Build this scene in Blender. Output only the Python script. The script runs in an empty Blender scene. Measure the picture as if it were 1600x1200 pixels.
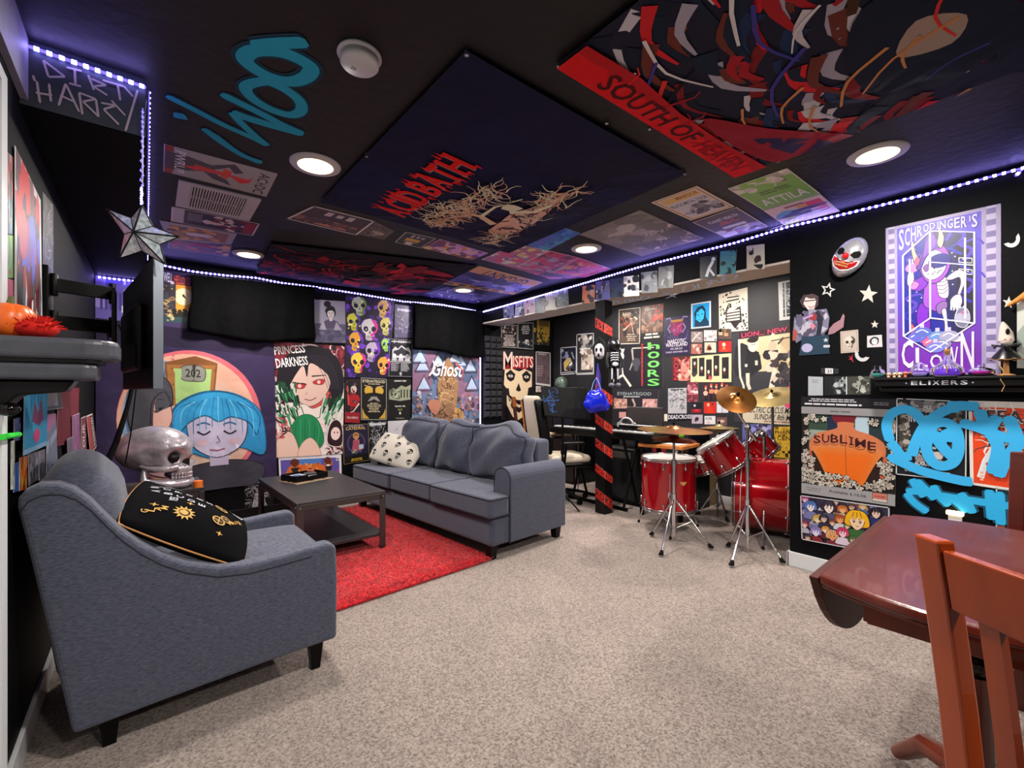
import bpy, bmesh, math, random
from mathutils import Vector, Matrix
from mathutils.geometry import tessellate_polygon
from math import sin, cos, pi, radians, sqrt
scene = bpy.context.scene
COL = scene.collection

# ---------------------------------------------------------------- camera
# room frame: x across the room, y along it, camera stands at the origin
F = 711.0; HOR = 612.0; EYE = 1.2
CA, SA = .7792, .6268          # the room is turned 38.8 degrees to the view
cam = bpy.data.cameras.new('camera'); camo = bpy.data.objects.new('camera', cam); COL.objects.link(camo)
camo.location = (0, 0, EYE); camo.rotation_euler = (radians(90), 0, -math.atan2(SA, CA))
cam.sensor_width = 36; cam.lens = 36*F/1600; cam.shift_y = (HOR-600)/1600
cam.clip_start = .02
scene.camera = camo

# ---------------------------------------------------------------- world, exposure
w = bpy.data.worlds.new('world'); scene.world = w; w.use_nodes = True
w.node_tree.nodes['Background'].inputs[0].default_value = (.75, .8, 1, 1)
w.node_tree.nodes['Background'].inputs[1].default_value = .02
scene.view_settings.view_transform = 'Standard'; scene.view_settings.look = 'None'
scene.view_settings.gamma = 1; scene.view_settings.exposure = .12
scene.view_settings.use_curve_mapping = False

ROOM_X0, ROOM_X1, ROOM_Y0, ROOM_Y1, NOOK_X, CEIL = -.322, 3.471, -2.6, 4.965, 4.80, 2.36
LAMP_E = 32; NOOK_E = 34; BACK_E = 37
def area(name, loc, size, energy, color, rot=(0,0,0), size_y=None, shape='DISK', spread=pi):
    l = bpy.data.lights.new(name, 'AREA'); l.energy = energy; l.color = color; l.shape = shape; l.size = size; l.spread = spread
    if size_y: l.size_y = size_y
    o = bpy.data.objects.new(name, l); COL.objects.link(o); o.location = loc; o.rotation_euler = rot
    return o
# recessed ceiling lamps: the five in view and those further along the same rows
LAMPS = [(.675, 2.439, 1), (.675, 4.38, 1), (2.777, .612, 1), (2.777, 2.492, 1), (2.80, 4.36, 1),
         (.675, .55, 0), (2.777, -1.25, 0), (.675, -1.35, 0)]
NOOK_LAMPS = [(4.12, 2.2), (4.12, 3.7)]
for x, y, v in LAMPS: area('lamp_light', (x, y, CEIL-.022), .17, LAMP_E if v else BACK_E, (1, .93, .85))
for x, y in NOOK_LAMPS: area('lamp_light', (x, y, CEIL-.022), .17, NOOK_E, (1, .93, .85))

# ---------------------------------------------------------------- helpers
def ray(px, py):
    X = (px-800)/F
    return Vector((X*CA+SA, -X*SA+CA, (HOR-py)/F))
def cast(px, py, plane):
    d = ray(px, py); o = Vector((0, 0, EYE)); ax, val = plane
    i = 'xyz'.index(ax)
    return o + d*((val-o[i])/d[i])
def at(px, py, depth): return Vector((0, 0, EYE)) + ray(px, py)*depth
def c2r(X, Y): return (X*CA+Y*SA, -X*SA+Y*CA)
def lin(c):
    return c/12.92 if c <= .04045 else ((c+.055)/1.055)**2.4
def H(s): return tuple(lin(int(s[i:i+2], 16)/255) for i in (0, 2, 4))

_m = {}
def mat(name, col='808080', rough=.6, metal=0, emit=None, es=0, spec=.5, trans=0, alpha=1, coat=0, sheen=0, ior=1.45):
    if name in _m: return _m[name]
    m = bpy.data.materials.new(name); m.use_nodes = True
    b = m.node_tree.nodes['Principled BSDF']
    b.inputs['Base Color'].default_value = (*H(col), 1); b.inputs['Roughness'].default_value = rough
    b.inputs['Metallic'].default_value = metal; b.inputs['Specular IOR Level'].default_value = spec
    b.inputs['Transmission Weight'].default_value = trans; b.inputs['Coat Weight'].default_value = coat
    b.inputs['Sheen Weight'].default_value = sheen; b.inputs['IOR'].default_value = ior; b.inputs['Alpha'].default_value = alpha
    if emit: b.inputs['Emission Color'].default_value = (*H(emit), 1); b.inputs['Emission Strength'].default_value = es
    _m[name] = m; return m
def noisy(name, c0, c1, scale=30, rough=.8, bump=.2, bscale=None, detail=4, stretch=(1,1,1), lo=.3, hi=.7, bdist=.01, **kw):
    if name in _m: return _m[name]
    m = mat(name, c0, rough, **kw); nt = m.node_tree; N = nt.nodes; L = nt.links; b = N['Principled BSDF']
    tc = N.new('ShaderNodeTexCoord'); mp = N.new('ShaderNodeMapping'); mp.inputs['Scale'].default_value = stretch
    n = N.new('ShaderNodeTexNoise'); n.inputs['Scale'].default_value = scale; n.inputs['Detail'].default_value = detail
    r = N.new('ShaderNodeValToRGB'); r.color_ramp.elements[0].position = lo; r.color_ramp.elements[1].position = hi
    r.color_ramp.elements[0].color = (*H(c0), 1); r.color_ramp.elements[1].color = (*H(c1), 1)
    L.new(tc.outputs['Object'], mp.inputs['Vector']); L.new(mp.outputs['Vector'], n.inputs['Vector'])
    L.new(n.outputs['Fac'], r.inputs['Fac']); L.new(r.outputs['Color'], b.inputs['Base Color'])
    if bump:
        n2 = N.new('ShaderNodeTexNoise'); n2.inputs['Scale'].default_value = bscale or scale; n2.inputs['Detail'].default_value = detail
        L.new(mp.outputs['Vector'], n2.inputs['Vector'])
        bp = N.new('ShaderNodeBump'); bp.inputs['Strength'].default_value = bump; bp.inputs['Distance'].default_value = bdist
        L.new(n2.outputs['Fac'], bp.inputs['Height']); L.new(bp.outputs['Normal'], b.inputs['Normal'])
    return m
def print_mat(name, rough, coat=0, fold=0):
    m = mat(name, 'ffffff', rough, spec=.4, coat=coat); nt = m.node_tree
    a = nt.nodes.new('ShaderNodeAttribute'); a.attribute_name = 'ink'
    nt.links.new(a.outputs['Color'], nt.nodes['Principled BSDF'].inputs['Base Color'])
    if fold:
        tc = nt.nodes.new('ShaderNodeTexCoord'); n = nt.nodes.new('ShaderNodeTexNoise'); n.inputs['Scale'].default_value = 3.5; n.inputs['Detail'].default_value = 2
        n.inputs['Distortion'].default_value = .6
        bp = nt.nodes.new('ShaderNodeBump'); bp.inputs['Strength'].default_value = fold; bp.inputs['Distance'].default_value = .06
        nt.links.new(tc.outputs['Object'], n.inputs['Vector']); nt.links.new(n.outputs['Fac'], bp.inputs['Height'])
        nt.links.new(bp.outputs['Normal'], nt.nodes['Principled BSDF'].inputs['Normal'])
    return m
PAPER = print_mat('printed_paper', .42); CLOTH = print_mat('printed_cloth', .85, fold=.35); SPRAY = print_mat('spray_paint', .6)

def tag(o, label=None, cat=None, group=None, kind=None):
    if label: o['label'] = label
    if cat: o['category'] = cat
    if group: o['group'] = group
    if kind: o['kind'] = kind
    return o
def thing(name, label, cat, loc=(0,0,0), rz=0, group=None, rot=None):
    o = bpy.data.objects.new(name, None); COL.objects.link(o); o.location = loc
    o.rotation_euler = rot if rot else (0, 0, rz)
    o.empty_display_size = .05
    return tag(o, label, cat, group)
def copy_tree(o, parent=None):
    c = o.copy(); COL.objects.link(c); c.parent = parent
    for ch in list(o.children): copy_tree(ch, c)
    return c

class MB:
    """collects shapes and links them as one mesh object"""
    def __init__(s): s.v = []; s.f = []; s.sm = []; s.mi = []; s.cur = 0
    def add(s, vs, fs, smooth=False, M=None):
        b = len(s.v)
        s.v += [tuple(M @ Vector(p)) if M else tuple(p) for p in vs]
        s.f += [tuple(b+i for i in f) for f in fs]; s.sm += [smooth]*len(fs); s.mi += [s.cur]*len(fs)
        return s
    def box(s, c, d, rz=0, M=None):
        x, y, z = d[0]/2, d[1]/2, d[2]/2
        R = Matrix.Translation(c) @ Matrix.Rotation(rz, 4, 'Z')
        if M: R = M @ R
        vs = [(i*x, j*y, k*z) for i in (-1,1) for j in (-1,1) for k in (-1,1)]
        return s.add(vs, [(0,1,3,2),(4,6,7,5),(0,4,5,1),(2,3,7,6),(0,2,6,4),(1,5,7,3)], M=R)
    def b2(s, a, b, M=None):
        return s.box([(a[i]+b[i])/2 for i in range(3)], [abs(b[i]-a[i]) for i in range(3)], M=M)
    def cyl(s, p0, p1, r0, r1=None, n=16, caps=True, M=None):
        p0, p1 = Vector(p0), Vector(p1); r1 = r0 if r1 is None else r1
        d = (p1-p0).normalized(); u = d.orthogonal().normalized(); v = d.cross(u)
        vs = [p0+(u*cos(2*pi*i/n)+v*sin(2*pi*i/n))*r0 for i in range(n)] + [p1+(u*cos(2*pi*i/n)+v*sin(2*pi*i/n))*r1 for i in range(n)]
        s.add(vs, [(i, (i+1)%n, n+(i+1)%n, n+i) for i in range(n)], True, M)
        if caps: s.add(vs, [tuple(range(n))[::-1], tuple(range(n, 2*n))], False, M)
        return s
    def tube(s, pts, r, n=8, M=None, closed=False):
        pts = [Vector(p) for p in pts]; R = r if isinstance(r, (list, tuple)) else [r]*len(pts)
        vs = []; u = None; k = len(pts)
        for i, p in enumerate(pts):
            a = pts[i-1] if (i or closed) else p; b = pts[(i+1) % k] if (i < k-1 or closed) else p
            d = (b-a).normalized()
            u = d.orthogonal().normalized() if u is None else (u-d*u.dot(d)).normalized()
            v = d.cross(u)
            vs += [p+(u*cos(2*pi*j/n)+v*sin(2*pi*j/n))*R[i] for j in range(n)]
        fs = [(i*n+j, i*n+(j+1)%n, (i+1)*n+(j+1)%n, (i+1)*n+j) for i in range(k-1) for j in range(n)]
        if closed: fs += [((k-1)*n+j, (k-1)*n+(j+1)%n, (j+1)%n, j) for j in range(n)]
        s.add(vs, fs, True, M)
        if not closed: s.add(vs, [tuple(range(n))[::-1], tuple(range((k-1)*n, k*n))], False, M)
        return s
    def lathe(s, prof, n=32, M=None, smooth=True, caps=True):
        vs = [(r*cos(2*pi*i/n), r*sin(2*pi*i/n), z) for r, z in prof for i in range(n)]
        fs = [(a*n+i, a*n+(i+1)%n, (a+1)*n+(i+1)%n, (a+1)*n+i) for a in range(len(prof)-1) for i in range(n)]
        s.add(vs, fs, smooth, M)
        if caps and prof[0][0] > 1e-5: s.add(vs, [tuple(range(n))[::-1]], False, M)
        if caps and prof[-1][0] > 1e-5: s.add(vs, [tuple(range((len(prof)-1)*n, len(prof)*n))], False, M)
        return s
    def ell(s, c, r, n=16, m=10, M=None):
        r = (r, r, r) if not hasattr(r, '__len__') else r
        R = Matrix.Translation(c) @ Matrix.Diagonal((*r, 1))
        if M: R = M @ R
        vs = [(0,0,1)] + [(sin(pi*a/m)*cos(2*pi*i/n), sin(pi*a/m)*sin(2*pi*i/n), cos(pi*a/m)) for a in range(1, m) for i in range(n)] + [(0,0,-1)]
        fs = [(0, 1+i, 1+(i+1)%n) for i in range(n)]
        fs += [(1+a*n+i, 1+(a+1)*n+i, 1+(a+1)*n+(i+1)%n, 1+a*n+(i+1)%n) for a in range(m-2) for i in range(n)]
        k = 1+(m-2)*n; fs += [(k+i, len(vs)-1, k+(i+1)%n) for i in range(n)]
        return s.add(vs, fs, True, R)
    def prism(s, poly, h0, h1, axis='z', M=None, smooth=False):
        """poly in the two other axes (x,y for z; y,z for x; x,z for y)"""
        n = len(poly)
        def P(a, b, h): return {'z': (a, b, h), 'x': (h, a, b), 'y': (a, h, b)}[axis]
        vs = [P(a, b, h0) for a, b in poly] + [P(a, b, h1) for a, b in poly]
        s.add(vs, [(i, (i+1)%n, n+(i+1)%n, n+i) for i in range(n)], smooth, M)
        return s.add(vs, [tuple(range(n))[::-1], tuple(range(n, 2*n))], False, M)
    def rbox(s, c, d, r, bulge=(0,0,0), n=14, M=None, fn=None, rot=None):
        """rounded box with swollen faces"""
        hx, hy, hz = d[0]/2, d[1]/2, d[2]/2; r = min(r, hx, hy, hz)
        vs = []; idx = {}
        def key(i, j, k):
            if (i, j, k) in idx: return idx[i, j, k]
            p = []
            for t, h in ((i, hx), (j, hy), (k, hz)):
                q = t/n*2-1
                # denser near the edges
                q = math.copysign(1-(1-abs(q))**1.5 if h > 2*r else abs(q), q)
                p.append(q*h)
            a = Vector(p); q = Vector((max(-hx+r, min(hx-r, p[0])), max(-hy+r, min(hy-r, p[1])), max(-hz+r, min(hz-r, p[2]))))
            e = a-q
            if e.length > 1e-9: a = q+e.normalized()*r
            ux, uy, uz = p[0]/hx, p[1]/hy, p[2]/hz
            a.x += bulge[0]*(1-uy*uy)*(1-uz*uz)*ux; a.y += bulge[1]*(1-ux*ux)*(1-uz*uz)*uy; a.z += bulge[2]*(1-ux*ux)*(1-uy*uy)*uz
            if fn: a = Vector(fn(a, ux, uy, uz))
            if rot: a = rot @ a
            vs.append(tuple(a+Vector(c))); idx[i, j, k] = len(vs)-1
            return idx[i, j, k]
        fs = []
        for a in range(n):
            for b in range(n):
                for (f, flip) in ((0, 1), (n, 0)):
                    q = [key(f,a,b), key(f,a+1,b), key(f,a+1,b+1), key(f,a,b+1)]; fs.append(q[::-1] if flip else q)
                    q = [key(a,f,b), key(a,f,b+1), key(a+1,f,b+1), key(a+1,f,b)]; fs.append(q[::-1] if flip else q)
                    q = [key(a,b,f), key(a+1,b,f), key(a+1,b+1,f), key(a,b+1,f)]; fs.append(q[::-1] if flip else q)
        return s.add(vs, fs, True, M)
    def build(s, name, m, parent=None, origin=None, bevel=0, bseg=2, mats=None, sub=0):
        me = bpy.data.meshes.new(name)
        vs = s.v
        if origin is None and parent is None and vs:
            origin = [ (min(p[i] for p in vs)+max(p[i] for p in vs))/2 for i in (0, 1)] + [min(p[2] for p in vs)]
        o_ = Vector(origin) if origin is not None else Vector((0,0,0))
        me.from_pydata([tuple(Vector(p)-o_) for p in vs], [], s.f)
        me.polygons.foreach_set('use_smooth', s.sm); me.polygons.foreach_set('material_index', s.mi)
        for mm in (mats or [m]): me.materials.append(mm)
        me.validate(); me.update()
        bm = bmesh.new(); bm.from_mesh(me)
        bmesh.ops.remove_doubles(bm, verts=bm.verts, dist=1e-5) if bevel else None
        bmesh.ops.recalc_face_normals(bm, faces=bm.faces); bm.to_mesh(me); bm.free()
        o = bpy.data.objects.new(name, me); COL.objects.link(o)
        o.location = o_
        if parent: o.parent = parent
        if bevel:
            b = o.modifiers.new('bevel', 'BEVEL'); b.width = bevel; b.segments = bseg; b.limit_method = 'ANGLE'; b.angle_limit = radians(35)
        if sub:
            b = o.modifiers.new('sub', 'SUBSURF'); b.levels = sub; b.render_levels = sub
        return o
def structure(o): o['kind'] = 'structure'; return o

# ---------------------------------------------------------------- materials
M_BLACKWALL = noisy('black_wall_paint', '040507', '07080b', 60, .65, .25, 90, bdist=.003, spec=.12)
M_NOOKWALL = noisy('charcoal_wall_paint', '16161c', '1d1d24', 60, .6, .2, 90, bdist=.003)
M_CEIL = noisy('black_ceiling_paint', '0c0c10', '131317', 25, .55, .5, 22, bdist=.006)
M_LILAC = noisy('led_tinted_pale_paint', '8f8da0', '9896a8', 30, .6, .1)  # upper left wall band; violet LED light is put into its pale colour
M_GREYSLATE = noisy('chalkboard_paint', '3a4048', '4c525a', 8, .75, .3, 25, bdist=.004)
M_TRIM = mat('white_trim_paint', 'c9ccce', .4)
M_GREYBEAM = noisy('grey_beam_paint', 'b4aca6', 'c0b8b2', 20, .6, .1)
M_BLACKTRIM = mat('black_trim', '08080a', .35, spec=.3)
M_CHROME = mat('chrome', 'd8d8dc', .12, 1)
M_STEEL = mat('dull_steel', '8a8a8c', .35, 1)
M_BLACKPLASTIC = mat('black_plastic', '060607', .4, spec=.25)
M_BLACKRUBBER = mat('black_rubber', '050506', .8, spec=.2)
M_BLACKMETAL = mat('black_metal', '050506', .4, spec=.2)
M_WHITE = mat('white_plastic', 'c8c8ca', .45)

def carpet_mat():
    m = mat('beige_carpet', 'b5a698', .95, spec=.1, sheen=.3); nt = m.node_tree; N = nt.nodes; L = nt.links; b = N['Principled BSDF']
    tc = N.new('ShaderNodeTexCoord')
    n = N.new('ShaderNodeTexNoise'); n.inputs['Scale'].default_value = 115; n.inputs['Detail'].default_value = 5; n.inputs['Roughness'].default_value = .75
    r = N.new('ShaderNodeValToRGB'); e = r.color_ramp.elements
    e[0].position = .38; e[0].color = (*H('5a4b42'), 1); e[1].position = .62; e[1].color = (*H('bfafa4'), 1)
    k = r.color_ramp.elements.new(.47); k.color = (*H('94837a'), 1)
    n2 = N.new('ShaderNodeTexNoise'); n2.inputs['Scale'].default_value = 3.2; n2.inputs['Detail'].default_value = 3
    mx = N.new('ShaderNodeMix'); mx.data_type = 'RGBA'; mx.blend_type = 'MULTIPLY'; mx.inputs['Factor'].default_value = 1
    r2 = N.new('ShaderNodeValToRGB'); r2.color_ramp.elements[0].position = .3; r2.color_ramp.elements[0].color = (.8,.8,.8,1); r2.color_ramp.elements[1].position = .7; r2.color_ramp.elements[1].color = (1,1,1,1)
    L.new(tc.outputs['Object'], n.inputs['Vector']); L.new(tc.outputs['Object'], n2.inputs['Vector'])
    L.new(n.outputs['Fac'], r.inputs['Fac']); L.new(n2.outputs['Fac'], r2.inputs['Fac'])
    L.new(r.outputs['Color'], mx.inputs['A']); L.new(r2.outputs['Color'], mx.inputs['B']); L.new(mx.outputs['Result'], b.inputs['Base Color'])
    bp = N.new('ShaderNodeBump'); bp.inputs['Strength'].default_value = .9; bp.inputs['Distance'].default_value = .012
    L.new(n.outputs['Fac'], bp.inputs['Height']); L.new(bp.outputs['Normal'], b.inputs['Normal'])
    return m
M_CARPET = carpet_mat()

# ---------------------------------------------------------------- room shell
T = .1
X0, X1, Y0, Y1, XN = ROOM_X0, ROOM_X1, ROOM_Y0, ROOM_Y1, NOOK_X
BY0, BY1 = c2r(1.922, 3.148)[1], ROOM_Y1      # opening in the right wall, from the end of the front section to the far wall
NY0 = .9
structure(MB().b2((X0-T, Y0-T, -.1), (XN+T, Y1+T, 0)).build('floor', M_CARPET))
structure(MB().b2((X0-T, Y0-T, CEIL), (XN+T, Y1+T, CEIL+.1)).build('ceiling', M_CEIL))
structure(MB().b2((X0, Y1, 0), (XN, Y1+T, CEIL)).build('wall_far', M_BLACKWALL))
structure(MB().b2((X0-T, Y0, 0), (X0, Y1+T, 2.14)).b2((X0-T, Y0, 2.14), (X0, Y1+T, CEIL)).build('wall_left', M_BLACKWALL))
structure(MB().b2((X0+.001, Y0, 2.16), (X0+.02, 2.168, CEIL)).build('trim_4', M_LILAC))
structure(MB().b2((X1, Y0, 0), (X1+.13, BY0, CEIL)).build('wall_right', M_BLACKWALL))
structure(MB().b2((XN, NY0, 0), (XN+T, Y1+T, CEIL)).build('wall_nook', M_NOOKWALL))
structure(MB().b2((X1+.131, NY0-T, 0), (XN+T, NY0, CEIL)).build('wall_nook_end', M_NOOKWALL))
structure(MB().b2((X0-T, Y0-T, 0), (X1+.131, Y0, CEIL)).build('wall_behind', M_BLACKWALL))
# beam over the opening: black face, grey underside
BZ = 2.108
structure(MB().b2((X1, BY0+.001, BZ+.004), (X1+.32, Y1-.001, CEIL)).build('wall_beam', M_BLACKWALL))
ub = MB().b2((X1+.001, BY0+.001, BZ-.012), (X1+.32, Y1-.001, BZ+.004)).build('trim_5', M_GREYBEAM); structure(ub)
# soffit on the left
structure(MB().b2((X0, 2.169, 2.144), (0, Y1-.001, CEIL)).build('ceiling_soffit', M_GREYSLATE))
structure(MB().b2((X0+.001, 2.170, 2.139), (-.001, Y1-.002, 2.1439)).b2((-.001, 2.170, 2.139), (.002, Y1-.002, CEIL-.05)).build('trim_6', M_BLACKWALL))
# baseboards
structure(MB().b2((X1-.014, Y0, 0), (X1, BY0+.012, .1)).b2((X1-.014, BY0, 0), (X1+.13, BY0+.014, .1)).build('baseboard_right', M_TRIM, bevel=.003))
structure(MB().b2((X0, 1.96, 0), (X0+.014, Y1, .09)).build('baseboard_left', M_TRIM, bevel=.003))
structure(MB().b2((X0+.02, Y1-.014, 0), (XN, Y1, .09)).build('baseboard_far', M_BLACKTRIM, bevel=.003))
structure(MB().b2((XN-.014, NY0, 0), (XN, Y1-.02, .09)).build('baseboard_nook', M_TRIM, bevel=.003))
# door and casing on the left wall
d = MB().b2((X0, 1.0, 0), (X0+.012, 1.80, 2.03)).build('door_1', M_TRIM); structure(d)
structure(MB().b2((X0, 1.80, 0), (X0+.022, 1.865, 2.07)).b2((X0, .93, 0), (X0+.022, .995, 2.07)).b2((X0, .995, 2.035), (X0+.022, 1.80, 2.07)).build('trim_1', M_TRIM, bevel=.003))
# column under the beam
CX0, CX1 = X1+.012, X1+.125
cy1 = cast(930, 700, ('x', X1+.012))[1]; cy0 = cast(945, 700, ('x', X1+.012))[1]
structure(MB().b2((CX0, cy0, 0), (CX1, cy1, BZ-.012)).build('wall_column', M_BLACKTRIM, bevel=.002))

# ---------------------------------------------------------------- LED strips
M_LED = mat('led_dot', '000000', .5, emit='9c90ff', es=46)
M_LEDTAPE = mat('led_gel', '1a1a30', .4, emit='5a4cff', es=3)
def led(name, label, pts, step=.033, size=.0065, nrm=(0,0,-1), group=None, density=1, gel=None):
    pts = [Vector(p) for p in pts]; root = thing(name, label, 'LED light strip', pts[0], group=group or 'LED strips along the ceiling edge')
    tape = MB(); dots = MB(); N = Vector(nrm).normalized(); acc = 0
    for a, b in zip(pts, pts[1:]):
        d = (b-a); Ln = d.length; d.normalize(); s = d.cross(N).normalized()*.005
        q = [a-s, a+s, b+s, b-s]; q2 = [p+N*.0025 for p in q]
        vs = [p-pts[0] for p in q+q2]
        tape.add(vs, [(0,1,2,3),(7,6,5,4),(0,4,5,1),(1,5,6,2),(2,6,7,3),(3,7,4,0)])
        while acc < Ln:
            c = a+d*acc+N*.004-pts[0]; e = d*size; f = s.normalized()*size; g = N*size*.7
            vs = [c-e-f, c+e-f, c+e+f, c-e+f, c-e*.6-f*.6+g, c+e*.6-f*.6+g, c+e*.6+f*.6+g, c-e*.6+f*.6+g]
            dots.add(vs, [(0,1,2,3),(7,6,5,4),(0,4,5,1),(1,5,6,2),(2,6,7,3),(3,7,4,0)]); acc += step
        acc -= Ln
    t_ = tape.build('led_tape', M_LEDTAPE, root); dd = dots.build('led_diodes', M_LED, root); dd['kind'] = 'stuff'
    return root
pA = ('y', Y1-.012); pB = ('x', X1-.012)
led('led_strip', 'purple LED strip along the top of the lettered grey soffit face', [(X0+.01, 2.160, 2.335), (0.0, 2.160, 2.325)], .03, nrm=(0,-1,-.5))
led('led_strip', 'thin LED strip running back along the side edge of the left soffit', [(.008, 2.175, 2.318), (.008, Y1-.02, 2.318)], .04, .0025, nrm=(1,0,0))
led('led_strip', 'purple LED strip along the top of the far wall above the tapestry', [cast(x, y, pA) for x, y in ((243,412),(300,424),(350,430),(400,434),(440,442),(490,448),(560,459),(630,471),(690,476),(745,486))], .033, nrm=(0,-1,-.4))
led('led_strip', 'long purple LED strip along the ceiling edge above the opening and right wall', [cast(x, y, pB) for x, y in ((756,487),(880,452),(1000,417),(1150,379),(1232,354),(1300,339),(1450,303),(1600,262))] + [(X1-.012, .2, 2.30)], .033, nrm=(-1,0,-.4))
led('led_strip', 'vertical LED strip on the far wall beside the foam tiles', [cast(750, 552, pA), cast(750, 672, pA)], .022, nrm=(0,-1,0), group='LED strips on the far wall')
led('led_strip', 'short LED strip above the purple lettered banner in the dark alcove', [(X0+.03, Y1-.02, 2.125), (-.02, Y1-.02, 2.125)], .03, nrm=(0,-1,-.5), group='LED strips on the far wall')
# ---------------------------------------------------------------- printed pictures
_tc = {}
def text_mesh(s):
    if s in _tc: return _tc[s]
    c = bpy.data.curves.new('t', 'FONT'); c.body = s; c.resolution_u = 2; c.offset = .015
    o = bpy.data.objects.new('t', c); me = bpy.data.meshes.new_from_object(o)
    vs = [(v.co.x, v.co.y) for v in me.vertices]; fs = [tuple(p.vertices) for p in me.polygons]
    bpy.data.objects.remove(o); bpy.data.curves.remove(c); bpy.data.meshes.remove(me)
    x0 = min(v[0] for v in vs); x1 = max(v[0] for v in vs); y0 = min(v[1] for v in vs); y1 = max(v[1] for v in vs)
    _tc[s] = ([((x-x0)/(x1-x0+1e-9), (y-y0)/(y1-y0+1e-9)) for x, y in vs], fs); return _tc[s]
def smooth(P, m=5):
    if len(P) < 3: return [(P[0][0]+(P[-1][0]-P[0][0])*i/4, P[0][1]+(P[-1][1]-P[0][1])*i/4) for i in range(5)]
    out = []; Q_ = [P[0]]+list(P)+[P[-1]]
    for i in range(1, len(Q_)-2):
        a, b, c, d = Q_[i-1:i+3]
        for k in range(m):
            t = k/m; out.append(tuple(.5*((2*b[j])+(-a[j]+c[j])*t+(2*a[j]-5*b[j]+4*c[j]-d[j])*t*t+(-a[j]+3*b[j]-3*c[j]+d[j])*t**3) for j in (0, 1)))
    return out+[P[-1]]
BLK, WHT, GRY, CRM = '0c0c0f', 'd6d4d2', '77757a', 'd9c9b0'
class Art:
    """flat picture, 100 high and g.w wide; every call paints on top of the last"""
    def __init__(g, w, seed=1): g.w = w; g.v = []; g.f = []; g.c = []; g.L = 0; g.r = random.Random(seed)
    def poly(g, pts, c, step=1, clip=True):
        g.L += step; b = len(g.v)
        if clip: pts = [(min(g.w, max(0, x)), min(100, max(0, y))) for x, y in pts]
        g.v += [(x, y, g.L) for x, y in pts]; g.f.append(tuple(range(b, b+len(pts)))); g.c.append(c)
    def sp(g, pts, c, oc=None, ow=.5, m=4):
        n = len(pts); out = []
        for i in range(n):
            a, b, q, d = pts[i-1], pts[i], pts[(i+1) % n], pts[(i+2) % n]
            for k in range(m):
                t = k/m; out.append(tuple(.5*(2*b[j]+(q[j]-a[j])*t+(2*a[j]-5*b[j]+4*q[j]-d[j])*t*t+(-a[j]+3*b[j]-3*q[j]+d[j])*t**3) for j in (0, 1)))
        g.poly(out, c, .5)
        if oc: g.L -= .5; g.line(out+[out[0]], ow, oc)
    def rect(g, x0, y0, x1, y1, c, step=1): g.poly([(x0,y0),(x1,y0),(x1,y1),(x0,y1)], c, step)
    def bg(g, c, m=0): g.rect(m, m, g.w-m, 100-m, c)
    def ell(g, x, y, rx, ry, c, rot=0, n=18, step=1, clip=True):
        ca, sa = cos(radians(rot)), sin(radians(rot)); P = []
        for i in range(n):
            a, b_ = rx*cos(2*pi*i/n), ry*sin(2*pi*i/n); P.append((x+a*ca-b_*sa, y+a*sa+b_*ca))
        g.poly(P, c, step, clip)
    def line(g, pts, wd, c, taper=0, clip=True):
        g.L += 1; n = len(pts); Lf = []; Rt = []
        for i, (x, y) in enumerate(pts):
            a = pts[max(0, i-1)]; b = pts[min(n-1, i+1)]; dx, dy = b[0]-a[0], b[1]-a[1]; q = sqrt(dx*dx+dy*dy)+1e-9
            h = wd/2*(1-taper*i/(n-1)); Lf.append((x-dy/q*h, y+dx/q*h)); Rt.append((x+dy/q*h, y-dx/q*h))
        b = len(g.v)
        for P in Lf+Rt:
            x, y = P
            if clip: x = min(g.w, max(0, x)); y = min(100, max(0, y))
            g.v.append((x, y, g.L+.012*((len(g.v)-b) % n)))
        for i in range(n-1): g.f.append((b+i, b+i+1, b+n+i+1, b+n+i)); g.c.append(c)
    def txt(g, s, x0, y0, x1, y1, c, rot=0, slant=0):
        """fill the box; rot in degrees turns the text about the box centre"""
        vs, fs = text_mesh(s); g.L += 1; b = len(g.v); W, Hh = x1-x0, y1-y0; cx, cy = (x0+x1)/2, (y0+y1)/2
        if rot in (90, -90): W, Hh = Hh, W
        ca, sa = cos(radians(rot)), sin(radians(rot))
        for u, v in vs:
            a, d = (u-.5)*W+slant*(v-.5)*Hh, (v-.5)*Hh; g.v.append((cx+a*ca-d*sa, cy+a*sa+d*ca, g.L))
        for f in fs: g.f.append(tuple(b+i for i in f)); g.c.append(c)
    def bars(g, x0, y0, x1, y1, rows, c, fill=.6, centre=True):
        g.L += 1; h = (y1-y0)/rows
        for i in range(rows):
            y = y1-(i+1)*h; k = g.r.uniform(.55, 1)*(x1-x0); x = (x0+x1-k)/2 if centre else x0; e = x+k
            while x < e-.5:
                q = min(e-x, g.r.uniform(1.2, 4)*h*.8)
                g.rect(x, y+h*.2, x+q, y+h*(.2+fill), c, 0); x += q+h*.35
    def blob(g, x, y, r, c, jag=.35, n=9, sx=1, sy=1, step=1, rot=0):
        a0 = g.r.random()*6; P = []
        for i in range(n):
            q = r*(1+g.r.uniform(-jag, jag)); a = a0+2*pi*i/n; u, v = q*cos(a)*sx, q*sin(a)*sy
            P.append((x+u*cos(rot)-v*sin(rot), y+u*sin(rot)+v*cos(rot)))
        g.poly(P, c, step)
    def scat(g, n, x0, y0, x1, y1, r0, r1, cols, jag=.4, sx=1, sy=1, rot=None):
        for i in range(n):
            g.L += .25
            g.blob(g.r.uniform(x0, x1), g.r.uniform(y0, y1), g.r.uniform(r0, r1), g.r.choice(cols), jag, 7, sx, sy, 0, g.r.uniform(0, 6) if rot is None else rot)
        g.L += 1
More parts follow.
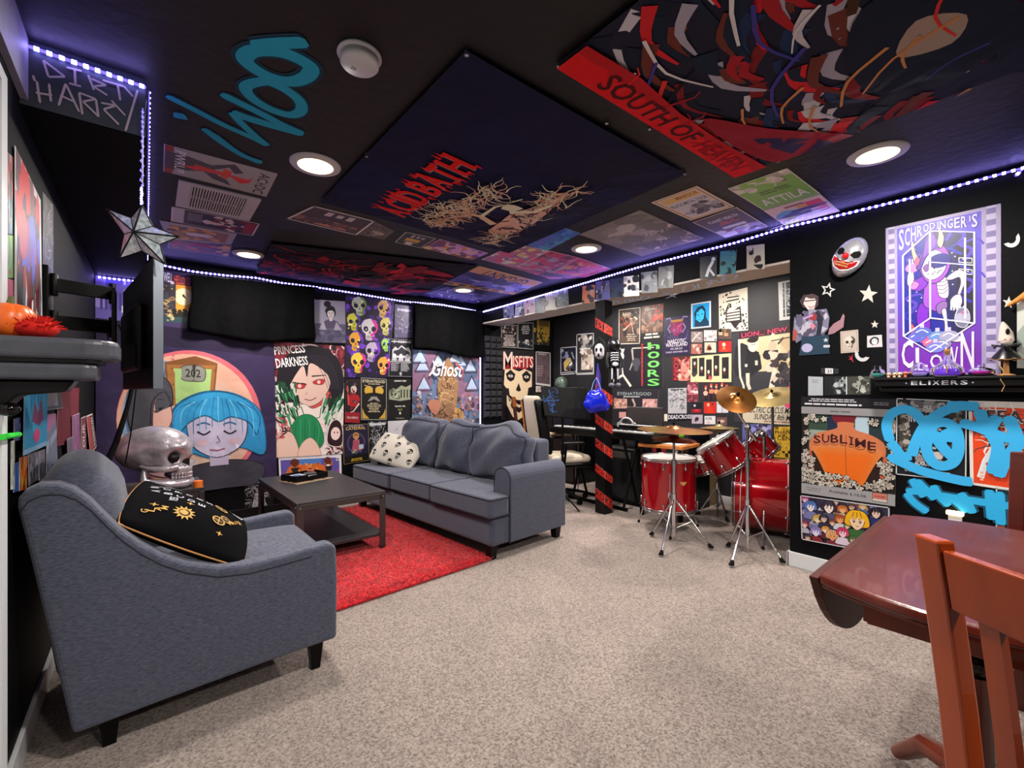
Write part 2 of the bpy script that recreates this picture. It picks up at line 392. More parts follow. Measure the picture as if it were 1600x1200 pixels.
    def scrib(g, n, x0, y0, x1, y1, ln, wd, cols):
        for i in range(n):
            x, y, a = g.r.uniform(x0, x1), g.r.uniform(y0, y1), g.r.uniform(0, 6.3); P = [(x, y)]
            for k in range(4):
                a += g.r.uniform(-.9, .9); x += cos(a)*ln/4; y += sin(a)*ln/4; P.append((x, y))
            g.L -= .7; g.line(P, wd, g.r.choice(cols), .7)
    def frame(g, m, wd, c):
        g.L += 1
        for q in ((m,m,g.w-m,m+wd),(m,100-m-wd,g.w-m,100-m),(m,m,m+wd,100-m),(g.w-m-wd,m,g.w-m,100-m)): g.rect(*q, c, 0)
    def skull(g, x, y, s, c='cfc6b8', d=BLK, rot=0, shade=None):
        ca, sa = cos(rot), sin(rot)
        def T(P): return [(x+(a*ca-b*sa)*s, y+(a*sa+b*ca)*s) for a, b in P]
        g.poly(T([(-.8,.1),(-.78,.55),(-.5,.95),(0,1.1),(.5,.95),(.78,.55),(.8,.1),(.62,-.25),(.42,-.38),(.4,-.9),(.2,-1.02),(-.2,-1.02),(-.4,-.9),(-.42,-.38),(-.62,-.25)]), c)
        if shade: g.poly(T([(.1,1.05),(.5,.95),(.78,.55),(.8,.1),(.62,-.25),(.42,-.38),(.4,-.9),(.15,-1),(.3,-.2),(.45,.5)]), shade)
        for k in (-1, 1): g.poly(T([(k*.14,.0),(k*.2,.28),(k*.42,.36),(k*.62,.22),(k*.6,-.06),(k*.38,-.18),(k*.2,-.12)]), d)
        g.poly(T([(0,-.08),(.13,-.38),(0,-.3),(-.13,-.38)]), d, 0)
        for k in (-.24,-.08,.08,.24): g.poly(T([(k-.02,-.5),(k+.02,-.5),(k+.02,-.95),(k-.02,-.95)]), d, 0)
        g.poly(T([(-.34,-.68),(.34,-.68),(.34,-.72),(-.34,-.72)]), d, 0)
    def bust(g, x, y, s, skin='c9a896', hair=BLK, cloth='30303a', lips='7a2a2a'):
        g.blob(x, y+.15*s, s*.92, hair, .12, 14, .9, 1.1)
        g.poly([(x-1.3*s, y-2.6*s), (x-1.1*s, y-1.35*s), (x-.35*s, y-1*s), (x+.35*s, y-1*s), (x+1.1*s, y-1.35*s), (x+1.3*s, y-2.6*s)], cloth)
        g.rect(x-.24*s, y-1.25*s, x+.24*s, y-.4*s, skin)
        g.ell(x, y-.08*s, .55*s, .75*s, skin)
        for k in (-1, 1): g.ell(x+k*.23*s, y+.02*s, .12*s, .06*s, '16121a', n=8, step=.3)
        g.ell(x, y-.48*s, .17*s, .05*s, lips, n=8); g.poly([(x, y-.05*s), (x+.08*s, y-.26*s), (x-.06*s, y-.26*s)], lips, 0)
        g.poly([(x-.6*s, y+.1*s), (x-.5*s, y+.75*s), (x+.5*s, y+.75*s), (x+.62*s, y+.1*s), (x+.2*s, y+.45*s), (x-.25*s, y+.38*s)], hair)
    def man(g, x, y, s, c, skin='c9b8a6', lean=0):
        """a standing figure s high with feet at x,y"""
        l = lean*s
        g.line([(x-.12*s, y), (x-.07*s, y+.25*s), (x+l*.3, y+.5*s)], .1*s, c); g.line([(x+.14*s, y), (x+.08*s, y+.25*s), (x+l*.3, y+.5*s)], .1*s, c)
        g.poly([(x-.1*s+l*.3, y+.46*s), (x+.1*s+l*.3, y+.46*s), (x+.17*s+l, y+.82*s), (x-.17*s+l, y+.82*s)], c)
        g.line([(x-.15*s+l, y+.8*s), (x-.26*s+l, y+.62*s), (x-.12*s+l, y+.5*s)], .07*s, c); g.line([(x+.15*s+l, y+.8*s), (x+.27*s+l, y+.64*s), (x+.2*s+l, y+.48*s)], .07*s, c)
        g.ell(x+l, y+.91*s, .075*s, .09*s, skin, n=10)
    def spikes(g, x0, y0, x1, y1, c, n=14):
        """a jagged unreadable metal logo"""
        g.L += 1; xs = [x0+(x1-x0)*i/n for i in range(n+1)]
        for i in range(n):
            a = g.r.uniform(.35, 1); m = (y0+y1)/2; h = (y1-y0)/2
            g.poly([(xs[i], m-h*.3), (xs[i]+(xs[1]-xs[0])*.3, m-h*a), (xs[i+1], m-h*.2), (xs[i+1], m+h*.35), (xs[i]+(xs[1]-xs[0])*.6, m+h*a), (xs[i], m+h*.2)], c, 0)
    def star(g, x, y, r, c, rot=0, k=.42, n=5, step=1):
        g.poly([(x+r*(1 if i % 2 == 0 else k)*sin(pi*i/n+rot), y+r*(1 if i % 2 == 0 else k)*cos(pi*i/n+rot)) for i in range(2*n)], c, step)

EPS = .00005
STACK = [0]
def poster(name, label, cat, plane, quad, art, group=None, off=.0025, wave=None, m=None, thick=.0012, seed=None, parent=None, paper='d6d4d2'):
    """quad: top-left, top-right, bottom-right, bottom-left as one reads the picture, each (px,py) or a point"""
    P = [Vector(q) if len(q) == 3 else cast(q[0], q[1], plane) for q in quad]
    W = ((P[1]-P[0]).length+(P[2]-P[3]).length)/2; Hh = ((P[3]-P[0]).length+(P[2]-P[1]).length)/2
    ax = 'xyz'.index(plane[0]); c = (P[0]+P[1]+P[2]+P[3])/4
    N = Vector((0,0,0)); N[ax] = -1 if plane[1] > (0 if ax != 2 else 1) and plane[0] != 'z' else 1
    if plane[0] == 'z': N[2] = -1
    g = Art(100*W/Hh, seed if seed is not None else len(bpy.data.objects))
    g.rect(0, 0, g.w, 100, paper); art(g)
    vs = g.v; fs = []; cols = []; EP = EPS*(5 if wave else 1)
    for f, c_ in zip(g.f, g.c):
        if len(f) > 4 and not wave:
            for t in tessellate_polygon([[Vector((vs[i][0], vs[i][1], 0)) for i in f]]): fs.append(tuple(f[i] for i in t)); cols.append(c_)
        else: fs.append(f); cols.append(c_)
    if wave:
        bm = bmesh.new(); lay = bm.faces.layers.int.new('c')
        for k, f in enumerate(fs):
            try:
                face = bm.faces.new([bm.verts.new((vs[i][0], vs[i][1], vs[i][2])) for i in f]); face[lay] = k
            except ValueError: pass
        bmesh.ops.triangulate(bm, faces=bm.faces[:])
        nx = wave.get('nx', 14); ny = wave.get('ny', 14)
        for k in range(1, nx): bmesh.ops.bisect_plane(bm, geom=bm.verts[:]+bm.edges[:]+bm.faces[:], plane_co=(g.w*k/nx, 0, 0), plane_no=(1, 0, 0))
        for k in range(1, ny): bmesh.ops.bisect_plane(bm, geom=bm.verts[:]+bm.edges[:]+bm.faces[:], plane_co=(0, 100*k/ny, 0), plane_no=(0, 1, 0))
        bm.verts.index_update(); vs = [tuple(v.co) for v in bm.verts]; cols = [cols[f[lay]] for f in bm.faces]; fs = [tuple(v.index for v in f.verts) for f in bm.faces]; bm.free()
    out = []
    fn = wave['fn'] if wave else None
    for x, y, l in vs:
        u = x/g.w; v = y/100; a = P[3].lerp(P[2], u); b = P[0].lerp(P[1], u); q = a.lerp(b, v)
        d = off+l*EP+(fn(u, v) if fn else 0)
        out.append(q+N*d-c)
    nv = len(out)
    if not wave:      # paper edge
        for q in P: out.append(q+N*(off+EPS)-c)
        for q in P: out.append(q+N*max(off-thick, .0004)-c)
        fs = list(fs)+[(nv+i, nv+(i+1) % 4, nv+4+(i+1) % 4, nv+4+i) for i in range(4)]+[(nv+4, nv+5, nv+6, nv+7)]; cols = list(cols)+[paper]*5
    me = bpy.data.meshes.new(name); me.from_pydata([tuple(p) for p in out], [], fs)
    at_ = me.color_attributes.new('ink', 'FLOAT_COLOR', 'CORNER'); buf = []
    cc = {}
    for p in me.polygons:
        k = cols[p.index]
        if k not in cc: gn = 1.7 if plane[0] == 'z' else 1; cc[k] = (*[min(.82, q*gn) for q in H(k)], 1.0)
        buf += list(cc[k])*p.loop_total
    at_.data.foreach_set('color', buf)
    if wave: me.polygons.foreach_set('use_smooth', [True]*len(me.polygons))
    me.materials.append(m or PAPER); me.update()
    o = bpy.data.objects.new(name, me); COL.objects.link(o); o.location = c
    if parent: o.parent = parent
    return tag(o, label, cat, group)

WA, WD, WB, WC, CE = ('y', Y1), ('x', XN), ('x', X1), ('x', X0), ('z', CEIL)
def Q(x0, y0, x1, y1, t=0, b=0):      # nearly upright quad; t, b: how far the right end drops
    return ((x0, y0), (x1, y0+t), (x1, y1+b), (x0, y1))

# ---- far wall -------------------------------------------------
def a_purple(g):
    w = g.w; g.bg('2e2246'); g.rect(0, 88, w, 100, '211834')
    cx, cy, rx, ry = w*.50, 45, w*.405, 42
    g.ell(cx, cy, rx, ry, 'c8606c', n=48); g.ell(cx-1.5, cy-.5, rx*.955, ry*.955, 'd0a08c', n=48)
    for k, c in ((.9,'cda694'),(.8,'c9ae9c')): g.ell(cx-2, cy-6, rx*k, ry*k*.9, c, n=40)
    g.sp([(cx-rx*.93,cy+4),(cx-rx*.8,cy+ry*.5),(cx-rx*.5,cy+ry*.8),(cx-rx*.3,cy+ry*.75),(cx-rx*.45,cy+ry*.3),(cx-rx*.6,cy-ry*.3),(cx-rx*.88,cy-ry*.35)], '7f9cc2')
    for k in range(5): g.line([(cx-rx*(.86-k*.11),cy-8+k*7),(cx-rx*(.62-k*.06),cy+10+k*6)], .6, '55678c')
    # door with a number plate
    g.poly([(cx-rx*.36,cy+8),(cx-rx*.40,cy+ry*.80),(cx+rx*.02,cy+ry*.92),(cx+rx*.34,cy+ry*.84),(cx+rx*.27,cy+8)], '7a4c28'); g.poly([(cx-rx*.33,cy+8),(cx-rx*.37,cy+ry*.77),(cx+rx*.31,cy+ry*.80),(cx+rx*.25,cy+8)], '9a6636')
    g.poly([(cx-rx*.25,cy+8),(cx-rx*.29,cy+ry*.72),(cx+rx*.25,cy+ry*.74),(cx+rx*.2,cy+8)], '9fc27a'); g.sp([(cx-rx*.17,cy+24),(cx-rx*.18,cy+31),(cx,cy+33),(cx+rx*.15,cy+31),(cx+rx*.14,cy+24),(cx,cy+23)], '85867e', '4a4a48', .5); g.txt('202', cx-rx*.12, cy+25.5, cx+rx*.09, cy+30.5, '2c2c2c')
    g.poly([(cx-rx*.55,cy-4),(cx-rx*.55,cy+13),(cx-rx*.36,cy+15),(cx-rx*.34,cy-2)], 'b3764b')
    for k in range(4): g.line([(cx-rx*(.53-k*.05),cy-4),(cx-rx*(.53-k*.05),cy+13)], .4, '7a4a2c')
    # generic figure: shoulder length blue hair over a pale face with lowered lids, dark jumper
    fx, fy = cx+rx*.26, cy-3
    g.sp([(fx-21,fy-20),(fx-23,fy-2),(fx-18,fy+12),(fx-4,fy+20),(fx+12,fy+19),(fx+25,fy+10),(fx+29,fy-4),(fx+28,fy-22),(fx+14,fy-16),(fx,fy-22),(fx-12,fy-18)], '2886bc', '12547c', .6)
    g.sp([(fx-18,fy-42),(fx-19,fy-31),(fx-10,fy-26),(fx+4,fy-24),(fx+18,fy-25),(fx+28,fy-30),(fx+27,fy-38),(fx+18,fy-43),(fx,fy-46)], '35333f', '1c1a26', .6); g.rect(fx-2, fy-27, fx+8, fy-18, 'a9a2bc')
    g.sp([(fx-12,fy+4),(fx-13,fy-7),(fx-9,fy-16),(fx+2,fy-22),(fx+13,fy-17),(fx+18,fy-8),(fx+17,fy+4),(fx+2,fy+8)], 'b9b2cc', '3a3448', .6); g.ell(fx-6, fy-12, 3, 2, 'c8a8b8', 0, 10); g.ell(fx+11, fy-12, 3, 2, 'c8a8b8', 0, 10)
    for q in (-5, 9): g.line(smooth([(fx+q-3.4,fy-5),(fx+q,fy-7),(fx+q+3.4,fy-5)]), 1, '2a2036'); g.line(smooth([(fx+q-3.6,fy-1),(fx+q,fy+.4),(fx+q+3.4,fy-1)]), .8, '1d4f78')
    g.line([(fx+2,fy-8),(fx+3.6,fy-12),(fx+1.4,fy-12.4)], .6, '6a6080'); g.line(smooth([(fx-2,fy-16.5),(fx+2,fy-17.4),(fx+6,fy-16.4)]), .8, '8a4c5c')
    g.sp([(fx-20,fy-6),(fx-20,fy+8),(fx-10,fy+17),(fx+4,fy+20),(fx+18,fy+15),(fx+26,fy+4),(fx+24,fy-8),(fx+20,fy),(fx+10,fy+4),(fx+3,fy+1),(fx-4,fy+5),(fx-12,fy+1),(fx-16,fy-4)], '3096cc', '12547c', .6)
    for k in range(15): x = fx-19+k*3.1; g.line(smooth([(x+(fx+3-x)*.35,fy+17-abs(k-7)*.6),(x,fy+7),(x-(fx-x)*.05,fy-1-abs(k-7)*1.4)]), .55, ('1d6fa8','74c8ea','2a86bf')[k % 3], .5)
    # second figure at the left, hair dark grey
    g.sp([(cx-rx*.66,cy-30),(cx-rx*.64,cy-12),(cx-rx*.5,cy-6),(cx-rx*.3,cy-9),(cx-rx*.22,cy-18),(cx-rx*.2,cy-34)], 'a8848a', '4a3840', .6); g.line([(cx-rx*.54,cy-8),(cx-rx*.42,cy-13),(cx-rx*.32,cy-9)], .8, '5c4048')
    g.sp([(cx-rx*.56,cy-4),(cx-rx*.52,cy+12),(cx-rx*.36,cy+12),(cx-rx*.3,cy+1),(cx-rx*.38,cy-7),(cx-rx*.48,cy-8)], 'd0a498', '5a3c44', .6)
    g.sp([(cx-rx*.8,cy+20),(cx-rx*.86,cy),(cx-rx*.72,cy-14),(cx-rx*.6,cy-6),(cx-rx*.56,cy+10),(cx-rx*.4,cy+16),(cx-rx*.3,cy+8),(cx-rx*.32,cy+20),(cx-rx*.5,cy+26)], '47474f', '24242c', .6)
    g.scrib(8, cx-rx*.2, cy-30, cx+rx*.02, cy-22, 5, .4, ['b88a76'])
def folds(n, amp, ph=0, sag=0): return lambda u, v: .012+amp*(1+sin(u*n*2*pi+ph+v*1.5))*(.35+.65*(1-v))+sag*sin(pi*u)*(1-v)
o = poster('wall_tapestry', 'purple wall tapestry with a round picture of a blue-haired figure beside a door', 'tapestry', WA,
    ((150,497),(427,530),(432,752),(150,786)), a_purple, wave=dict(fn=folds(4, .012), nx=30, ny=16), m=CLOTH)
def a_sunset(g):
    g.bg('24424a'); g.rect(0, 78, g.w, 100, '2a1640'); g.txt('WE WELL', 2, 80, g.w*.46, 96, 'd9d0f0'); g.txt('HELLO SO', g.w*.5, 79, g.w-2, 94, 'd0461e')
    g.rect(g.w*.4, 28, g.w, 78, 'd8922c'); g.ell(g.w*.78, 58, 14, 15, 'e8d8ae'); g.poly([(g.w*.72,60),(g.w*.76,57),(g.w*.86,54),(g.w*.77,63)], '1a140e')
    g.rect(0, 18, g.w*.55, 78, '2e2a34'); g.scat(50, 0, 20, g.w*.55, 76, 1, 4, ['574a48', '8a6a44', '20303a', 'b09a60', '3d3a4a']); g.scat(12, g.w*.5, 22, g.w, 34, 2, 5, ['16100c'], sy=1.6, rot=0)
    g.rect(0, 0, g.w, 22, '3a2a56'); g.rect(0, 12, g.w, 22, '24424a'); g.scat(8, 2, 14, g.w*.5, 24, 1, 3, ['d8b878', 'a8a070'])
poster('wall_poster', 'sunset poster lettered WE WELL HELLO beside the television edge', 'poster', WA, ((243,419),(300,429),(299,515),(243,515)), a_sunset)
def a_graf(g):
    g.bg('6b5fb0'); g.rect(0, 0, g.w, 42, '3a2c74'); g.rect(0, 56, g.w*.25, 98, '9a8ad8')
    for k, s in enumerate('TVXA'): g.txt(s, 20+k*14, 84, 31+k*14, 96, 'ddd6ff', rot=-12)
    g.poly([(24,78),(60,82),(60,74),(47,73),(45,58),(58,58),(58,50),(22,52),(22,60),(34,60),(35,71),(24,70)], 'e6e2ff'); g.line([(64,50),(70,66),(84,72)], 3, 'e6e2ff'); g.line([(60,58),(78,60)], 3, 'cfc6ff')
    for k in range(5): g.rect(4+k*4, 54, 6+k*4, 74, '4a3e8a', .3)
    g.bars(10, 26, g.w*.7, 40, 5, 'c8bff5', .5)
poster('wall_banner', 'violet lettered banner in the alcove behind the television bracket', 'banner', WA, ((149,416),(212,426),(212,560),(149,560)), a_graf)

def a_lady(g):
    g.bg('8e8a9c'); g.rect(0, 0, g.w, 45, '55506a'); g.scat(30, 0, 0, g.w, 40, 3, 8, ['4a4560', '6a6580', '413c58'])
    g.bust(g.w*.52, 70, 15, 'c6bcc0', '1b1822', '4c4660'); g.blob(g.w*.42, 92, 8, '1b1822', .2); g.rect(6, 30, g.w-6, 34, '5b5672'); g.poly([(8,30),(20,52),(26,30)], '9a94a8'); g.poly([(g.w-8,30),(g.w-22,50),(g.w-28,30)], '9a94a8')
poster('wall_poster', 'grey portrait poster of a woman with pinned-up dark hair under the LED strip', 'poster', WA, ((491,468),(539,471),(540,536),(492,535)), a_lady)
def a_skulls(g):
    g.bg('1c1030'); g.scat(120, 0, 0, g.w, 100, 1.5, 4, ['3a1a72', '542a9e', '23103f', '6d3ac2', '120a20'])
    for i, (x, y, s, c, sh) in enumerate(((18,88,11,'b8c0a8','6e8f4a'),(52,88,11,'d8b060','8a4fb8'),(11,68,10,'c8c840','4a3a9a'),(33,60,13,'cfc8d0','d0309a'),(57,66,11,'c8c070','5a32b0'),(14,44,11,'e0a030','6a2cae'),(38,32,12,'b8a8c8','7a30c0'),(58,42,8,'9ad060','4530a0'),(18,18,12,'e8c83c','d8307c'),(56,15,11,'f0a040','c0288a'))):
        g.skull(x*g.w/66, y, s, c, '160c22', g.r.uniform(-.2,.2), sh); g.scat(5, x*g.w/66-7, y-8, x*g.w/66+7, y+9, .7, 1.8, [sh, c, 'f0e0a0'])
poster('wall_poster', 'tall poster of neon purple and yellow skulls on the far wall', 'poster', WA, ((540,461),(616,471),(608,590),(540,590)), a_skulls)
def a_violet(g): g.bg('4a4462'); g.spikes(8, 78, g.w-6, 92, 'b8b0d0', 7); g.scrib(26, 5, 10, g.w-5, 70, 16, 1.6, ['8a82a8', '6c6488', 'a49cc0'])
poster('wall_poster', 'dull violet band poster half under the short black curtain', 'poster', WA, ((617,475),(645,479),(645,528),(616,528)), a_violet)
def a_tour(g):
    g.bg('121218'); g.spikes(4, 88, g.w-4, 98, 'a8a8b0', 9)
    g.poly([(8,70),(16,80),(24,74),(34,84),(46,76),(54,80),(g.w-5,70),(g.w-5,50),(8,50)], 'b9b9bf'); g.poly([(12,68),(26,72),(34,80),(44,73),(g.w-8,66),(g.w-8,56),(12,56)], '2a2a33')
    for x in (.22,.5,.78): g.ell(g.w*x, 55, 5, 6, 'd0d0d4'); g.poly([(g.w*x-8,42),(g.w*x-6,50),(g.w*x+6,50),(g.w*x+8,42)], 'b4b4ba')
    g.rect(3, 38, g.w-3, 41, '9a9aa0'); g.bars(6, 14, g.w*.45, 37, 9, '9c9ca4', centre=False); g.bars(g.w*.5, 14, g.w-6, 37, 9, '9c9ca4', centre=False); g.skull(g.w*.5, 7, 4.5, 'c0c0c4'); g.frame(0, 1.3, '80808a')
poster('wall_poster', 'black and white tour date poster with three figures beside the neon skulls', 'poster', WA, ((609,529),(644,531),(644,589),(607,588)), a_tour)
def a_princess(g):
    w = g.w; g.bg('e8dad6'); g.rect(0, 66, w, 100, '6c182a'); g.scat(70, 0, 44, w, 100, 1.5, 5, ['6c182a', '2a1a22', '983444', '401018', 'd0b8b8'], .5, 1.6, .6)
    g.scrib(50, w*.58, 25, w, 98, 9, 1.4, ['efe0dc', 'b88088', '3a1a24', 'e8d0d0']); g.scrib(26, 0, 30, w*.3, 66, 9, 1.2, ['efe0dc', '3a1a24'])
    g.line(smooth([(w*.38,98),(w*.55,99),(w*.7,93),(w*.8,82),(w*.86,72)]), 1.1, 'dccfd4'); g.sp([(w*.62,90),(w*.68,95),(w*.76,93),(w*.74,86),(w*.69,80),(w*.66,86)], 'c0bac4', '4a3c48', .4); g.ell(w*.67, 90, 1.4, 1.4, '2a2028'); g.ell(w*.72, 90, 1.4, 1.4, '2a2028')
    fx = w*.5
    g.sp([(fx-24,50),(fx-27,66),(fx-22,84),(fx-8,96),(fx+10,97),(fx+24,86),(fx+29,66),(fx+26,50),(fx+16,40),(fx+4,52),(fx-12,48)], '15101a', '0a060c', .5)
    g.sp([(fx+2,50),(fx+16,58),(fx+18,44),(fx+12,35),(fx+2,38)], 'c24a42', '4a1418', .4)
    g.sp([(fx-17,68),(fx-12,80),(fx+2,86),(fx+14,78),(fx+17,64),(fx+10,50),(fx,44),(fx-8,47),(fx-15,56)], 'd6b4a8', '3a2024', .5)
    g.sp([(fx-18,62),(fx-19,78),(fx-8,90),(fx+8,91),(fx+20,78),(fx+20,60),(fx+15,72),(fx+6,80),(fx-1,82),(fx-3,70),(fx-6,80),(fx-12,72)], '15101a')
    for k in range(6): g.line(smooth([(fx-2+k*3,90),(fx+8+k*2.4,78),(fx+15+k*2,60)]), .4, '3c3448')
    for s, x, y in ((-1,fx-9,62),(1,fx+7,66)): g.sp([(x-5,y),(x,y+2.4),(x+5,y+2),(x+3,y-2),(x-3,y-2)], 'b83038', '2a0c10', .4); g.ell(x, y, 1.5, 1.6, 'e8c0b8'); g.line([(x-6,y+4+s),(x+6,y+4+s*2.4)], 1.2, '1a1016', .5)
    g.line(smooth([(fx-5,50.5),(fx,49.5),(fx+5,52)]), .7, '7a2c34'); g.line([(fx-3,57),(fx-4,54)], .5, '9a6a60')
    g.sp([(fx-20,40),(fx-6,46),(fx+2,42),(fx+14,46),(fx+30,40),(fx+28,24),(fx+4,20),(fx-18,26)], 'e2d4cc', '6a5a58', .4); g.line([(fx-8,44),(fx-4,32),(fx+8,34),(fx+9,42)], 1, '3c7c68')
    for x0, x1, y0, y1, a in ((0,w*.32,34,66,.3),(w*.7,w,20,56,-.4)):
        for _ in range(46): g.L -= .6; x, y = g.r.uniform(x0,x1), g.r.uniform(y0,y1); l = g.r.uniform(6,13); g.line(smooth([(x,y),(x+a*l*.4,y-l*.5),(x+a*l*g.r.uniform(.4,1.6),y-l)]), g.r.uniform(1.6,3.4), g.r.choice(['1d5a3a','0f3a26','3b8a5e','174a30','0a2418','b8ccc0']), .7)
        g.L += 2
    g.sp([(w*.16,14),(w*.24,28),(w*.36,36),(w*.52,36),(w*.64,28),(w*.7,12),(w*.56,4),(w*.36,6)], '1c7e4e', '0e4428', .5)
    for k in range(6): g.line(smooth([(w*(.3+k*.06),33-abs(k-2)),(w*(.28+k*.07),22),(w*(.3+k*.06),10)]), .5, ('14603a','3ba870')[k % 2])
    g.sp([(-2,-2),(w*.02,14),(w*.12,22),(w*.24,20),(w*.32,8),(w*.33,-2)], 'e2beae', 'a0706a', .4); g.sp([(w*.33,-2),(w*.36,10),(w*.5,16),(w*.62,8),(w*.64,-2)], 'e2beae', 'a0706a', .4)
    g.scrib(40, w*.74, 0, w, 30, 8, 1.6, ['2a141c', 'e8d0d0', '6a2434']); g.sp([(w*.76,10),(w*.78,26),(w*.88,32),(w*.98,26),(w*.98,8)], '2a141c', 'e8d8d8', .7); g.ell(w*.88, 19, 4.4, 6, 'e8ccc4'); g.ell(w*.86, 20, .6, .8, '2a141c'); g.ell(w*.91, 20, .6, .8, '2a141c')
    g.scrib(22, 0, 16, w*.16, 34, 6, 1.6, ['c85058', 'e8b0a8', '2a141c'])
    g.txt('PRINCESS', w*.01, 90, w*.42, 97, 'f0e4e4', rot=9); g.txt('DARKNESS', w*.03, 79, w*.46, 87, 'f0e4e4', rot=9)
poster('wall_poster', 'large comic style poster of a dark-haired figure in green lettered PRINCESS', 'poster', WA, ((426,533),(539,541),(535,709),(430,715)), a_princess)
def a_horror(g):
    g.bg('241018'); g.rect(0, 0, g.w, 24, '8c1a22'); g.blob(g.w*.5, 78, 15, '101014'); g.ell(g.w*.55, 76, 7, 9, 'c9bcb8'); g.ell(g.w*.55, 71, 3, 3.5, '8a1018'); g.blob(g.w*.6, 50, 14, 'a01a20', .4); g.line([(4,84),(8,40)], 3, 'cc5044')
    g.line([(g.w-2,44),(g.w*.55,26),(g.w*.35,24)], 3, 'd8c8c4', .6); g.txt('THE U HOPES CO', 4, 9, g.w-4, 14, 'd8c8c8'); g.scat(16, 2, 30, g.w-2, 95, 1, 4, ['3a141c', '6a1a20', '55505a'])
poster('wall_poster', 'narrow red and black horror film style poster beside the yellow one', 'poster', WA, ((540,592),(563,592),(562,661),(539,660)), a_horror)
def a_hategod(g):
    g.bg('15120f'); g.txt('EYEHATEGOD', 4, 89, g.w-4, 96, 'd8cdb0'); g.bars(14, 84, g.w-14, 88, 1, 'a89c80')
    g.ell(g.w*.3, 70, 11, 11, 'c9a23a'); g.ell(g.w*.7, 70, 11, 11, 'c9a23a'); g.poly([(g.w*.1,62),(g.w*.5,66),(g.w*.9,62),(g.w*.9,54),(g.w*.1,54)], '15120f'); g.rect(g.w*.45, 60, g.w*.55, 82, '15120f')
    g.line([(8,82),(20,80),(26,76)], 2, 'b8a078'); g.line([(g.w-8,82),(g.w-20,80),(g.w-26,76)], 2, 'b8a078')
    g.poly([(g.w*.25,44),(g.w*.4,56),(g.w*.6,56),(g.w*.75,44),(g.w*.62,46),(g.w*.5,50),(g.w*.38,46)], '8f8a84'); g.bars(g.w*.22, 18, g.w*.78, 42, 6, 'c8bc9c', .45)
    g.poly([(3,3),(3,28),(9,14),(20,3)], 'b8933a'); g.poly([(g.w-3,3),(g.w-3,28),(g.w-9,14),(g.w-20,3)], 'b8933a'); g.frame(0, 1.2, 'a8a8a4')
poster('wall_poster', 'black and yellow concert poster lettered EYEHATEGOD on the far wall', 'poster', WA, ((564,590),(604,592),(604,656),(564,656)), a_hategod)
def a_castle(g):
    g.bg('101010'); g.bars(8, 92, g.w-8, 98, 1, 'a8a8a0'); g.poly([(3,50),(3,70),(12,78),(20,74),(34,84),(46,80),(g.w-4,86),(g.w-4,50),(g.w*.5,46)], '8f947e')
    for k in range(5): g.rect(g.w*.52+k*8, 54, g.w*.52+k*8+3, 74, '1a1c16', .3)
    g.scat(24, 6, 52, g.w*.5, 74, 1, 4, ['26281f', 'b8bca8', '5d6150']); g.txt('September 16th', 18, 30, g.w-18, 36, 'd4d4cc'); g.txt('Denver, CO', 26, 22, g.w-26, 28, 'a9ae5c'); g.txt('8', g.w*.46, 13, g.w*.54, 20, 'c8c8c0'); g.bars(20, 2, g.w-20, 6, 1, '77776f')
poster('wall_poster', 'black poster of a pale ruined building lettered September 16th', 'poster', WA, ((606,592),(644,592),(643,656),(606,656)), a_castle)
def a_saint(g):
    g.bg('1e1a30'); g.rect(0, 0, g.w, 20, '14110f'); g.bars(14, 4, g.w-14, 12, 2, 'b8922e', .7); g.txt('CATEDRAL', 8, 86, g.w-8, 94, 'c8a860'); g.bars(14, 94, g.w-14, 99, 1, '8a8494')
    g.ell(g.w*.5, 52, g.w*.36, 27, '4a3a5e'); g.ell(g.w*.5, 52, g.w*.3, 23, '241c38'); g.ell(g.w*.5, 70, 8, 9, 'c8903c'); g.bust(g.w*.5, 68, 7, 'c08e70', '7a4a2c', 'b05a70'); g.poly([(g.w*.3,30),(g.w*.4,58),(g.w*.56,58),(g.w*.72,30)], '9c4a5c'); g.rect(g.w*.6, 34, g.w*.78, 46, 'a9b8cc')
    g.scat(10, g.w*.25, 25, g.w*.75, 33, 1.5, 4, ['c8a03c', '3a5a8a']); g.frame(0, 1, '8a7a50')
poster('wall_poster', 'purple and gold saint-like figure poster in a curled clear sleeve', 'poster', WA, ((535,664),(575,662),(577,719),(537,726)), a_saint, off=.006)
def a_metal(g): g.bg('111114'); g.scrib(60, 4, 20, g.w-4, 96, 18, 1.6, ['c0c0c4', '8c8c94', 'a8a8ae']); g.spikes(4, 80, g.w-4, 97, 'c4c4c8', 10)
poster('wall_poster', 'black poster of white tangled metal lettering low on the far wall', 'poster', WA, ((575,658),(604,657),(604,702),(577,704)), a_metal)
def a_sketch(g): g.bg('b9b6bc'); g.scrib(12, 20, 20, g.w-20, 80, 24, .8, ['55525a']); g.blob(16, 32, 8, '2a2a30'); g.line([(30,60),(60,88),(80,76),(92,50)], .7, '3c3c44')
poster('wall_poster', 'pale grey line sketch poster behind the skull print cushion', 'poster', WA, ((606,658),(644,656),(643,692),(606,698)), a_sketch)
